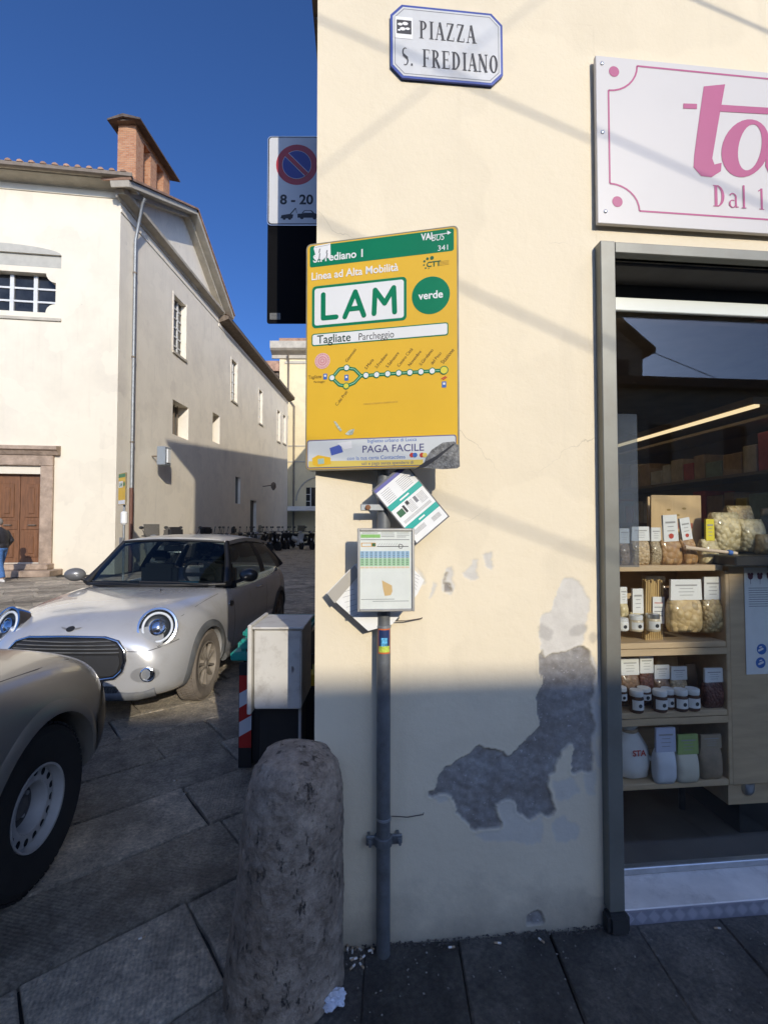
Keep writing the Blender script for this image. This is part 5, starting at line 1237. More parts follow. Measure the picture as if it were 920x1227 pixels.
# =================================================================== cars
def eval_mesh(o):
    bpy.context.view_layer.update(); dg = bpy.context.evaluated_depsgraph_get()
    me = bpy.data.meshes.new_from_object(o.evaluated_get(dg)); return me
def loft_body(stations, sub=2):
    """stations: (y, [half profile from bottom centre to top centre]) -> smooth closed shell"""
    bm = bmesh.new(); rings = []
    for y, pr in stations:
        full = pr + [(-x, z) for x, z in pr[-2:0:-1]]
        rings.append([bm.verts.new((x, y, z)) for x, z in full])
    n = len(rings[0])
    for a, b in zip(rings, rings[1:]):
        for k in range(n): bm.faces.new((a[k], a[(k + 1) % n], b[(k + 1) % n], b[k]))
    def cap(ring, flip):
        # strip cap between the two halves keeps the ends smooth
        h = n // 2
        for i in range(h):
            a, b = ring[i], ring[i + 1]; c, d = ring[(n - i - 1) % n], ring[(n - i) % n]
            vs = []
            for v in (a, b, c, d):
                if v not in vs: vs.append(v)
            if len(vs) >= 3:
                f = bm.faces.new(vs if flip else vs[::-1])
    cap(rings[0], True); cap(rings[-1], False)
    bmesh.ops.recalc_face_normals(bm, faces=bm.faces[:])
    me = bpy.data.meshes.new('mesh'); bm.to_mesh(me); bm.free()
    o = bpy.data.objects.new('tmp', me); COL.objects.link(o); md = o.modifiers.new('s', 'SUBSURF'); md.levels = sub; md.render_levels = sub
    m2 = eval_mesh(o); bpy.data.objects.remove(o)
    return m2
def cut_wheels(me, holes, r, w0, w1):
    o = bpy.data.objects.new('tmp', me); COL.objects.link(o); cs = []
    for (x, y, z) in holes:
        s = 1 if x > 0 else -1
        bm = bmesh.new(); M = Matrix.Translation((x, y, z)) @ Matrix.Rotation(R(90), 4, 'Y')
        lathe_bm(bm, [(r, -w0), (r, w1)], 40, M); c = bpy.data.objects.new('cut', bm_mesh(bm)); COL.objects.link(c); cs.append(c)
        md = o.modifiers.new('b', 'BOOLEAN'); md.object = c; md.operation = 'DIFFERENCE'; md.solver = 'EXACT'
    m2 = eval_mesh(o); bpy.data.objects.remove(o)
    for c in cs: bpy.data.objects.remove(c)
    for p in m2.polygons: p.use_smooth = True
    m2.set_sharp_from_angle(angle=R(42)); m2.materials.clear()
    return m2
def bvh_of(me):
    bm = bmesh.new(); bm.from_mesh(me); t = BVHTree.FromBMesh(bm); bm.free(); return t
class Skin_:
    def __init__(s, me): s.t = bvh_of(me)
    def front(s, x, z):
        h = s.t.ray_cast(Vector((x, -2, z)), Vector((0, 1, 0))); return h if h[0] is not None else None
    def side(s, y, z, sg):
        h = s.t.ray_cast(Vector((sg * 3, y, z)), Vector((-sg, 0, 0))); return h if h[0] is not None else None
    def top(s, x, y):
        h = s.t.ray_cast(Vector((x, y, 3)), Vector((0, 0, -1))); return h if h[0] is not None else None
def panel(name, sk, outline, off_, m, parent, mode='front', sg=1, rings_=5, edge=.0):
    """a trim piece laid on the body: outline in (x,z) for the front, (y,z) for a flank, (x,y) for the top"""
    cx = sum(p[0] for p in outline) / len(outline); cz = sum(p[1] for p in outline) / len(outline); n = len(outline); bm = bmesh.new(); R_ = []
    last = None
    for k in range(rings_ + 1):
        f = 1 - k / rings_; row = []
        for p in outline:
            a, b = cx + (p[0] - cx) * f, cz + (p[1] - cz) * f
            h = sk.front(a, b) if mode == 'front' else (sk.side(a, b, sg) if mode == 'side' else sk.top(a, b))
            if h is None: row.append(row[-1] if row else Vector((a, 0, b))); continue
            row.append(h[0] + h[1] * off_)
        if k < rings_: R_.append([bm.verts.new(v) for v in row])
        else: R_.append([bm.verts.new(row[0])])
    for k in range(rings_ - 1):
        for i in range(n): bm.faces.new((R_[k][i], R_[k][(i + 1) % n], R_[k + 1][(i + 1) % n], R_[k + 1][i]))
    for i in range(n): bm.faces.new((R_[-2][i], R_[-2][(i + 1) % n], R_[-1][0]))
    if edge:
        base = [bm.verts.new(v.co - (v.co - Vector((0, 1.5, .5))).normalized() * edge) for v in R_[0]]
        for i in range(n): bm.faces.new((base[i], base[(i + 1) % n], R_[0][(i + 1) % n], R_[0][i]))
    return link(name, bm_mesh(bm, True, 60), parent, m)
def trim(name, sk, pts, wd, off_, m, parent, mode='front', sg=1, closed=False, th=None):
    """a bead of trim or a shut line following the body"""
    path = []
    for a, b in pts:
        h = sk.front(a, b) if mode == 'front' else (sk.side(a, b, sg) if mode == 'side' else sk.top(a, b))
        if h is not None and h[0] is not None: path.append(h[0] + h[1] * off_)
    if len(path) < 2: print('TRIM MISS', name, mode, sg, pts[:2]); return None
    if closed: path.append(path[0]); path.append(path[1])
    return tube(name, path, wd, m, parent, 8)
def lerp_pts(pts, n=6, closed=False):
    out = []; src = pts + [pts[0]] if closed else pts
    for a, b in zip(src, src[1:]):
        for k in range(n): out.append((a[0] + (b[0] - a[0]) * k / n, a[1] + (b[1] - a[1]) * k / n))
    if not closed: out.append(pts[-1])
    return out
def wheel(parent, x, y, z, r, rim_r, wid, sg, style, m_tyre, m_rim):
    M = Matrix.Translation((x, y, z)) @ Matrix.Rotation(R(90) * sg, 4, 'Y')
    h = wid / 2
    w = lathe('wheel', [(rim_r * .96, -h * .8), (rim_r, -h * .9), (r * .90, -h), (r * .975, -h * .82), (r, -h * .5), (r * 1.003, 0), (r, h * .5), (r * .975, h * .82), (r * .90, h), (rim_r * 1.05, h * .94), (rim_r * .98, h * .86), (rim_r * .96, h * .5)], m_tyre, parent, 44, M, 35, False, False)
    bm = bmesh.new(); n = 60                                  # tread blocks
    for k in range(n):
        for q in (-.62, -.2, .2, .62):
            a = 2 * math.pi * (k + (.5 if q in (-.2, .62) else 0)) / n
            Mb = M @ Matrix.Rotation(a, 4, 'Z') @ Matrix.Translation((r * 1.0, 0, q * h))
            bm_box(bm, (-.004, -r * .036, -h * .17), (.006, r * .036, h * .17), Mb)
    kind(link('tread', bm_mesh(bm), w, m_tyre), 'stuff')
    if style == 'spoke':
        lathe('rim', [(rim_r * .97, h * .1), (rim_r * .99, h * .92), (rim_r * .93, h * .93), (rim_r * .88, h * .7), (rim_r * .86, -h * .6)], m_rim, w, 40, M, 35, False, False)
        lathe('hub', [(rim_r * .30, h * .3), (rim_r * .28, h * .72), (rim_r * .16, h * .78), (rim_r * .14, h * .84), (.002, h * .86)], m_rim, w, 20, M)
        lathe('brake_disc', [(rim_r * .7, -h * .02), (rim_r * .7, h * .04), (.01, h * .05)], M_STEEL, w, 24, M)
        for k in range(10):
            bm = bmesh.new()
            bm_box(bm, (rim_r * .22, -rim_r * .055, h * .45), (rim_r * .92, rim_r * .055, h * .80), M @ Matrix.Rotation(2 * math.pi * (k + .2 * (k % 2)) / 10, 4, 'Z'), .006)
            link('spoke', bm_mesh(bm), w, m_rim)
    else:
        # pressed steel disc with a ring of round holes
        bm = bmesh.new(); nh = 16; hr = rim_r * .095; ro, ri = rim_r * .93, rim_r * .60; rc = rim_r * .80
        seg = nh * 8; 
        def rad(k): a = 2 * math.pi * k / seg; ph = (k % 8) / 8 * 2 * math.pi; return a
        outer = [bm.verts.new(M @ Vector((ro * math.cos(2 * math.pi * k / seg), ro * math.sin(2 * math.pi * k / seg), h * .50))) for k in range(seg)]
        inner = [bm.verts.new(M @ Vector((ri * math.cos(2 * math.pi * k / seg), ri * math.sin(2 * math.pi * k / seg), h * .62))) for k in range(seg)]
        for j in range(nh):
            c0 = 2 * math.pi * (j + .5) / nh; cx, cy = rc * math.cos(c0), rc * math.sin(c0)
            hole = []
            for k in range(16):
                t = 2 * math.pi * k / 16; er, et = hr * math.cos(t), hr * math.sin(t)
                hole.append(bm.verts.new(M @ Vector((cx + er * math.cos(c0) - et * math.sin(c0), cy + er * math.sin(c0) + et * math.cos(c0), h * .57))))
            deep = [bm.verts.new(v.co - (M.to_3x3() @ Vector((0, 0, .003)))) for v in hole]
            for k in range(16): bm.faces.new((hole[k], hole[(k + 1) % 16], deep[(k + 1) % 16], deep[k]))
            o_ = [outer[(j * 8 + k) % seg] for k in range(9)]; i_ = [inner[(j * 8 + k) % seg] for k in range(9)]
            cyc = [o_[4 + k] for k in range(5)] ; 
            bm.faces.new((o_[8], o_[7], hole[3], hole[4])); 
            # sector sides: outer arc, right side, inner arc, left side
            for k in range(8):
                ha, hb = hole[(12 + k) % 16], hole[(13 + k) % 16]
                bm.faces.new((o_[k], o_[k + 1], hb, ha)) if k != 7 else None
            for k in range(8):
                ha, hb = hole[(12 - k) % 16], hole[(11 - k) % 16]
                bm.faces.new((i_[k + 1], i_[k], ha, hb))
            bm.faces.new((o_[0], hole[12], i_[0])); bm.faces.new((o_[8], i_[8], hole[4]))
        link('wheel_disc', bm_mesh(bm, True, 35), w, m_rim)
        lathe('rim', [(rim_r * .93, h * .15), (rim_r * .93, h * .5), (rim_r * .95, h * .93), (rim_r * 1.0, h * .95), (rim_r * 1.0, h * .80), (rim_r * .97, h * .1)], m_rim, w, 44, M, 35, False, False)
        lathe('hub', [(rim_r * .50, h * .0), (rim_r * .48, -h * .20), (rim_r * .32, -h * .28), (rim_r * .29, h * .10), (rim_r * .22, h * .20), (.002, h * .21)], mat('hub_dark', (.13, .12, .11), .6, .2, var=.3, vscale=20), w, 32, M, 35, False, True)  # hub coloured darker than the disc and rim
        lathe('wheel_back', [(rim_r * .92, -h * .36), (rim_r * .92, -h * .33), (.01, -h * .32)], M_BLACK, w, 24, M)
        lathe('wheel_dish', [(rim_r * .60, h * .62), (rim_r * .57, h * .58), (rim_r * .50, h * .0)], m_rim, w, 32, M, 35, False, False)
        lathe('hole_shade', [(rim_r * .62, h * .575), (rim_r * .92, h * .46)], M_UNDER, w, 32, M, 35, False, False)  # black ring added behind the holes, standing in for the shade inside them
        for k in range(5):
            a = 2 * math.pi * k / 5; lathe('wheel_nut', [(.011, 0), (.011, .018), (.006, .022)], M_STEEL, w, 6, M @ Matrix.Translation((rim_r * .44 * math.cos(a), rim_r * .44 * math.sin(a), -h * .24)))
    return w
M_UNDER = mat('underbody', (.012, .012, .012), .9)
M_AUTOG = glass_mat('car_glass', (.40, .46, .46), 1.6)
M_DUSTY = mat('dusty_tyre', (.17, .145, .12), .95, var=.25, vscale=9, bump=.001, bscale=40)
M_DRIM = mat('dusty_rim', (.24, .21, .175), .7, .2, var=.25, vscale=9)
M_GREYP = mat('arch_plastic', (.10, .105, .11), .6, var=.25, vscale=7, dirt=(.2, .18, .15), dscale=6, damt=.5)
M_LENS = glass_mat('lamp_lens', (.95, .97, 1.0), 1.5)

# ------------------------------------------------------------------ the small silver hatchback
M_SILV = mat('silver_paint', (.62, .62, .62), .26, .40, var=.02, coat=1.0, dirt=(.40, .36, .30), dscale=5, damt=.25)
hx, hz_ = -2.455, 3.70; HANG = R(2.2)
hatch = thing('hatchback_car', 'small silver-white hatchback with round headlights, parked nose towards us', 'car', (*cw(hx, hz_), 0), -(YAW + HANG))
ST_ = [
 (-.005, [(0, .26), (.28, .26), (.44, .27), (.48, .36), (.48, .48), (.43, .57), (.32, .635), (.17, .665), (0, .675)]),
 (.05, [(0, .21), (.40, .21), (.62, .225), (.66, .36), (.66, .48), (.595, .60), (.455, .695), (.25, .745), (0, .755)]),
 (.17, [(0, .19), (.50, .19), (.735, .205), (.78, .36), (.78, .49), (.705, .63), (.555, .75), (.31, .815), (0, .83)]),
 (.34, [(0, .18), (.55, .18), (.785, .19), (.83, .36), (.838, .50), (.795, .66), (.665, .80), (.37, .868), (0, .882)]),
 (.52, [(0, .18), (.56, .18), (.80, .19), (.842, .36), (.852, .50), (.84, .69), (.73, .845), (.41, .898), (0, .908)]),
 (.72, [(0, .18), (.58, .18), (.80, .19), (.845, .36), (.858, .50), (.855, .70), (.775, .872), (.43, .915), (0, .925)]),
 (1.08, [(0, .18), (.58, .18), (.80, .19), (.845, .36), (.860, .50), (.860, .72), (.795, .915), (.45, .945), (0, .955)]),
 (1.30, [(0, .18), (.58, .18), (.80, .19), (.842, .36), (.860, .50), (.862, .74), (.805, .94), (.48, .93), (0, .93)]),
 (1.42, [(0, .18), (.58, .18), (.80, .19), (.842, .36), (.860, .50), (.862, .74), (.810, .945), (.66, .78), (0, .72)]),
 (2.20, [(0, .18), (.58, .18), (.80, .19), (.842, .36), (.862, .50), (.864, .75), (.815, .955), (.66, .72), (0, .66)]),
 (3.05, [(0, .18), (.58, .18), (.80, .19), (.846, .36), (.864, .50), (.864, .76), (.812, .970), (.66, .80), (0, .76)]),
 (3.45, [(0, .20), (.56, .20), (.78, .21), (.832, .36), (.850, .50), (.848, .76), (.79, .985), (.60, .98), (0, .99)]),
 (3.70, [(0, .24), (.52, .24), (.72, .25), (.785, .37), (.800, .50), (.79, .74), (.72, .93), (.45, .96), (0, .97)]),
 (3.82, [(0, .30), (.40, .30), (.58, .31), (.65, .40), (.66, .50), (.65, .70), (.58, .84), (.35, .86), (0, .87)]),
]
AXF, AXR, WZ = .70, 3.18, .305
me = loft_body(ST_, 3)
sk = Skin_(me)
me = cut_wheels(me, [(.72, AXF, WZ), (-.72, AXF, WZ), (.72, AXR, WZ), (-.72, AXR, WZ)], .335, .22, .3)
link('body', me, hatch, M_SILV)
for (x, y) in ((.745, AXF), (-.745, AXF), (.745, AXR), (-.745, AXR)):
    wheel(hatch, x, y, WZ, .305, .205, .185, 1 if x > 0 else -1, 'spoke', M_DUSTY, M_DRIM)
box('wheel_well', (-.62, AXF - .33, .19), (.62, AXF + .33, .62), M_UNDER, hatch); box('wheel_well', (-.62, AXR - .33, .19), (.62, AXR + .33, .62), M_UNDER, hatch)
for sg in (1, -1):
    for ay in (AXF, AXR):        # grey arch mouldings
        bm = bmesh.new(); rows = []
        for k in range(25):
            a = R(-12 + 204 * k / 24); row = []
            for rr_, o_ in ((.330, -.012), (.334, .012), (.372, .014), (.395, .002)):
                yy, zz = ay + rr_ * math.cos(a), WZ + rr_ * math.sin(a)
                h = sk.side(yy, max(zz, .215), sg)
                if h is None: h = (Vector((sg * .84, yy, zz)),)
                row.append(bm.verts.new((h[0].x + sg * o_, yy, zz)))
            rows.append(row)
        for p, q in zip(rows, rows[1:]):
            for j in range(3): bm.faces.new((p[j], p[j + 1], q[j + 1], q[j]))
        link('arch_moulding', bm_mesh(bm, True, 50), hatch, M_GREYP)
    trim('sill_moulding', sk, [(1.18 + .1 * k, .235) for k in range(17)], .045, -.01, M_GREYP, hatch, 'side', sg)
# lower bumper lip
trim('bumper_lip', sk, [(-.66 + .12 * k, .235 + (.02 if abs(k - 5.5) > 5 else 0)) for k in range(12)], .045, -.012, M_GREYP, hatch)
# grille: dark mouth, bright ring, slats above, blank bumper bar below
def gr_out(s=1.0, dz=0): return [(x * s, .535 + (z - .535) * s + dz) for x, z in ((-.30, .685), (-.15, .69), (0, .692), (.15, .69), (.30, .685), (.40, .655), (.455, .59), (.465, .52), (.445, .44), (.39, .39), (.28, .375), (.14, .37), (0, .37), (-.14, .37), (-.28, .375), (-.39, .39), (-.445, .44), (-.465, .52), (-.455, .59), (-.40, .655))]
panel('grille', sk, gr_out(.98), .006, M_BLACK, hatch, rings_=6)
trim('grille_ring', sk, lerp_pts(gr_out(1.0), 3, True), .015, .008, M_CHROME, hatch, closed=True)
for zz in (.580, .607, .634, .661):
    hw_ = .42 - max(0, zz - .60) * .9
    trim('grille_slat', sk, [(-hw_ + hw_ * 2 * k / 10, zz) for k in range(11)], .0055, .012, M_GREYP, hatch)
panel('bumper_bar', sk, lerp_pts([(-.42, .56), (.42, .56), (.435, .50), (.41, .43), (.36, .405), (-.36, .405), (-.41, .43), (-.435, .50)], 4, True), .020, mat('bar_black', (.035, .036, .038), .5, var=.15), hatch, rings_=5, edge=.03)
trim('bar_seam', sk, [(.155, .42 + .02 * k) for k in range(8)], .003, .022, M_INK, hatch)
pt = panel('number_plate', sk, lerp_pts([(-.44, .55), (.075, .55), (.075, .44), (-.44, .44)], 4, True), .030, M_PAPER, hatch, rings_=3, edge=.012)
panel('plate_band', sk, lerp_pts([(.03, .548), (.073, .548), (.073, .442), (.03, .442)], 3, True), .033, mat('eu_blue', (.02, .14, .50), .4), pt, rings_=2)
panel('plate_band', sk, lerp_pts([(-.438, .548), (-.395, .548), (-.395, .442), (-.438, .442)], 3, True), .033, MATS['eu_blue'], pt, rings_=2)
panel('lower_grille', sk, lerp_pts([(-.40, .325), (.40, .325), (.42, .29), (.38, .255), (-.38, .255), (-.42, .29)], 4, True), .004, mat('mesh_black', (.05, .05, .05), .7, var=.8, vscale=90), hatch)
for sg in (1, -1):
    # headlamp: chrome bezel, dark bowl, bright ring, projector, clear dome
    h = sk.front(sg * .615, .725); c_ = h[0]; nrm = Vector((sg * .30, -.88, .36)).normalized()
    Mh = Matrix.Translation(c_ + nrm * .034) @ nrm.to_track_quat('Z', 'Y').to_matrix().to_4x4() @ Matrix.Diagonal((1.20, 1.28, 1.2, 1))
    hl = lathe('headlight', [(.125, -.07), (.128, .0), (.124, .014), (.112, .016), (.108, .006), (.105, -.03)], M_CHROME, hatch, 36, Mh, 35, False, False)
    lathe('lamp_bowl', [(.1075, .0), (.10, -.006), (.055, -.022), (.002, -.024)], mat('lamp_dark', (.05, .055, .06), .25, .5), hl, 32, Mh, 35, False, True)
    bm = bmesh.new(); tube_bm(bm, [(.090 * math.cos(2 * math.pi * k / 36), .090 * math.sin(2 * math.pi * k / 36), .004) for k in range(37)], .0085, 8, False); bmesh.ops.transform(bm, matrix=Mh, verts=bm.verts[:])
    link('light_ring', bm_mesh(bm, True), hl, mat('ring_white', (.72, .74, .75), .3))
    lathe('projector', [(.052, -.02), (.052, .008), (.044, .012), (.034, .008), (.02, .014), (.002, .018)], M_CHROME, hl, 24, Mh)
    lathe('lamp_dome', [(.109, .008), (.098, .020), (.07, .032), (.035, .039), (.001, .041)], M_LENS, hl, 32, Mh, 35, False, True)
    h = sk.front(sg * .625, .405)
    if h:
        nr = (h[1] + Vector((0, -1, 0)) * 1.2).normalized(); Mg = Matrix.Translation(h[0]) @ nr.to_track_quat('Z', 'Y').to_matrix().to_4x4()
        panel('fog_recess', sk, [(sg * .60 + .095 * math.cos(t), .405 + .058 * math.sin(t)) for t in [2 * math.pi * k / 20 for k in range(20)]], .003, mat('recess_silver', (.30, .30, .30), .4, .3), hatch, rings_=4)
        fg = lathe('fog_light', [(.055, -.02), (.056, .012), (.048, .016), (.044, .004), (.02, -.002), (.001, .0)], M_CHROME, hatch, 24, Mg)
        lathe('fog_lens', [(.046, .006), (.03, .014), (.001, .018)], M_LENS, fg, 20, Mg)
    trim('bumper_seam', sk, lerp_pts([(sg * .47, .585), (sg * .60, .575), (sg * .70, .60), (sg * .76, .625)], 4), .003, -.0005, M_INK, hatch)
    trim('bonnet_seam', sk, [(sg * x, y) for x, y in ((.66, .30), (.71, .45), (.735, .65), (.745, .85), (.76, 1.1))], .0025, -.0008, M_INK, hatch, 'top')
    # side repeater, door lines, handle
    panel('side_repeater', sk, [(1.235 + .055 * math.cos(t), .765 + .026 * math.sin(t)) for t in [2 * math.pi * k / 16 for k in range(16)]], .008, M_BLACK, hatch, 'side', sg, 3, .01)
    trim('repeater_ring', sk, [(1.235 + .057 * math.cos(t), .765 + .028 * math.sin(t)) for t in [2 * math.pi * k / 16 for k in range(16)]], .005, .006, M_CHROME, hatch, 'side', sg, True)
    trim('door_seam', sk, [(1.31, .26 + .06 * k) for k in range(12)], .003, -.0008, M_INK, hatch, 'side', sg); trim('door_seam', sk, [(2.42 + .01 * k, .30 + .06 * k) for k in range(11)], .003, -.0008, M_INK, hatch, 'side', sg)
    trim('belt_trim', sk, [(1.33 + .1 * k, .925 + .0016 * k) for k in range(22)], .010, .004, M_CHROME, hatch, 'side', sg)
    hh_ = sk.side(2.18, .82, sg)[0]
    tube('door_handle', [(hh_.x - sg * .01, 2.08, .82), (hh_.x + sg * .025, 2.10, .822), (hh_.x + sg * .027, 2.26, .825), (hh_.x - sg * .01, 2.28, .825)], .010, M_CHROME, hatch, 8)
    # mirror
    bm = bmesh.new(); bmesh.ops.create_icosphere(bm, subdivisions=3, radius=1)
    for v in bm.verts:
        v.co = Vector((v.co.x * .105, v.co.y * (.075 if v.co.y < 0 else .035), v.co.z * .072)); v.co.x += .2 * v.co.y
    bmesh.ops.transform(bm, matrix=Matrix.Translation((sg * .955, 1.46, 1.03)) @ Matrix.Rotation(sg * R(-12), 4, 'Z'), verts=bm.verts[:])
    mr_ = link('mirror', bm_mesh(bm, True), hatch, mat('mirror_shell', (.025, .025, .026), .3, var=.1, coat=.4) if sg > 0 else mat('mirror_silver', (.20, .2, .2), .3, .3))
    tube('mirror_arm', [(sg * .80, 1.50, .955), (sg * .90, 1.47, .985)], .018, M_BLACK, mr_, 8)
em = panel('emblem', sk, [(.032 * math.cos(t), .745 + .018 * math.sin(t)) for t in [2 * math.pi * k / 16 for k in range(16)]], .006, M_BLACK, hatch, rings_=2, edge=.004)
for sg in (1, -1): panel('emblem_wing', sk, lerp_pts([(sg * .034, .752), (sg * .085, .758), (sg * .07, .748), (sg * .034, .740)], 2, True), .005, M_INK2, hatch, rings_=2)
# --- greenhouse
ws0 = [(x, 1.13 + .22 * (x / .74) ** 2, .955 - .012 * (x / .74) ** 2) for x in np.linspace(-.74, .74, 9)]
ws1 = [(x * .575 / .74, 1.64 + .10 * (x / .74) ** 2, 1.398 - .022 * (x / .74) ** 2) for x in np.linspace(-.74, .74, 9)]
def sheet_(name, a, b, m, par, bow=.0, n=6, bowdir=(0, -.8, .6)):
    bm = bmesh.new(); rows = []
    for k in range(n + 1):
        t = k / n; bw = 4 * bow * t * (1 - t); rows.append([bm.verts.new(Vector(p) * (1 - t) + Vector(q) * t + Vector(bowdir) * bw) for p, q in zip(a, b)])
    for r0_, r1_ in zip(rows, rows[1:]):
        for k in range(len(a) - 1): bm.faces.new((r0_[k], r0_[k + 1], r1_[k + 1], r1_[k]))
    return link(name, bm_mesh(bm, True), par, m)
sheet_('windscreen', ws0, ws1, M_AUTOG, hatch, .02)
tube('windscreen_rim', [Vector(p) + Vector((0, 0, .004)) for p in ws0], .016, M_BLACK, hatch, 8)
tube('windscreen_rim', [Vector(p) + Vector((0, 0, .0)) for p in ws1], .014, M_BLACK, hatch, 8)
rw0 = [(x, 3.66 - .10 * (x / .66) ** 2, 1.0) for x in np.linspace(-.66, .66, 7)]; rw1 = [(x * .52 / .66, 3.44 - .05 * (x / .66) ** 2, 1.34) for x in np.linspace(-.66, .66, 7)]
sheet_('rear_window', rw0, rw1, M_AUTOG, hatch, .015, bowdir=(0, .8, .5))
for sg in (1, -1):
    lo = [(sg * (.795 - .0 * k), 1.40 + (3.40 - 1.40) * k / 10, .955 + .003 * k) for k in range(11)]
    hi = [(sg * (.598 - .004 * abs(k - 4)), 1.78 + (3.26 - 1.78) * k / 10, 1.362 - .0016 * (k - 4) ** 2) for k in range(11)]
    sheet_('side_window', lo[:6], hi[:6], M_AUTOG, hatch, .02, bowdir=(sg, 0, .3)); sheet_('rear_side_window', lo[6:], hi[6:], M_AUTOG, hatch, .02, bowdir=(sg, 0, .3))
    sheet_('door_pillar', lo[5:7], hi[5:7], M_BLACK, hatch, .022, bowdir=(sg, 0, .3))
    tube('screen_pillar', [(sg * .76, 1.36, .95), (sg * .68, 1.58, 1.16), (sg * .592, 1.77, 1.372)], [.045, .034, .030], M_BLACK, hatch, 8)
    tube('rear_pillar', [(sg * .765, 3.46, .98), (sg * .675, 3.40, 1.13), (sg * .57, 3.32, 1.265)], [.06, .045, .03], M_BLACK, hatch, 8)
    tube('roof_rail', [Vector(p) + Vector((sg * .004, 0, .005)) for p in hi], .017, M_BLACK, hatch, 8)
bm = bmesh.new(); rows = []
for j, t in enumerate(np.linspace(0, 1, 10)):
    y = 1.66 + (3.50 - 1.66) * t; hw_ = .590 + .022 * math.sin(math.pi * t) - .03 * t; zc = 1.430 + .034 * math.sin(math.pi * min(1, t * 1.15)) - .055 * t * t; row = []
    for k in range(11):
        s = -1 + 2 * k / 10; yy = y + (.09 * s * s if t < .12 else 0) - (.05 * s * s if t > .9 else 0)
        row.append(bm.verts.new((s * hw_ * 1.03, yy, zc - .045 * abs(s) ** 3)))
    rows.append(row)
for a, b in zip(rows, rows[1:]):
    for k in range(10): bm.faces.new((a[k], a[k + 1], b[k + 1], b[k]))
r_ = bmesh.ops.extrude_face_region(bm, geom=bm.faces[:]); 
for v in [g for g in r_['geom'] if isinstance(g, bmesh.types.BMVert)]: v.co.z -= .045
link('roof', bm_mesh(bm, True, 50), hatch, mat('roof_paint', (.55, .55, .53), .3, .2, coat=.6))
# --- inside
M_SEAT = mat('seat_cloth', (.03, .032, .036), .9)
for sg in (1, -1):
    bm = bmesh.new(); bm_box(bm, (sg * .36 - .22, 2.05, .70), (sg * .36 + .22, 2.20, 1.10), None, .05, 2); bm_box(bm, (sg * .36 - .10, 2.10, 1.13), (sg * .36 + .10, 2.20, 1.26), None, .03, 2); bm_box(bm, (sg * .36 - .22, 1.65, .66), (sg * .36 + .22, 2.04, .78), None, .04, 2)
    link('seat', bm_mesh(bm, True, 40), hatch, M_SEAT)
bm = bmesh.new(); bm_box(bm, (-.70, 1.24, .80), (.70, 1.52, .965), None, .05, 2); link('dashboard', bm_mesh(bm, True, 40), hatch, mat('dash', (.03, .033, .04), .6))
bm = bmesh.new(); Msw = Matrix.Translation((.36, 1.60, 1.02)) @ Matrix.Rotation(R(-62), 4, 'X')
tube_bm(bm, [(.175 * math.cos(2 * math.pi * k / 24), .175 * math.sin(2 * math.pi * k / 24), 0) for k in range(25)], .015, 8, False); bm_box(bm, (-.17, -.02, -.01), (.17, .02, .01)); bmesh.ops.transform(bm, matrix=Msw, verts=bm.verts[:])
sw = link('steering_wheel', bm_mesh(bm, True, 40), hatch, M_SEAT)
tube('wiper', [(.62, 1.20, .965), (.30, 1.12, .99), (-.05, 1.115, .995)], .008, M_BLACK, hatch, 6); tube('wiper', [(-.05, 1.11, .968), (-.35, 1.13, .985), (-.62, 1.24, .985)], .008, M_BLACK, hatch, 6)
tube('washer_jet', [(.28, .90, .93), (.28, .905, .95)], .008, M_BLACK, hatch, 6)
box('rear_mirror', (-.11, 1.70, 1.27), (.11, 1.73, 1.33), M_BLACK, hatch, .01)
box('parking_card', (.26, 1.27, .9655), (.46, 1.34, .972), mat('cyan_card', (.02, .35, .50), .5), hatch)

# ------------------------------------------------------------------ the beige car at the left edge
M_BEIGE = mat('beige_paint', (.37, .34, .29), .32, .55, var=.03, coat=.6, dirt=(.25, .22, .18), dscale=4, damt=.25)
VH = R(-3.0); wx_, wz_ = -1.56, 2.10; OVH = .70
vfx = wx_ + math.sin(VH) * OVH - .76 * math.cos(VH); vfz = wz_ + math.cos(VH) * OVH + .76 * math.sin(VH)
van = thing('beige_car', 'beige car with black bumper corner and steel wheels, cut by the left edge', 'car', (*cw(vfx, vfz), 0), math.pi - (YAW + VH))
SV = [
 (-.00, [(0, .34), (.35, .34), (.55, .36), (.60, .46), (.60, .56), (.57, .66), (.50, .74), (.28, .775), (0, .785)]),
 (.05, [(0, .29), (.48, .29), (.70, .31), (.745, .45), (.745, .58), (.72, .70), (.64, .805), (.34, .85), (0, .86)]),
 (.16, [(0, .27), (.54, .27), (.785, .285), (.825, .45), (.828, .60), (.805, .74), (.715, .865), (.38, .915), (0, .925)]),
 (.36, [(0, .26), (.58, .26), (.825, .275), (.862, .45), (.868, .62), (.85, .78), (.765, .915), (.42, .965), (0, .975)]),
 (.80, [(0, .26), (.60, .26), (.835, .275), (.872, .45), (.880, .64), (.868, .82), (.79, .955), (.44, 1.005), (0, 1.015)]),
 (1.25, [(0, .26), (.60, .26), (.835, .275), (.870, .45), (.880, .66), (.872, .86), (.80, .985), (.46, 1.03), (0, 1.04)]),
 (1.60, [(0, .26), (.60, .26), (.835, .275), (.870, .45), (.880, .66), (.875, .88), (.81, 1.02), (.62, .92), (0, .90)]),
 (3.40, [(0, .26), (.60, .26), (.835, .275), (.870, .45), (.880, .66), (.875, .88), (.81, 1.03), (.62, .92), (0, .90)]),
 (4.05, [(0, .30), (.58, .30), (.78, .32), (.81, .46), (.82, .66), (.81, .88), (.74, 1.03), (.45, 1.05), (0, 1.06)]),
 (4.20, [(0, .36), (.48, .36), (.64, .38), (.68, .50), (.69, .66), (.68, .84), (.60, .96), (.36, .98), (0, .985)])]
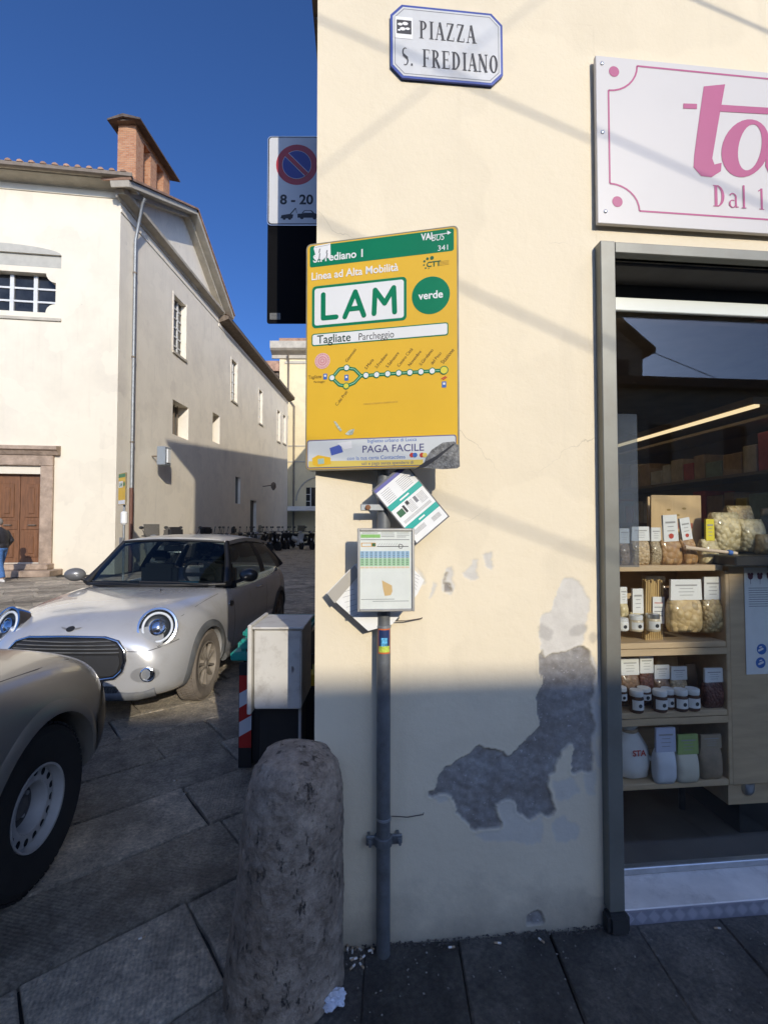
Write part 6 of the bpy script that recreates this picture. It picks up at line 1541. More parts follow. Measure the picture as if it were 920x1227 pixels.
SV = [(y, [(x, z if z < .6 else .6 + (z - .6) * .92) for x, z in pr]) for y, pr in SV]
me = loft_body(SV, 3); skv = Skin_(me); VX = .735; VA = .70; VB = 3.30; VR = .335
me = cut_wheels(me, [(VX - .03, VA, VR), (-VX + .03, VA, VR), (VX - .03, VB, VR), (-VX + .03, VB, VR)], .385, .22, .3)
link('body', me, van, M_BEIGE)
M_STW = mat('steel_wheel_paint', (.50, .49, .47), .45, .2, var=.08, vscale=12)
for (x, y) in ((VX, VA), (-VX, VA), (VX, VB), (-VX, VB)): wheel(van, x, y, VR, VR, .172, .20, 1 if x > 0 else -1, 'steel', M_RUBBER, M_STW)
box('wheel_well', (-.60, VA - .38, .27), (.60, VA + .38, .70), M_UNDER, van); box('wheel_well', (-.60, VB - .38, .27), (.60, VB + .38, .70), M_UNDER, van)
for sg in (1, -1):
    for ay in (VA, VB):          # rolled lip of the wing
        bm = bmesh.new(); rows = []
        for k in range(27):
            a = R(-5 + 190 * k / 26); row = []
            for rr_, o_ in ((.378, -.03), (.382, .010), (.405, .012), (.44, .001)):
                yy, zz = ay + rr_ * math.cos(a), VR + rr_ * math.sin(a); h = skv.side(yy, max(zz, .30), sg)
                if h is None: h = (Vector((sg * .80, yy, zz)),)
                row.append(bm.verts.new((h[0].x + sg * o_, yy, zz)))
            rows.append(row)
        for p, q in zip(rows, rows[1:]):
            for j in range(3): bm.faces.new((p[j], p[j + 1], q[j + 1], q[j]))
        link('arch_lip', bm_mesh(bm, True, 60), van, M_BEIGE)
    # black bumper corner and smoked lamp
    panel('bumper_corner', skv, lerp_pts([(.02, .70), (.20, .66), (.30, .55), (.27, .36), (.03, .34)], 5, True), .008, mat('bumper_black', (.02, .02, .021), .35, var=.2), van, 'side', sg, 6, .0)
    panel('headlight', skv, lerp_pts([(sg * .40, .78), (sg * .66, .76), (sg * .72, .70), (sg * .62, .64), (sg * .42, .67)], 4, True), .006, mat('smoked_lamp', (.06, .06, .065), .12, .3), van)
    trim('wing_seam', skv, [(1.15, .42 + .05 * k) for k in range(12)], .003, -.0005, M_INK, van, 'side', sg)
    trim('bonnet_seam', skv, [(sg * x, y) for x, y in ((.60, .10), (.70, .3), (.735, .6), (.745, .9), (.75, 1.3))], .003, -.0006, M_INK, van, 'top')
    panel('side_repeater', skv, lerp_pts([(1.22, .80), (1.30, .80), (1.30, .775), (1.22, .775)], 2, True), .006, mat('amber', (.55, .20, .03), .3), van, 'side', sg, 2)
panel('grille', skv, lerp_pts([(-.40, .62), (.40, .62), (.42, .46), (-.42, .46)], 4, True), .006, M_BLACK, van)
panel('front_bumper', skv, lerp_pts([(-.62, .45), (.62, .45), (.58, .32), (-.58, .32)], 5, True), .010, MATS['bumper_black'], van)
# cabin, out of frame
lo = [(s * .78, y, 1.02) for s, y in ((-1, 1.55), (1, 1.55), (1, 4.0), (-1, 4.0))]; hi = [(s * .62, y, 1.50) for s, y in ((-1, 2.2), (1, 2.2), (1, 3.75), (-1, 3.75))]
for i in range(4): sheet_('cabin_window', [lo[i], lo[(i + 1) % 4]], [hi[i], hi[(i + 1) % 4]], M_AUTOG, van, 0, 2)
for i in range(4): tube('cabin_pillar', [lo[i], hi[i]], .045, M_BEIGE, van, 8)
box('roof', (-.66, 2.15, 1.50), (.66, 3.80, 1.56), M_BEIGE, van, .025, 2)
# =================================================================== inside the shop
M_SHELF = mat('beech_shelf', (.55, .40, .24), .55, var=.12, vscale=3, stretch=(1, 8, 8))
M_FLOOR = mat('shop_floor', (.10, .085, .07), .5, var=.2)
M_INWALL = mat('shop_wall', (.46, .37, .26), .8, var=.15)
room = thing('shop_interior', 'dim brown shop room seen behind the display window', 'room', (2.5, .3, 0))
def rm(n, lo, hi, m): return box(n, (lo[0] - 2.5, lo[1] - .3, lo[2]), (hi[0] - 2.5, hi[1] - .3, hi[2]), m, room)
rm('floor', (1.06, .231, -.05), (5.2, 5.2, .03), M_FLOOR); rm('ceiling', (1.06, .31, 2.95), (5.2, 5.2, 3.05), M_INWALL)
rm('side_wall', (1.00, .21, -.05), (1.058, 5.2, 3.05), M_INWALL); rm('back_wall', (1.06, 5.2, -.05), (5.2, 5.3, 3.05), M_INWALL); rm('side_wall', (5.2, .21, -.05), (5.3, 5.3, 3.05), M_INWALL)
rm('front_beam', (1.06, .302, 2.54), (5.2, .34, 2.949), M_INWALL)
SY = .34                                                     # face of the shelving
def SXp(px, py=760): return py_(px, py, SY).x
def SZp(py, px=800): return py_(px, py, SY).z
sx0, sx1 = SXp(741), SXp(870); ends = SXp(873)
z_sh = [SZp(677), SZp(770), SZp(853), SZp(938)]
shf = thing('display_shelves', 'beech display shelving full of pasta and jars behind the shop window', 'shelves', (sx0, SY, 0))
DP = .34; tk = .028
for i, zz in enumerate(z_sh):
    box('shelf', (-.02, (-.02 if i == 0 else .0), zz - tk), (sx1 - sx0 - (.004 if i else .0) - (.03 if i == 0 else 0), DP, zz), M_SHELF, shf, .003)
box('side_panel', (sx1 - sx0, .002, z_sh[3] - tk), (sx1 - sx0 + .028, DP, z_sh[0] - tk - .001), M_SHELF, shf, .003)
box('side_panel', (-.048, .002, .05), (-.021, DP, z_sh[0] + .0), M_SHELF, shf, .003)
box('back_panel', (-.02, DP + .001, z_sh[3]), (sx1 - sx0 + .028, DP + .015, z_sh[0] - tk), M_SHELF, shf)
for zz in (z_sh[1], z_sh[2]): box('shelf_edge', (-.02, -.006, zz - tk - .032), (sx1 - sx0 - .004, -.0005, zz - tk + .0), M_SHELF, shf, .002)
for xx in (.02, sx1 - sx0 - .02): tube('foot', [(xx, .30, .03), (xx, .30, z_sh[3] - tk - .001)], .016, M_BLACK, shf, 8)
cnt = thing('shop_counter', 'beech counter front with dark top, right of the shelves, bearing a poster', 'counter', (ends + .004, SY, 0))
ct = SZp(668, 900)
box('counter_front', (.0, .0, z_sh[3] - tk), (2.2, .03, ct - .035), M_SHELF, cnt, .003)
box('counter_body', (.0, .031, .20), (2.2, .7, ct - .036), M_SHELF, cnt)
box('counter_top', (-.06, -.11, ct - .034), (2.2, .7, ct + .014), mat('counter_dark', (.025, .024, .024), .35), cnt, .006)
box('plinth', (.1, .08, .03), (2.2, .6, .199), M_BLACK, cnt)
lathe('counter_foot', [(.018, .03), (.03, .05), (.03, .09)], M_STEEL, cnt, 10, Matrix.Translation((.10, .03, z_sh[3] - tk - .091)))
# poster on the counter front
pA = py_(893, 808, SY); pB = py_(960, 680, SY)
po = thing('notice_poster', 'white and blue hygiene notice with round hand-washing symbol on the counter', 'poster', (pA.x, SY - .004, pA.z))
pW, pH = .21, py_(893, 680, SY).z - pA.z
box('sheet', (0, 0, 0), (pW, .002, pH), M_PAPER, po)
for i, (cx, cz) in enumerate(((.075, .12), (.075, .055), (.155, .12), (.155, .055))):
    flat('symbol', circ(cx if i else .082, cz, .026, 24), -.0006, MATS['pictogram_blue'], po); strokes('symbol_print', [capsule((cx - .008, cz - .006), (cx + .012, cz + .002), .010), capsule((cx - .004, cz + .010), (cx + .006, cz + .012), .006)], M_PAPER, po, -.0010)
for i in range(4):
    a = Vector((.032 + .05 * i, pH - .045)); strokes('emblem', [circ(a.x, a.y, .014, 9), circ(a.x - .008, a.y + .012, .008, 7), circ(a.x + .008, a.y + .012, .008, 7), bar((a.x, a.y - .012), (a.x, a.y - .036), .002)], mat('emblem_red', (.12, .03, .05), .6), po, -.0006, .0001)
for i in range(9): strokes('print', [bar((.02, pH - .10 - .011 * i), (.15 + .03 * math.sin(i * 2.1), pH - .10 - .011 * i), .003)], M_INK2, po, -.0006)

def goods_mat(name, a, b, sc=60., bump=.006, rough=.55, coat=.5):
    if name in MATS: return MATS[name]
    m = bpy.data.materials.new(name); m.use_nodes = True; MATS[name] = m; t = m.node_tree; p = t.nodes['Principled BSDF']; L = t.links.new
    tc = t.nodes.new('ShaderNodeTexCoord'); v = t.nodes.new('ShaderNodeTexVoronoi'); v.inputs['Scale'].default_value = sc; v.inputs['Randomness'].default_value = 1
    L(tc.outputs['Object'], v.inputs['Vector']); r = t.nodes.new('ShaderNodeValToRGB'); e = r.color_ramp.elements
    e[0].color = (*b, 1); e[0].position = .05; e[1].color = (*a, 1); e[1].position = .55; L(v.outputs['Distance'], r.inputs['Fac'])
    hs = t.nodes.new('ShaderNodeMix'); hs.data_type = 'RGBA'; hs.blend_type = 'MULTIPLY'; hs.inputs['Factor'].default_value = .45; bw = t.nodes.new('ShaderNodeRGBToBW'); L(v.outputs['Color'], bw.inputs[0]); L(r.outputs[0], hs.inputs['A']); L(bw.outputs[0], hs.inputs['B'])
    L(hs.outputs['Result'], p.inputs['Base Color']); b_ = t.nodes.new('ShaderNodeBump'); b_.invert = True; b_.inputs['Distance'].default_value = bump; L(v.outputs['Distance'], b_.inputs['Height']); L(b_.outputs[0], p.inputs['Normal'])
    p.inputs['Roughness'].default_value = rough; p.inputs['Coat Weight'].default_value = coat; p.inputs['Coat Roughness'].default_value = .12; return m
G_BEAN = goods_mat('dried_beans', (.50, .33, .20), (.62, .48, .32), 95); G_CHICK = goods_mat('chickpeas', (.62, .44, .24), (.70, .55, .34), 80); G_GRAIN = goods_mat('grain', (.55, .42, .25), (.66, .55, .36), 130)
G_COOK = goods_mat('biscuits', (.50, .27, .10), (.66, .42, .19), 34, .012); G_PASTA = goods_mat('pasta', (.68, .48, .22), (.78, .60, .32), 32, .014); G_PENNE = goods_mat('pasta_tubes', (.66, .46, .20), (.78, .60, .30), 52, .010)
G_RED = goods_mat('dark_spice', (.13, .045, .03), (.22, .08, .05), 70); G_PALE = goods_mat('pale_pasta', (.72, .58, .30), (.80, .68, .40), 40, .010); G_BROWN = goods_mat('brown_pasta', (.30, .17, .09), (.42, .27, .16), 60)
M_FILM = glass_mat('cellophane', (.97, .97, .97), 1.55, .06, .035, (.8, .8, .8))
M_LAB = mat('label_card', (.76, .75, .72), .6, var=.03)
M_LINE = mat('faded_print', (.34, .33, .32), .7)
def sack(name, label, px0, px1, pyt, pyb, m, cat='bag', group=None, dy=.05, dep=.06, lab=None, lab_col=None, tilt=0., film=True, lean=0.):
    """filled bag standing on a shelf: lumpy belly, gathered top, card header"""
    x0, x1 = py_(px0, pyb, SY + dy).x, py_(px1, pyb, SY + dy).x; z0 = py_(px0, pyb, SY + dy).z; z1 = py_(px0, pyt, SY + dy).z
    z0 = min(z_sh, key=lambda q: abs(q - z0)) if abs(min(z_sh, key=lambda q: abs(q - z0)) - z0) < .035 else z0
    w_, h_ = x1 - x0, z1 - z0
    t = thing(name, label, cat, ((x0 + x1) / 2, SY + dy, z0), 0, group); t.rotation_euler = (0, tilt, 0)
    rs = random.Random(hash(label) % 9999 if False else int(px0 * 7 + pyb)); bm = bmesh.new(); nu, nv = 20, 12; rings = []
    lb = lab[1] if lab else 1.0
    hb = h_ * (lb if lab else 1.0)
    for j in range(nv + 1):
        v = j / nv; zz = hb * v; sw = (1 - .10 * (1 - min(1, v * 6)) ** 2) * (1 - .10 * max(0, (v - .75) / .25) ** 2); dd = dep / 2 * (min(1, .55 + v * 2.2)) * (1 - .62 * max(0, (v - .55) / .45) ** 1.6)
        ring = []
        for k in range(nu):
            a = 2 * math.pi * k / nu; c, s = math.cos(a), math.sin(a); e = .55
            xx = w_ / 2 * sw * math.copysign(abs(c) ** e, c); yy = dd * math.copysign(abs(s) ** e, s)
            nn = noise.noise(Vector((xx * 22 + px0, yy * 22, zz * 22))) * .004
            ring.append(bm.verts.new((xx + nn, yy + nn * 1.3, zz)))
        rings.append(ring)
    for a, b in zip(rings, rings[1:]):
        for k in range(nu): bm.faces.new((a[k], a[(k + 1) % nu], b[(k + 1) % nu], b[k]))
    bm.faces.new(rings[0][::-1]); bm.faces.new(rings[-1]); link('bag_body', bm_mesh(bm, True, 70), t, m)
    if lab:
        kx, kb, kt, lm = lab[0], lab[1], 1.0, lab[2] if len(lab) > 2 else M_LAB
        z_a = h_ * (kb - .03); wl = w_ * kx / 2
        ye = -dep / 2 * .30 - .004
        hd = prism('label_card', [(-wl, z_a), (wl, z_a), (wl * .96, h_), (-wl * .96, h_)], ye - .004, ye + .008, lm, t)
        for i in range(4):
            zz = z_a + (h_ - z_a) * (.72 - .16 * i); ww = wl * (.7 if i == 0 else .5 - .08 * (i % 2))
            strokes('label_print', [bar((-ww, zz), (ww, zz), (h_ - z_a) * (.07 if i == 0 else .03))], M_LINE, hd, ye - .0046)
        if lab_col: strokes('label_print', [circ(0, z_a + (h_ - z_a) * .2, min(wl * .35, (h_ - z_a) * .12), 12)], lab_col, hd, ye - .0048)
    return t
def jar(name, label, px0, px1, pyt, pyb, lid, body, lab=True, dy=.02, group=None):
    x0, x1 = py_(px0, pyb, SY + dy).x, py_(px1, pyb, SY + dy).x; z1 = py_(px0, pyt, SY + dy).z; z0 = py_(px0, pyb, SY + dy).z; q = min(z_sh, key=lambda q_: abs(q_ - z0)); z0 = q if abs(q - z0) < .04 else z0
    r = (x1 - x0) / 2; h = z1 - z0; t = thing(name, label, 'jar', ((x0 + x1) / 2, SY + dy + r * .5, z0), 0, group)
    lathe('jar_body', [(r * .85, 0), (r * .98, .004), (r, h * .1), (r, h * .66), (r * .9, h * .74)], body, t, 20)
    lathe('lid', [(r * .93, h * .74 + .0005), (r * .96, h * .76), (r * .96, h * .97), (r * .9, h)], lid, t, 20)
    bm = bmesh.new(); n = 10; ra = []
    for k in range(n + 1):
        a = R(205 + 130 * k / n); ra.append((bm.verts.new((r * 1.012 * math.cos(a), r * 1.012 * math.sin(a), h * .16)), bm.verts.new((r * 1.012 * math.cos(a), r * 1.012 * math.sin(a), h * .6))))
    for k in range(n): bm.faces.new((ra[k][0], ra[k + 1][0], ra[k + 1][1], ra[k][1]))
    lb = link('jar_label', bm_mesh(bm, True), t, M_LAB); flat('label_print', circ(0, h * .36, r * .3, 10), -r * 1.016, M_INK, lb)
    return t
RED = MATS['pictogram_red']
# top shelf
sack('bean_bag', 'clear bag of pinkish beans at far left of the top shelf', 739.5, 752, 633, 676, G_BEAN, lab=(.95, .62), dy=.03)
sack('bean_bag', 'clear bag of chickpeas with wide white card, second on the top shelf', 754, 776, 631, 676, G_CHICK, lab=(.96, .66), dy=.03)
sack('bean_bag', 'small clear bag of grain with narrow white card, beside the chickpeas', 777, 790, 632, 676, G_GRAIN, lab=(.9, .66), dy=.035)
sack('biscuit_bag', 'clear bag of biscuits with tall white card before the wooden crate', 791, 815, 617, 675, G_COOK, lab=(.72, .50, M_LAB), dy=.02, lab_col=RED, tilt=R(-3))
sack('biscuit_bag', 'smaller bag of biscuits with tilted white card, right of the tall one', 817, 834, 620, 675, G_COOK, lab=(.72, .56, M_LAB), dy=.04, lab_col=RED, tilt=R(-9))
ca, cb = py_(775, 650, SY + .22), py_(836, 594, SY + .22)
crate = thing('wooden_crate', 'pale wooden crate printed with small leaves behind biscuit bags on top shelf', 'crate', (ca.x, SY + .2, z_sh[0]))
cwid = cb.x - ca.x; chh = cb.z - z_sh[0]; cut = cwid * .26
M_CRATE = mat('crate_wood', (.58, .40, .20), .7, var=.12, vscale=2, stretch=(7, 7, .8))
box('front_panel', (cut, 0, 0), (cwid, .012, chh), M_CRATE, crate, .002); box('side_panel', (cwid - .012, .0125, 0), (cwid, .12, chh), M_CRATE, crate); box('back_panel', (cut, .1205, 0), (cwid, .132, chh), M_CRATE, crate)
prism('side_flap', [(0, 0), (cut - .001, 0), (cut - .001, chh), (.006, chh)], -.01, .0, M_CRATE, crate)
for (u, v) in ((.45, .78), (.68, .70), (.85, .80), (.75, .45), (.55, .35)):
    flat('leaf_print', circ(cut + (cwid - cut) * (u - .3), chh * v, .012, 10, .006), -.0006, M_OCHRE, crate)
flat('name_print', [(cut + .05, chh * .50), (cwid - .05, chh * .50), (cwid - .05, chh * .58), (cut + .05, chh * .58)], -.0008, mat('print_red', (.35, .10, .05), .6), crate)
# heaps along the counter
sack('pasta_bag', 'bag of pale pasta with bright yellow label, at the shelf end', 838, 858, 622, 675, G_PALE, lab=(.5, .55, mat('label_yellow', (.75, .62, .03), .6)), dy=.05)
yb2 = MATS['label_yellow']
sack('pasta_bag', 'clear bag of ribbon pasta leaning behind the yellow-labelled bag', 850, 884, 614, 662, G_PALE, dy=.12, dep=.10)
sack('pasta_bag', 'creamy pasta bag on the counter, right of the ribbon pasta', 882, 912, 622, 661, G_PALE, dy=.10, dep=.10)
sack('pasta_bag', 'tall golden pasta bag at the back of the counter heap', 868, 900, 606, 661, G_PENNE, dy=.22, dep=.10)
sack('pasta_bag', 'tan pasta bag on the counter at the right edge', 906, 932, 640, 664, G_PASTA, dy=.04, dep=.10)
t = thing('glass_jar', 'large clear jar with white label on counter at right edge', 'jar', (py_(922, 640, SY + .28).x, SY + .28, ct + .015))
rj, hj = .055, py_(922, 610, SY + .28).z - ct - .015
lathe('jar_body', [(rj * .9, 0), (rj, .01), (rj, hj * .7), (rj * .7, hj * .85)], glass_mat('jar_glass', (.8, .84, .85), 1.5, .02, .12, (.7, .7, .7)), t, 24); lathe('lid', [(rj * .72, hj * .86), (rj * .75, hj * .88), (rj * .75, hj), (rj * .6, hj * 1.02)], M_STEEL, t, 20)
box('jar_label', (-rj * .7, -rj - .003, hj * .25), (rj * .7, -rj + .002 - .0015, hj * .6), M_LAB, t)
st = [py_(820, 656, SY - .03), py_(846, 659, SY - .03), py_(882, 663, SY - .03)]
tg = thing('paddle', 'pale wooden paddle with blue band lying across the counter edge', 'paddle', st[0])
tube('handle', [Vector((0, 0, 0)), st[1] - st[0], st[2] - st[0]], [.010, .009, .008], mat('birch', (.66, .52, .38), .6), tg, 8); k_ = st[2] - st[0]; tube('band', [k_ * .82, k_ * .9], .012, MATS['pictogram_blue'], tg, 10)
# second shelf
sack('sweets_bag', 'clear bag with white label at the far left of second shelf', 739.5, 750, 703, 740, G_PALE, lab=(.8, .5), dy=.06)
sack('sweets_bag', 'rounded clear bag with white square label on second shelf, behind small jar', 753, 771, 705, 756, G_PALE, lab=(.72, .45), dy=.08)
jar('honey_jar', 'small pale jar with red print at far left of second shelf', 739.5, 754, 741, 756, M_LAB, M_LAB, dy=.0)
jar('honey_jar', 'small white-lidded jar second from left on second shelf', 756.5, 771.5, 738, 757, M_WHITE, mat('jar_cream', (.62, .52, .36), .3), dy=.0)
jar('honey_jar', 'small jar standing before the spaghetti packet', 777, 792, 736, 757, M_STEEL, MATS['jar_cream'], dy=-.005)
sp0, sp1 = py_(772, 757, SY + .06), py_(793, 694, SY + .06)
spg = thing('spaghetti_packet', 'tall bundle of golden spaghetti with white label on second shelf', 'packet', (sp0.x, SY + .06, z_sh[1]), R(0)); spg.rotation_euler = (0, R(1.5), 0)
sw_, shh = sp1.x - sp0.x, sp1.z - z_sh[1]
bm = bmesh.new()
for i in range(9):
    for j in range(3):
        xx = sw_ * (i + .5 + .25 * (j % 2)) / 9.4; hh2 = shh * (.97 + .03 * math.sin(i * 2.3 + j)); tube_bm(bm, [(xx, j * .012, 0), (xx + .002 * math.sin(i), j * .012, hh2)], sw_ / 21, 6)
kind(link('spaghetti', bm_mesh(bm, True, 60), spg, mat('spaghetti', (.68, .47, .18), .45, var=.1)), 'stuff')
box('wrapper', (-.003, -.010, 0), (sw_ + .004, .035, shh * 1.06), M_FILM, spg, .004)
lbx = box('label_card', (sw_ * .32, -.0135, shh * .28), (sw_ * .95, -.0105, shh * .72), M_LAB, spg)
for i in range(4): strokes('label_print', [bar((sw_ * .4, shh * (.62 - .07 * i)), (sw_ * .85, shh * (.62 - .07 * i)), .004)], M_INK2 if i else MATS['pictogram_red'], lbx, -.0140)
sack('pasta_bag', 'large bag of wide pasta rings with broad white card on second shelf', 800, 838, 694, 757, G_PASTA, lab=(.98, .64), dy=.02, dep=.08)
sack('pasta_bag', 'bag of pasta tubes with white card, at right end of second shelf', 838, 864, 691, 757, G_PENNE, lab=(.80, .62), dy=.05, dep=.07)
sack('dark_packet', 'dim brown packet standing between spaghetti and pasta rings', 793, 804, 702, 752, G_BROWN, dy=.16, dep=.05)
# third shelf
spec3 = [(741, 764, 788, 838, G_BROWN, 'brown packet with pale header at far left of third shelf'), (764, 781, 785, 838, G_RED, 'dark lentil bag with cream header, second on third shelf'), (781, 800, 796, 838, G_BROWN, 'grain bag with white header in the middle of third shelf'), (801, 821, 798, 838, G_CHICK, 'pale grain bag with white header, right of middle on third shelf'), (841, 864, 800, 845, G_RED, 'bag of dark red dried fruit with white header at right end of third shelf')]
for (a, b, t0, b0, m_, l_) in spec3: sack('legume_bag', l_, a, b, t0, b0, m_, lab=(.95, .68), dy=.10 if a < 830 else .04)
sack('kraft_packet', 'tan kraft packet standing behind the middle bags of third shelf', 784, 811, 783, 836, mat('kraft_paper', (.55, .36, .19), .75, var=.1), dy=.20, dep=.05)
sack('kraft_packet', 'dim brown packet at back right of third shelf', 820, 833, 795, 838, mat('kraft_dark', (.28, .18, .11), .75, var=.1), dy=.18, dep=.05)
for i, (a, b, t0, b0, l_) in enumerate(((739.5, 752, 824, 842, 'small jar half hidden at far left of third shelf'), (757, 772, 828, 845, 'white-lidded jar in front row, left on third shelf'), (766, 781, 825, 841, 'white-lidded jar behind the left front one on third shelf'), (785, 800.5, 828, 845, 'white-lidded jar in front row, left of centre on third shelf'), (795, 809.5, 826, 842, 'white-lidded jar tucked behind centre pair on third shelf'), (810, 825, 827, 844, 'white-lidded jar right of centre on third shelf'), (824.5, 839.5, 826, 843, 'rightmost white-lidded jar on third shelf'))):
    jar('preserve_jar', l_, a, b, t0, b0, M_WHITE, mat('jam_dark', (.10, .05, .03), .25), dy=.00 + .028 * (i in (2, 4)))
# bottom shelf
r0 = py_(757, 925, SY + .06); fl = thing('flour_sack', 'round white cloth sack with red print at left of the bottom shelf', 'sack', (py_(756, 900, SY + .08).x, SY + .10, z_sh[3]))
fw, fh = py_(778, 900, SY + .08).x - py_(756, 900, SY + .08).x, py_(756, 862, SY + .08).z - z_sh[3]
bm = bmesh.new(); lathe_bm(bm, [(fw * .70, 0), (fw * .95, .01), (fw * 1.02, fh * .25), (fw * .95, fh * .5), (fw * .6, fh * .72), (fw * .42, fh * .78), (fw * .38, fh * .82), (fw * .6, fh * .95), (fw * .5, fh * 1.0)], 24)
for v in bm.verts: v.co += Vector((noise.noise(v.co * 18), noise.noise(v.co * 18 + Vector((5, 5, 5))), 0)) * .008; v.co.y *= .75
link('sack_body', bm_mesh(bm, True), fl, mat('sack_cloth', (.70, .69, .67), .8, var=.06, vscale=8)); lathe('tie', [(fw * .40, fh * .77), (fw * .46, fh * .79), (fw * .40, fh * .82)], mat('twine', (.4, .3, .2), .9), fl, 16)
text('lettering', 'STA', -fw * .3, fh * .44, .028, RED, fl, -fw * .79, .001)
tube('tag', [(fw * .7, -fw * .4, fh * .36), (fw * 1.05, -fw * .5, fh * .30)], .012, M_PAPER, fl, 6)
sack('flour_bag', 'white flour bag with lilac printed header on bottom shelf', 783, 807, 871, 930, mat('flour_white', (.68, .69, .72), .7, var=.05), lab=(.98, .60, mat('lilac_card', (.52, .54, .66), .6)), dy=.01, dep=.07)
sack('flour_bag', 'cream flour bag with green header, middle of the bottom shelf', 809, 834, 879, 931, mat('flour_cream', (.66, .60, .47), .7, var=.05), lab=(.98, .62, mat('green_card', (.32, .42, .14), .6)), dy=.01, dep=.07)
sack('flour_bag', 'brown grain packet at right end of the bottom shelf', 836, 862, 879, 930, mat('brown_packet', (.30, .22, .14), .6, var=.25, vscale=14), lab=(.95, .72, mat('brown_card', (.34, .26, .17), .6)), dy=.03, dep=.07)
# wall shelving deep inside with packed boxes, and its strip light
deep = thing('wall_shelving', 'long shelving unit of boxes along the shop side wall', 'shelves', (2.62, .85, 0))
DL = 3.2
for zz in (.9, 1.25, 1.58, 1.90, 2.24): box('shelf', (0, 0, zz - .02), (.36, DL, zz), mat('shelf_dark', (.24, .18, .12), .6), deep)
box('back', (.362, 0, 0.03), (.38, DL, 2.32), MATS['shelf_dark'], deep); box('end', (0, DL + .001, .03), (.36, DL + .02, 2.3), MATS['shelf_dark'], deep); box('canopy', (-.10, 0, 2.30), (.36, DL, 2.345), mat('canopy_wood', (.30, .22, .13), .5), deep)
box('strip_light', (-.088, .0, 2.282), (-.055, DL - .02, 2.299), mat('strip_lamp', (.8, .7, .5), .5, emit=(1.0, .78, .45), es=.8), deep)
cols = [(.45, .30, .16), (.55, .45, .30), (.10, .12, .30), (.60, .52, .40), (.50, .10, .08), (.62, .60, .55), (.35, .22, .12), (.60, .42, .10), (.25, .30, .20)]
rr = random.Random(5); nb = 0
CN = ('tan', 'sand', 'navy', 'cream', 'red', 'white', 'brown', 'yellow', 'green'); ORD = 'first second third fourth fifth sixth seventh eighth ninth tenth eleventh twelfth thirteenth fourteenth fifteenth sixteenth seventeenth eighteenth nineteenth twentieth'.split() + ['twenty-' + q for q in 'first second third fourth fifth sixth seventh eighth ninth'.split()] + ['thirtieth', 'thirty-first', 'thirty-second', 'thirty-third', 'thirty-fourth', 'thirty-fifth', 'thirty-sixth']
for zi, zz in enumerate((.9, 1.25, 1.58, 1.90)):
    y = .03; ko = 0
    while y < DL - .2:
        wd = rr.uniform(.09, .17); hh3 = rr.uniform(.11, .25); c_ = rr.randrange(len(cols))
        b = box('goods_box', (0, 0, 0), (rr.uniform(.18, .26), wd - .012, hh3), mat('carton%d' % c_ if False else 'carton_' + 'abcdefghi'[c_], cols[c_], .55, var=.25, vscale=14), None, .004)
        b.location = (2.62 + .03, .85 + y, zz)
        lv = ('lowest', 'second', 'third', 'top')[zi]
        ko += 1; tag(b, '%s carton, %s from window, on %s board of the shop wall shelving' % (CN[c_], ORD[ko - 1], lv), 'box', 'cartons on the shop wall shelving'); y += wd; nb += 1
tb2 = thing('back_table', 'dark table of stacked cartons in the depth of the shop', 'table', (1.75, 2.6, 0))
box('table_top', (0, 0, .78), (.75, .7, .82), M_BLACK, tb2)
for (a, b) in ((.04, .04), (.68, .04), (.04, .62), (.68, .62)): box('leg', (a, b, .03), (a + .04, b + .04, .779), M_BLACK, tb2)
labs = ('tan', 'cream', 'navy', 'sand', 'red', 'white', 'brown', 'yellow', 'green')
for i in range(9):
    b = box('goods_box', (0, 0, 0), (.20, .2, .13), MATS.get('carton_' + 'abcdefghi'[i]) or mat('carton_' + 'abcdefghi'[i], cols[i], .55, var=.25, vscale=14), None, .004); b.location = (1.78 + .23 * (i % 3), 2.68, .8205 + .131 * (i // 3))
    tag(b, '%s carton in the stack on the dark table inside the shop' % labs[i], 'box')
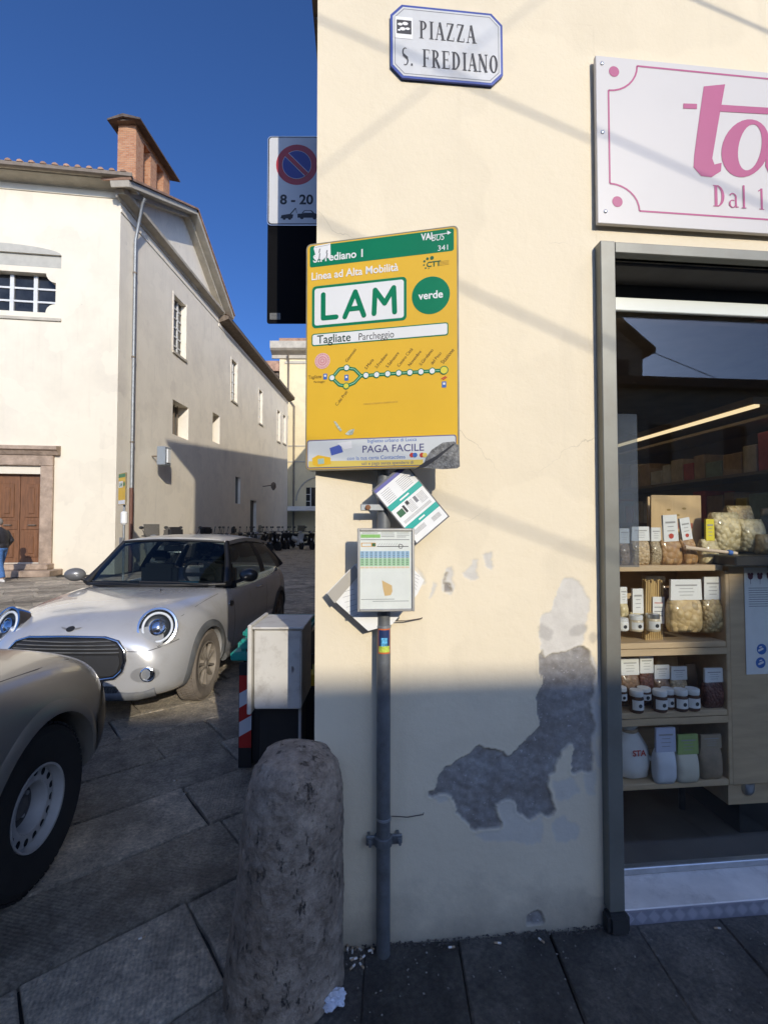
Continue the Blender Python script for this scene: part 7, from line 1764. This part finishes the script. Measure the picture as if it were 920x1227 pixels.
# =================================================================== parked scooters along the church wall
M_SCB = mat('scooter_black', (.02, .02, .022), .35, coat=.4, var=.2); M_SCG = mat('scooter_grey', (.30, .31, .32), .4, .4, var=.1); M_SCR = mat('scooter_red', (.28, .02, .02), .35, coat=.4); M_SCW = mat('scooter_white', (.62, .62, .6), .35, coat=.4)
def scooter(body, screen=False, case=True):
    t = thing('scooter', 'scooter', 'scooter')
    for yy in (-.62, .62):
        w_ = lathe('wheel', [(.12, -.05), (.23, -.055), (.26, -.03), (.265, 0), (.26, .03), (.23, .055), (.12, .05)], M_RUBBER, t, 20, Matrix.Translation((0, yy, .265)) @ Matrix.Rotation(R(90), 4, 'Y'))
        lathe('rim', [(.13, -.035), (.14, .0), (.13, .035), (.02, .04)], M_STEEL, w_, 14, Matrix.Translation((0, yy, .265)) @ Matrix.Rotation(R(90), 4, 'Y'))
    def ell(n, c, r, m, par=t):
        bm = bmesh.new(); bmesh.ops.create_icosphere(bm, subdivisions=2, radius=1)
        for v in bm.verts: v.co = Vector((v.co.x * r[0], v.co.y * r[1], v.co.z * r[2])) + Vector(c)
        return link(n, bm_mesh(bm, True), par, m)
    ell('rear_fairing', (0, .42, .58), (.17, .46, .20), body)
    bm = bmesh.new(); bm_box(bm, (-.16, -.05, .74), (.16, .78, .84), None, .05, 2); link('seat', bm_mesh(bm, True, 50), t, M_SCB)
    bm = bmesh.new(); bm_box(bm, (-.15, -.42, .28), (.15, .05, .36), None, .03, 2); link('footboard', bm_mesh(bm, True, 50), t, body)
    sh_ = Matrix.Translation((0, -.46, .62)) @ Matrix.Rotation(R(18), 4, 'X')
    bm = bmesh.new(); bm_box(bm, (-.20, -.05, -.34), (.20, .03, .34), sh_, .05, 2); link('leg_shield', bm_mesh(bm, True, 50), t, body)
    ell('front_mudguard', (0, -.62, .46), (.08, .22, .10), body)
    ell('headset', (0, -.40, 1.0), (.13, .10, .08), body); hl = ell('headlight', (0, -.49, 1.0), (.07, .03, .05), M_STEEL)
    tube('handlebar', [(-.36, -.28, 1.04), (-.15, -.36, 1.02), (.15, -.36, 1.02), (.36, -.28, 1.04)], .017, M_SCB, t, 8)
    for s in (-1, 1):
        tube('mirror_stem', [(s * .24, -.34, 1.04), (s * .32, -.36, 1.22)], .008, M_SCB, t, 6); ell('mirror', (s * .34, -.36, 1.27), (.07, .02, .045), M_SCB)
    if screen: bm = bmesh.new(); bm_box(bm, (-.22, -.52, 1.04), (.22, -.505, 1.38), None, .004); link('windscreen', bm_mesh(bm), t, glass_mat('screen_smoke', (.5, .5, .5), 1.5, .02, .08))
    if case: bm = bmesh.new(); bm_box(bm, (-.20, .62, .90), (.20, .98, 1.20), None, .06, 2); link('top_case', bm_mesh(bm, True, 50), t, M_SCB)
    tube('fork', [(-.0, -.62, .27), (0, -.42, .95)], .03, M_STEEL, t, 8); tube('stand', [(.12, .1, .30), (.2, .2, .0)], .012, M_STEEL, t, 6)
    box('number_plate', (-.09, 1.0, .52), (.09, 1.006, .68), M_WHITE, t)
    return t
protos = [scooter(M_SCG, True), scooter(M_SCB, False, False), scooter(M_SCR, False, True), scooter(M_SCW, True, False)]
spots = [(193, 15.9, 200, 0, 'grey scooter in the sun against church wall, just above the hatchback roof'),
 (217, 17.6, 185, 1, 'dark scooter beside the sunlit grey one, above the hatchback roof'),
 (249, 20.6, 78, 1, None), (262, 22.3, 70, 2, 'dark red scooter in the shaded row along church wall'), (274, 23.9, 80, 1, None), (285, 25.4, 74, 1, None), (296, 27.0, 70, 0, 'grey scooter in the shaded row along church wall'), (307, 29.2, 72, 1, None),
 (241, 19.8, 82, 1, None), (256, 21.4, 66, 1, None), (290, 26.2, 84, 1, None), (302, 28.0, 64, 1, None), (314, 30.2, 50, 1, None), (322, 31.0, 40, 1, None), (328, 33.6, 25, 1, None), (350, 35.2, 340, 1, None), (334, 33.0, 20, 1, None), (345, 34.0, 350, 1, None), (356, 33.0, 5, 3, 'pale scooter at the end of the street under the canopy'), (367, 32.5, 10, 1, 'dark scooter close to the house corner at the street end')]
usedp = set(); nbk = 0
for (px, z, rot, k, lab) in spots:
    c = protos[k] if k not in usedp else copy_tree(protos[k]); usedp.add(k)
    p = pz(px, 660, z); c.location = (p.x, p.y, 0); c.rotation_euler = (R(4), 0, R(rot + 24 * math.sin(px * 1.7)))
    nbk += 0 if lab else 1; c['label'] = lab or 'black scooter, %s black one from the hatchback, in the shaded row' % ORD[nbk - 1]; c.scale = (1.22,) * 3; c['category'] = 'scooter'; c['group'] = 'scooters parked along the side street'

# =================================================================== person at the left edge
def skin(name, V, E, rad, m, parent, sub=2, root=0):
    me = bpy.data.meshes.new('mesh'); me.from_pydata(V, E, []); o = bpy.data.objects.new('tmp', me); COL.objects.link(o)
    md = o.modifiers.new('skin', 'SKIN'); md.use_smooth_shade = True
    for i, d in enumerate(me.skin_vertices[0].data):
        r = rad[i]; d.radius = r if isinstance(r, tuple) else (r, r); d.use_root = (i == root)
    s = o.modifiers.new('sub', 'SUBSURF'); s.levels = s.render_levels = sub
    m2 = eval_mesh(o); bpy.data.objects.remove(o); m2.materials.clear()
    for p in m2.polygons: p.use_smooth = True
    return link(name, m2, parent, m)
pp = pz(1.0, 697, 13.45); per = thing('person', 'person in dark quilted jacket and blue jeans walking off at left edge', 'person', (pp.x, pp.y, 0), R(-10))
SKN = mat('skin', (.50, .32, .24), .6)
Vb = [(0, 0, .95), (-.02, 0, 1.15), (-.05, 0, 1.36), (-.08, 0, 1.49), (-.11, 0, 1.56), (-.12, 0, 1.68), (-.01, .10, .90), (-.12, .11, .50), (-.13, .11, .09), (-.27, .11, .045), (.01, -.10, .90), (.05, -.11, .50), (.17, -.11, .12), (.05, -.11, .04), (-.04, .19, 1.40), (.05, .25, 1.14), (-.10, .24, .96), (-.15, .235, .90), (-.04, -.19, 1.40), (.07, -.25, 1.14), (-.07, -.24, .95), (-.12, -.235, .89)]
Eb = [(0, 1), (1, 2), (2, 3), (3, 4), (4, 5), (0, 6), (6, 7), (7, 8), (8, 9), (0, 10), (10, 11), (11, 12), (12, 13), (2, 14), (14, 15), (15, 16), (16, 17), (2, 18), (18, 19), (19, 20), (20, 21)]
rb = [.13, .12, .14, .055, .07, .095, .09, .06, .042, .035, .09, .06, .042, .035, .06, .045, .032, .03, .06, .045, .032, .03]
skin('body', Vb, Eb, rb, SKN, per)
for s, b in ((1, Vector((-.15, .235, .90))), (-1, Vector((-.12, -.235, .89)))):
    for i in range(4): tube('finger', [b + Vector((-.012 + .012 * i - .01, 0, -.02)), b + Vector((-.03 + .014 * i, -.004 * s, -.06)), b + Vector((-.035 + .014 * i, -.018 * s, -.085))], .009, SKN, per, 6)
    tube('thumb', [b + Vector((-.03, -.01 * s, .0)), b + Vector((-.055, -.02 * s, -.035))], .010, SKN, per, 6)
def fused(name, blobs, tubes, m, parent, vox=.022):
    """overlapping volumes melted into one continuous garment"""
    bm = bmesh.new()
    for c, r in blobs:
        r0 = bmesh.ops.create_icosphere(bm, subdivisions=3, radius=1)
        for v in r0['verts']: v.co = Vector((v.co.x * r[0], v.co.y * r[1], v.co.z * r[2])) + Vector(c)
    for path, rad in tubes: tube_bm(bm, path, rad, 12)
    bmesh.ops.recalc_face_normals(bm, faces=bm.faces[:]); me = bpy.data.meshes.new('mesh'); bm.to_mesh(me); bm.free()
    o = bpy.data.objects.new('tmp', me); COL.objects.link(o); md = o.modifiers.new('r', 'REMESH'); md.mode = 'VOXEL'; md.voxel_size = vox; md.use_smooth_shade = True
    sm = o.modifiers.new('s', 'SMOOTH'); sm.iterations = 3; sm.factor = .6
    m2 = eval_mesh(o); bpy.data.objects.remove(o); m2.materials.clear()
    for p in m2.polygons: p.use_smooth = True
    return link(name, m2, parent, m)
fused('jacket', [((-.02, 0, 1.20), (.165, .22, .32)), ((-.05, 0, 1.38), (.14, .22, .12)), ((0, 0, 1.0), (.16, .21, .12))],
      [([(-.04, .17, 1.42), (.07, .26, 1.15), (-.06, .25, .98)], [.085, .07, .052]), ([(-.04, -.17, 1.42), (.10, -.26, 1.15), (-.03, -.25, .97)], [.085, .07, .052]), ([(-.06, 0, 1.44), (-.085, 0, 1.53)], [.09, .075])], mat('dark_jacket', (.018, .017, .022), .6, var=.3, vscale=14, bump=.02, bscale=14), per)
fused('jeans', [((0, 0, .95), (.145, .175, .13))], [([(0, .085, .95), (-.06, .10, .72), (-.12, .11, .50), (-.13, .11, .09)], [.11, .10, .085, .075]), ([(.01, -.085, .95), (.03, -.10, .72), (.06, -.11, .50), (.165, -.11, .12)], [.11, .10, .085, .075])], mat('denim', (.055, .14, .34), .8, var=.25, vscale=12), per)
for (x, y, z, tl) in ((-.20, .11, .05, 0), (.10, -.11, .06, R(20))):
    bm = bmesh.new(); bmesh.ops.create_icosphere(bm, subdivisions=3, radius=1)
    for v in bm.verts: v.co = Vector((v.co.x * .145, v.co.y * .05, max(-.045, v.co.z * .06)))
    bmesh.ops.transform(bm, matrix=Matrix.Translation((x, y, z)) @ Matrix.Rotation(tl, 4, 'Y'), verts=bm.verts[:]); link('shoe', bm_mesh(bm, True), per, mat('pale_shoe', (.55, .53, .5), .7))
bm = bmesh.new(); bmesh.ops.create_icosphere(bm, subdivisions=3, radius=1)
for v in bm.verts: v.co = Vector((v.co.x * .112, v.co.y * .098, v.co.z * .115)) * (1 + .05 * noise.noise(v.co * 6)) + Vector((-.105, 0, 1.685))
bmesh.ops.delete(bm, geom=[v for v in bm.verts if v.co.x < -.165 and v.co.z < 1.73 or v.co.z < 1.60], context='VERTS')
link('hair', bm_mesh(bm, True), per, mat('grey_hair', (.20, .18, .165), .8, var=.3, vscale=30))
tube('nose', [(-.205, 0, 1.67), (-.232, 0, 1.635), (-.212, 0, 1.625)], [.012, .015, .010], SKN, per, 8)
for s in (1, -1):
    lathe('ear', [(.028, -.008), (.032, 0), (.024, .008)], SKN, per, 10, Matrix.Translation((-.11, s * .098, 1.65)) @ Matrix.Rotation(R(90), 4, 'X'))
    lathe('eye', [(.011, 0), (.009, .004), (.001, .006)], M_INK, per, 8, Matrix.Translation((-.208, s * .035, 1.675)) @ Matrix.Rotation(R(-90), 4, 'Y'))
tube('mouth', [(-.208, -.025, 1.60), (-.214, 0, 1.598), (-.208, .025, 1.60)], .006, mat('lips', (.35, .14, .12), .6), per, 6)

# =================================================================== litter at the foot of the wall
M_BUTT = mat('cigarette_paper', (.66, .63, .58), .8, var=.15, vscale=60, objvar=.25); M_FILT = mat('filter_tan', (.42, .31, .20), .8)
rl = random.Random(3); nb_ = 0
def butt(p, ang, lab):
    t = thing('cigarette_butt', lab, 'cigarette butt', (p[0], p[1], .012), ang, 'cigarette butts on the paving')
    tube('paper', [(0, 0, 0), (.012, 0, .0)], .0036, M_BUTT, t, 7); tube('filter', [(.0121, 0, 0), (.024, 0, 0)], .0037, M_FILT, t, 7)
bs = [(422, 1146), (428, 1152), (433, 1143), (437, 1149), (425, 1160), (441, 1144), (419, 1153), (431, 1158), (446, 1146), (416, 1143)]
for i, q in enumerate(bs): p = pg(*q); butt((p.x, min(p.y, -.03)), rl.uniform(0, 6.28), 'cigarette butt in the little heap between bollard and pole foot')
for q, lab in (((537, 1139), 'cigarette butt on the paving near the wall foot, right of pole'), ((600, 1134), 'cigarette butt lying in the grit in mid wall foot'), ((645, 1128), 'cigarette butt at wall foot beside the small flaked spot'), ((863, 1116), 'cigarette butt in the paving joint before doorstep')): p = pg(*q); butt((p.x, min(p.y, -.03)), rl.uniform(0, 6.28), lab)
for q, a, lab in (((166, 1129), .4, 'white cigarette stub lying alone on the street paving'), ((208, 938), .2, 'pale scrap of butt on far paving joint left of bollard'), ((220, 955), 1.2, 'white litter speck on paving left of the bollard')): p = pg(*q); butt((p.x, p.y), a, lab)
# crumpled tissue
tp_ = pg(398, 1203); bm = bmesh.new(); bmesh.ops.create_icosphere(bm, subdivisions=4, radius=.034)
for v in bm.verts:
    d = v.co.normalized(); v.co = v.co * (1 + .45 * noise.noise(d * 1.6 + Vector((3, 1, 7))) + .30 * noise.noise(d * 4.5) + .16 * noise.noise(d * 11)); v.co.x *= 1.25; v.co.z = max(v.co.z * .55, -.016)
ts = link('crumpled_tissue', bm_mesh(bm, False), None, mat('tissue', (.62, .66, .74), .8, var=.2, vscale=30)); ts.location = (tp_.x, tp_.y, .018); tag(ts, 'crumpled pale tissue lying beside the bollard base', 'litter')
# grit swept against the wall
bm = bmesh.new()
for i in range(420):
    x = rl.uniform(.02, 1.03); y = -.006 - abs(rl.gauss(0, .016)); s = rl.uniform(.001, .0036) * (1 if rl.random() < .93 else 1.8)
    M_ = Matrix.Translation((x, y, .004 + s * .4)) @ Matrix.Rotation(rl.uniform(0, 6.28), 4, Vector((rl.random(), rl.random(), 1)).normalized())
    bm_box(bm, (-s, -s * .7, -s * .5), (s, s * .7, s * .5), M_)
gr_ = kind(link('wall_foot_grit', bm_mesh(bm), None, mat('grit', (.13, .115, .10), .95, var=.6, vscale=140, space='POS')), 'stuff'); gr_['label'] = 'grit and dust swept against the foot of the wall'; gr_['category'] = 'grit'
bm = bmesh.new()
for i in range(700):
    x = rl.uniform(-1.9, 1.9); y = rl.uniform(-.9, 2.3) if x < -.25 else rl.uniform(-.85, -.04); s = rl.uniform(.0012, .0035)
    if x > -.25 and y > -.03: continue
    M_ = Matrix.Translation((x, y, .004 + s * .3)) @ Matrix.Rotation(rl.uniform(0, 6.28), 4, Vector((rl.random(), rl.random(), 1)).normalized()); bm_box(bm, (-s, -s * .7, -s * .5), (s, s * .7, s * .5), M_)
gr2 = kind(link('street_grit', bm_mesh(bm), None, mat('pale_grit', (.34, .32, .29), .95, var=.5, vscale=140, space='POS')), 'stuff'); gr2['label'] = 'pale grit and specks scattered over the paving'; gr2['category'] = 'grit'
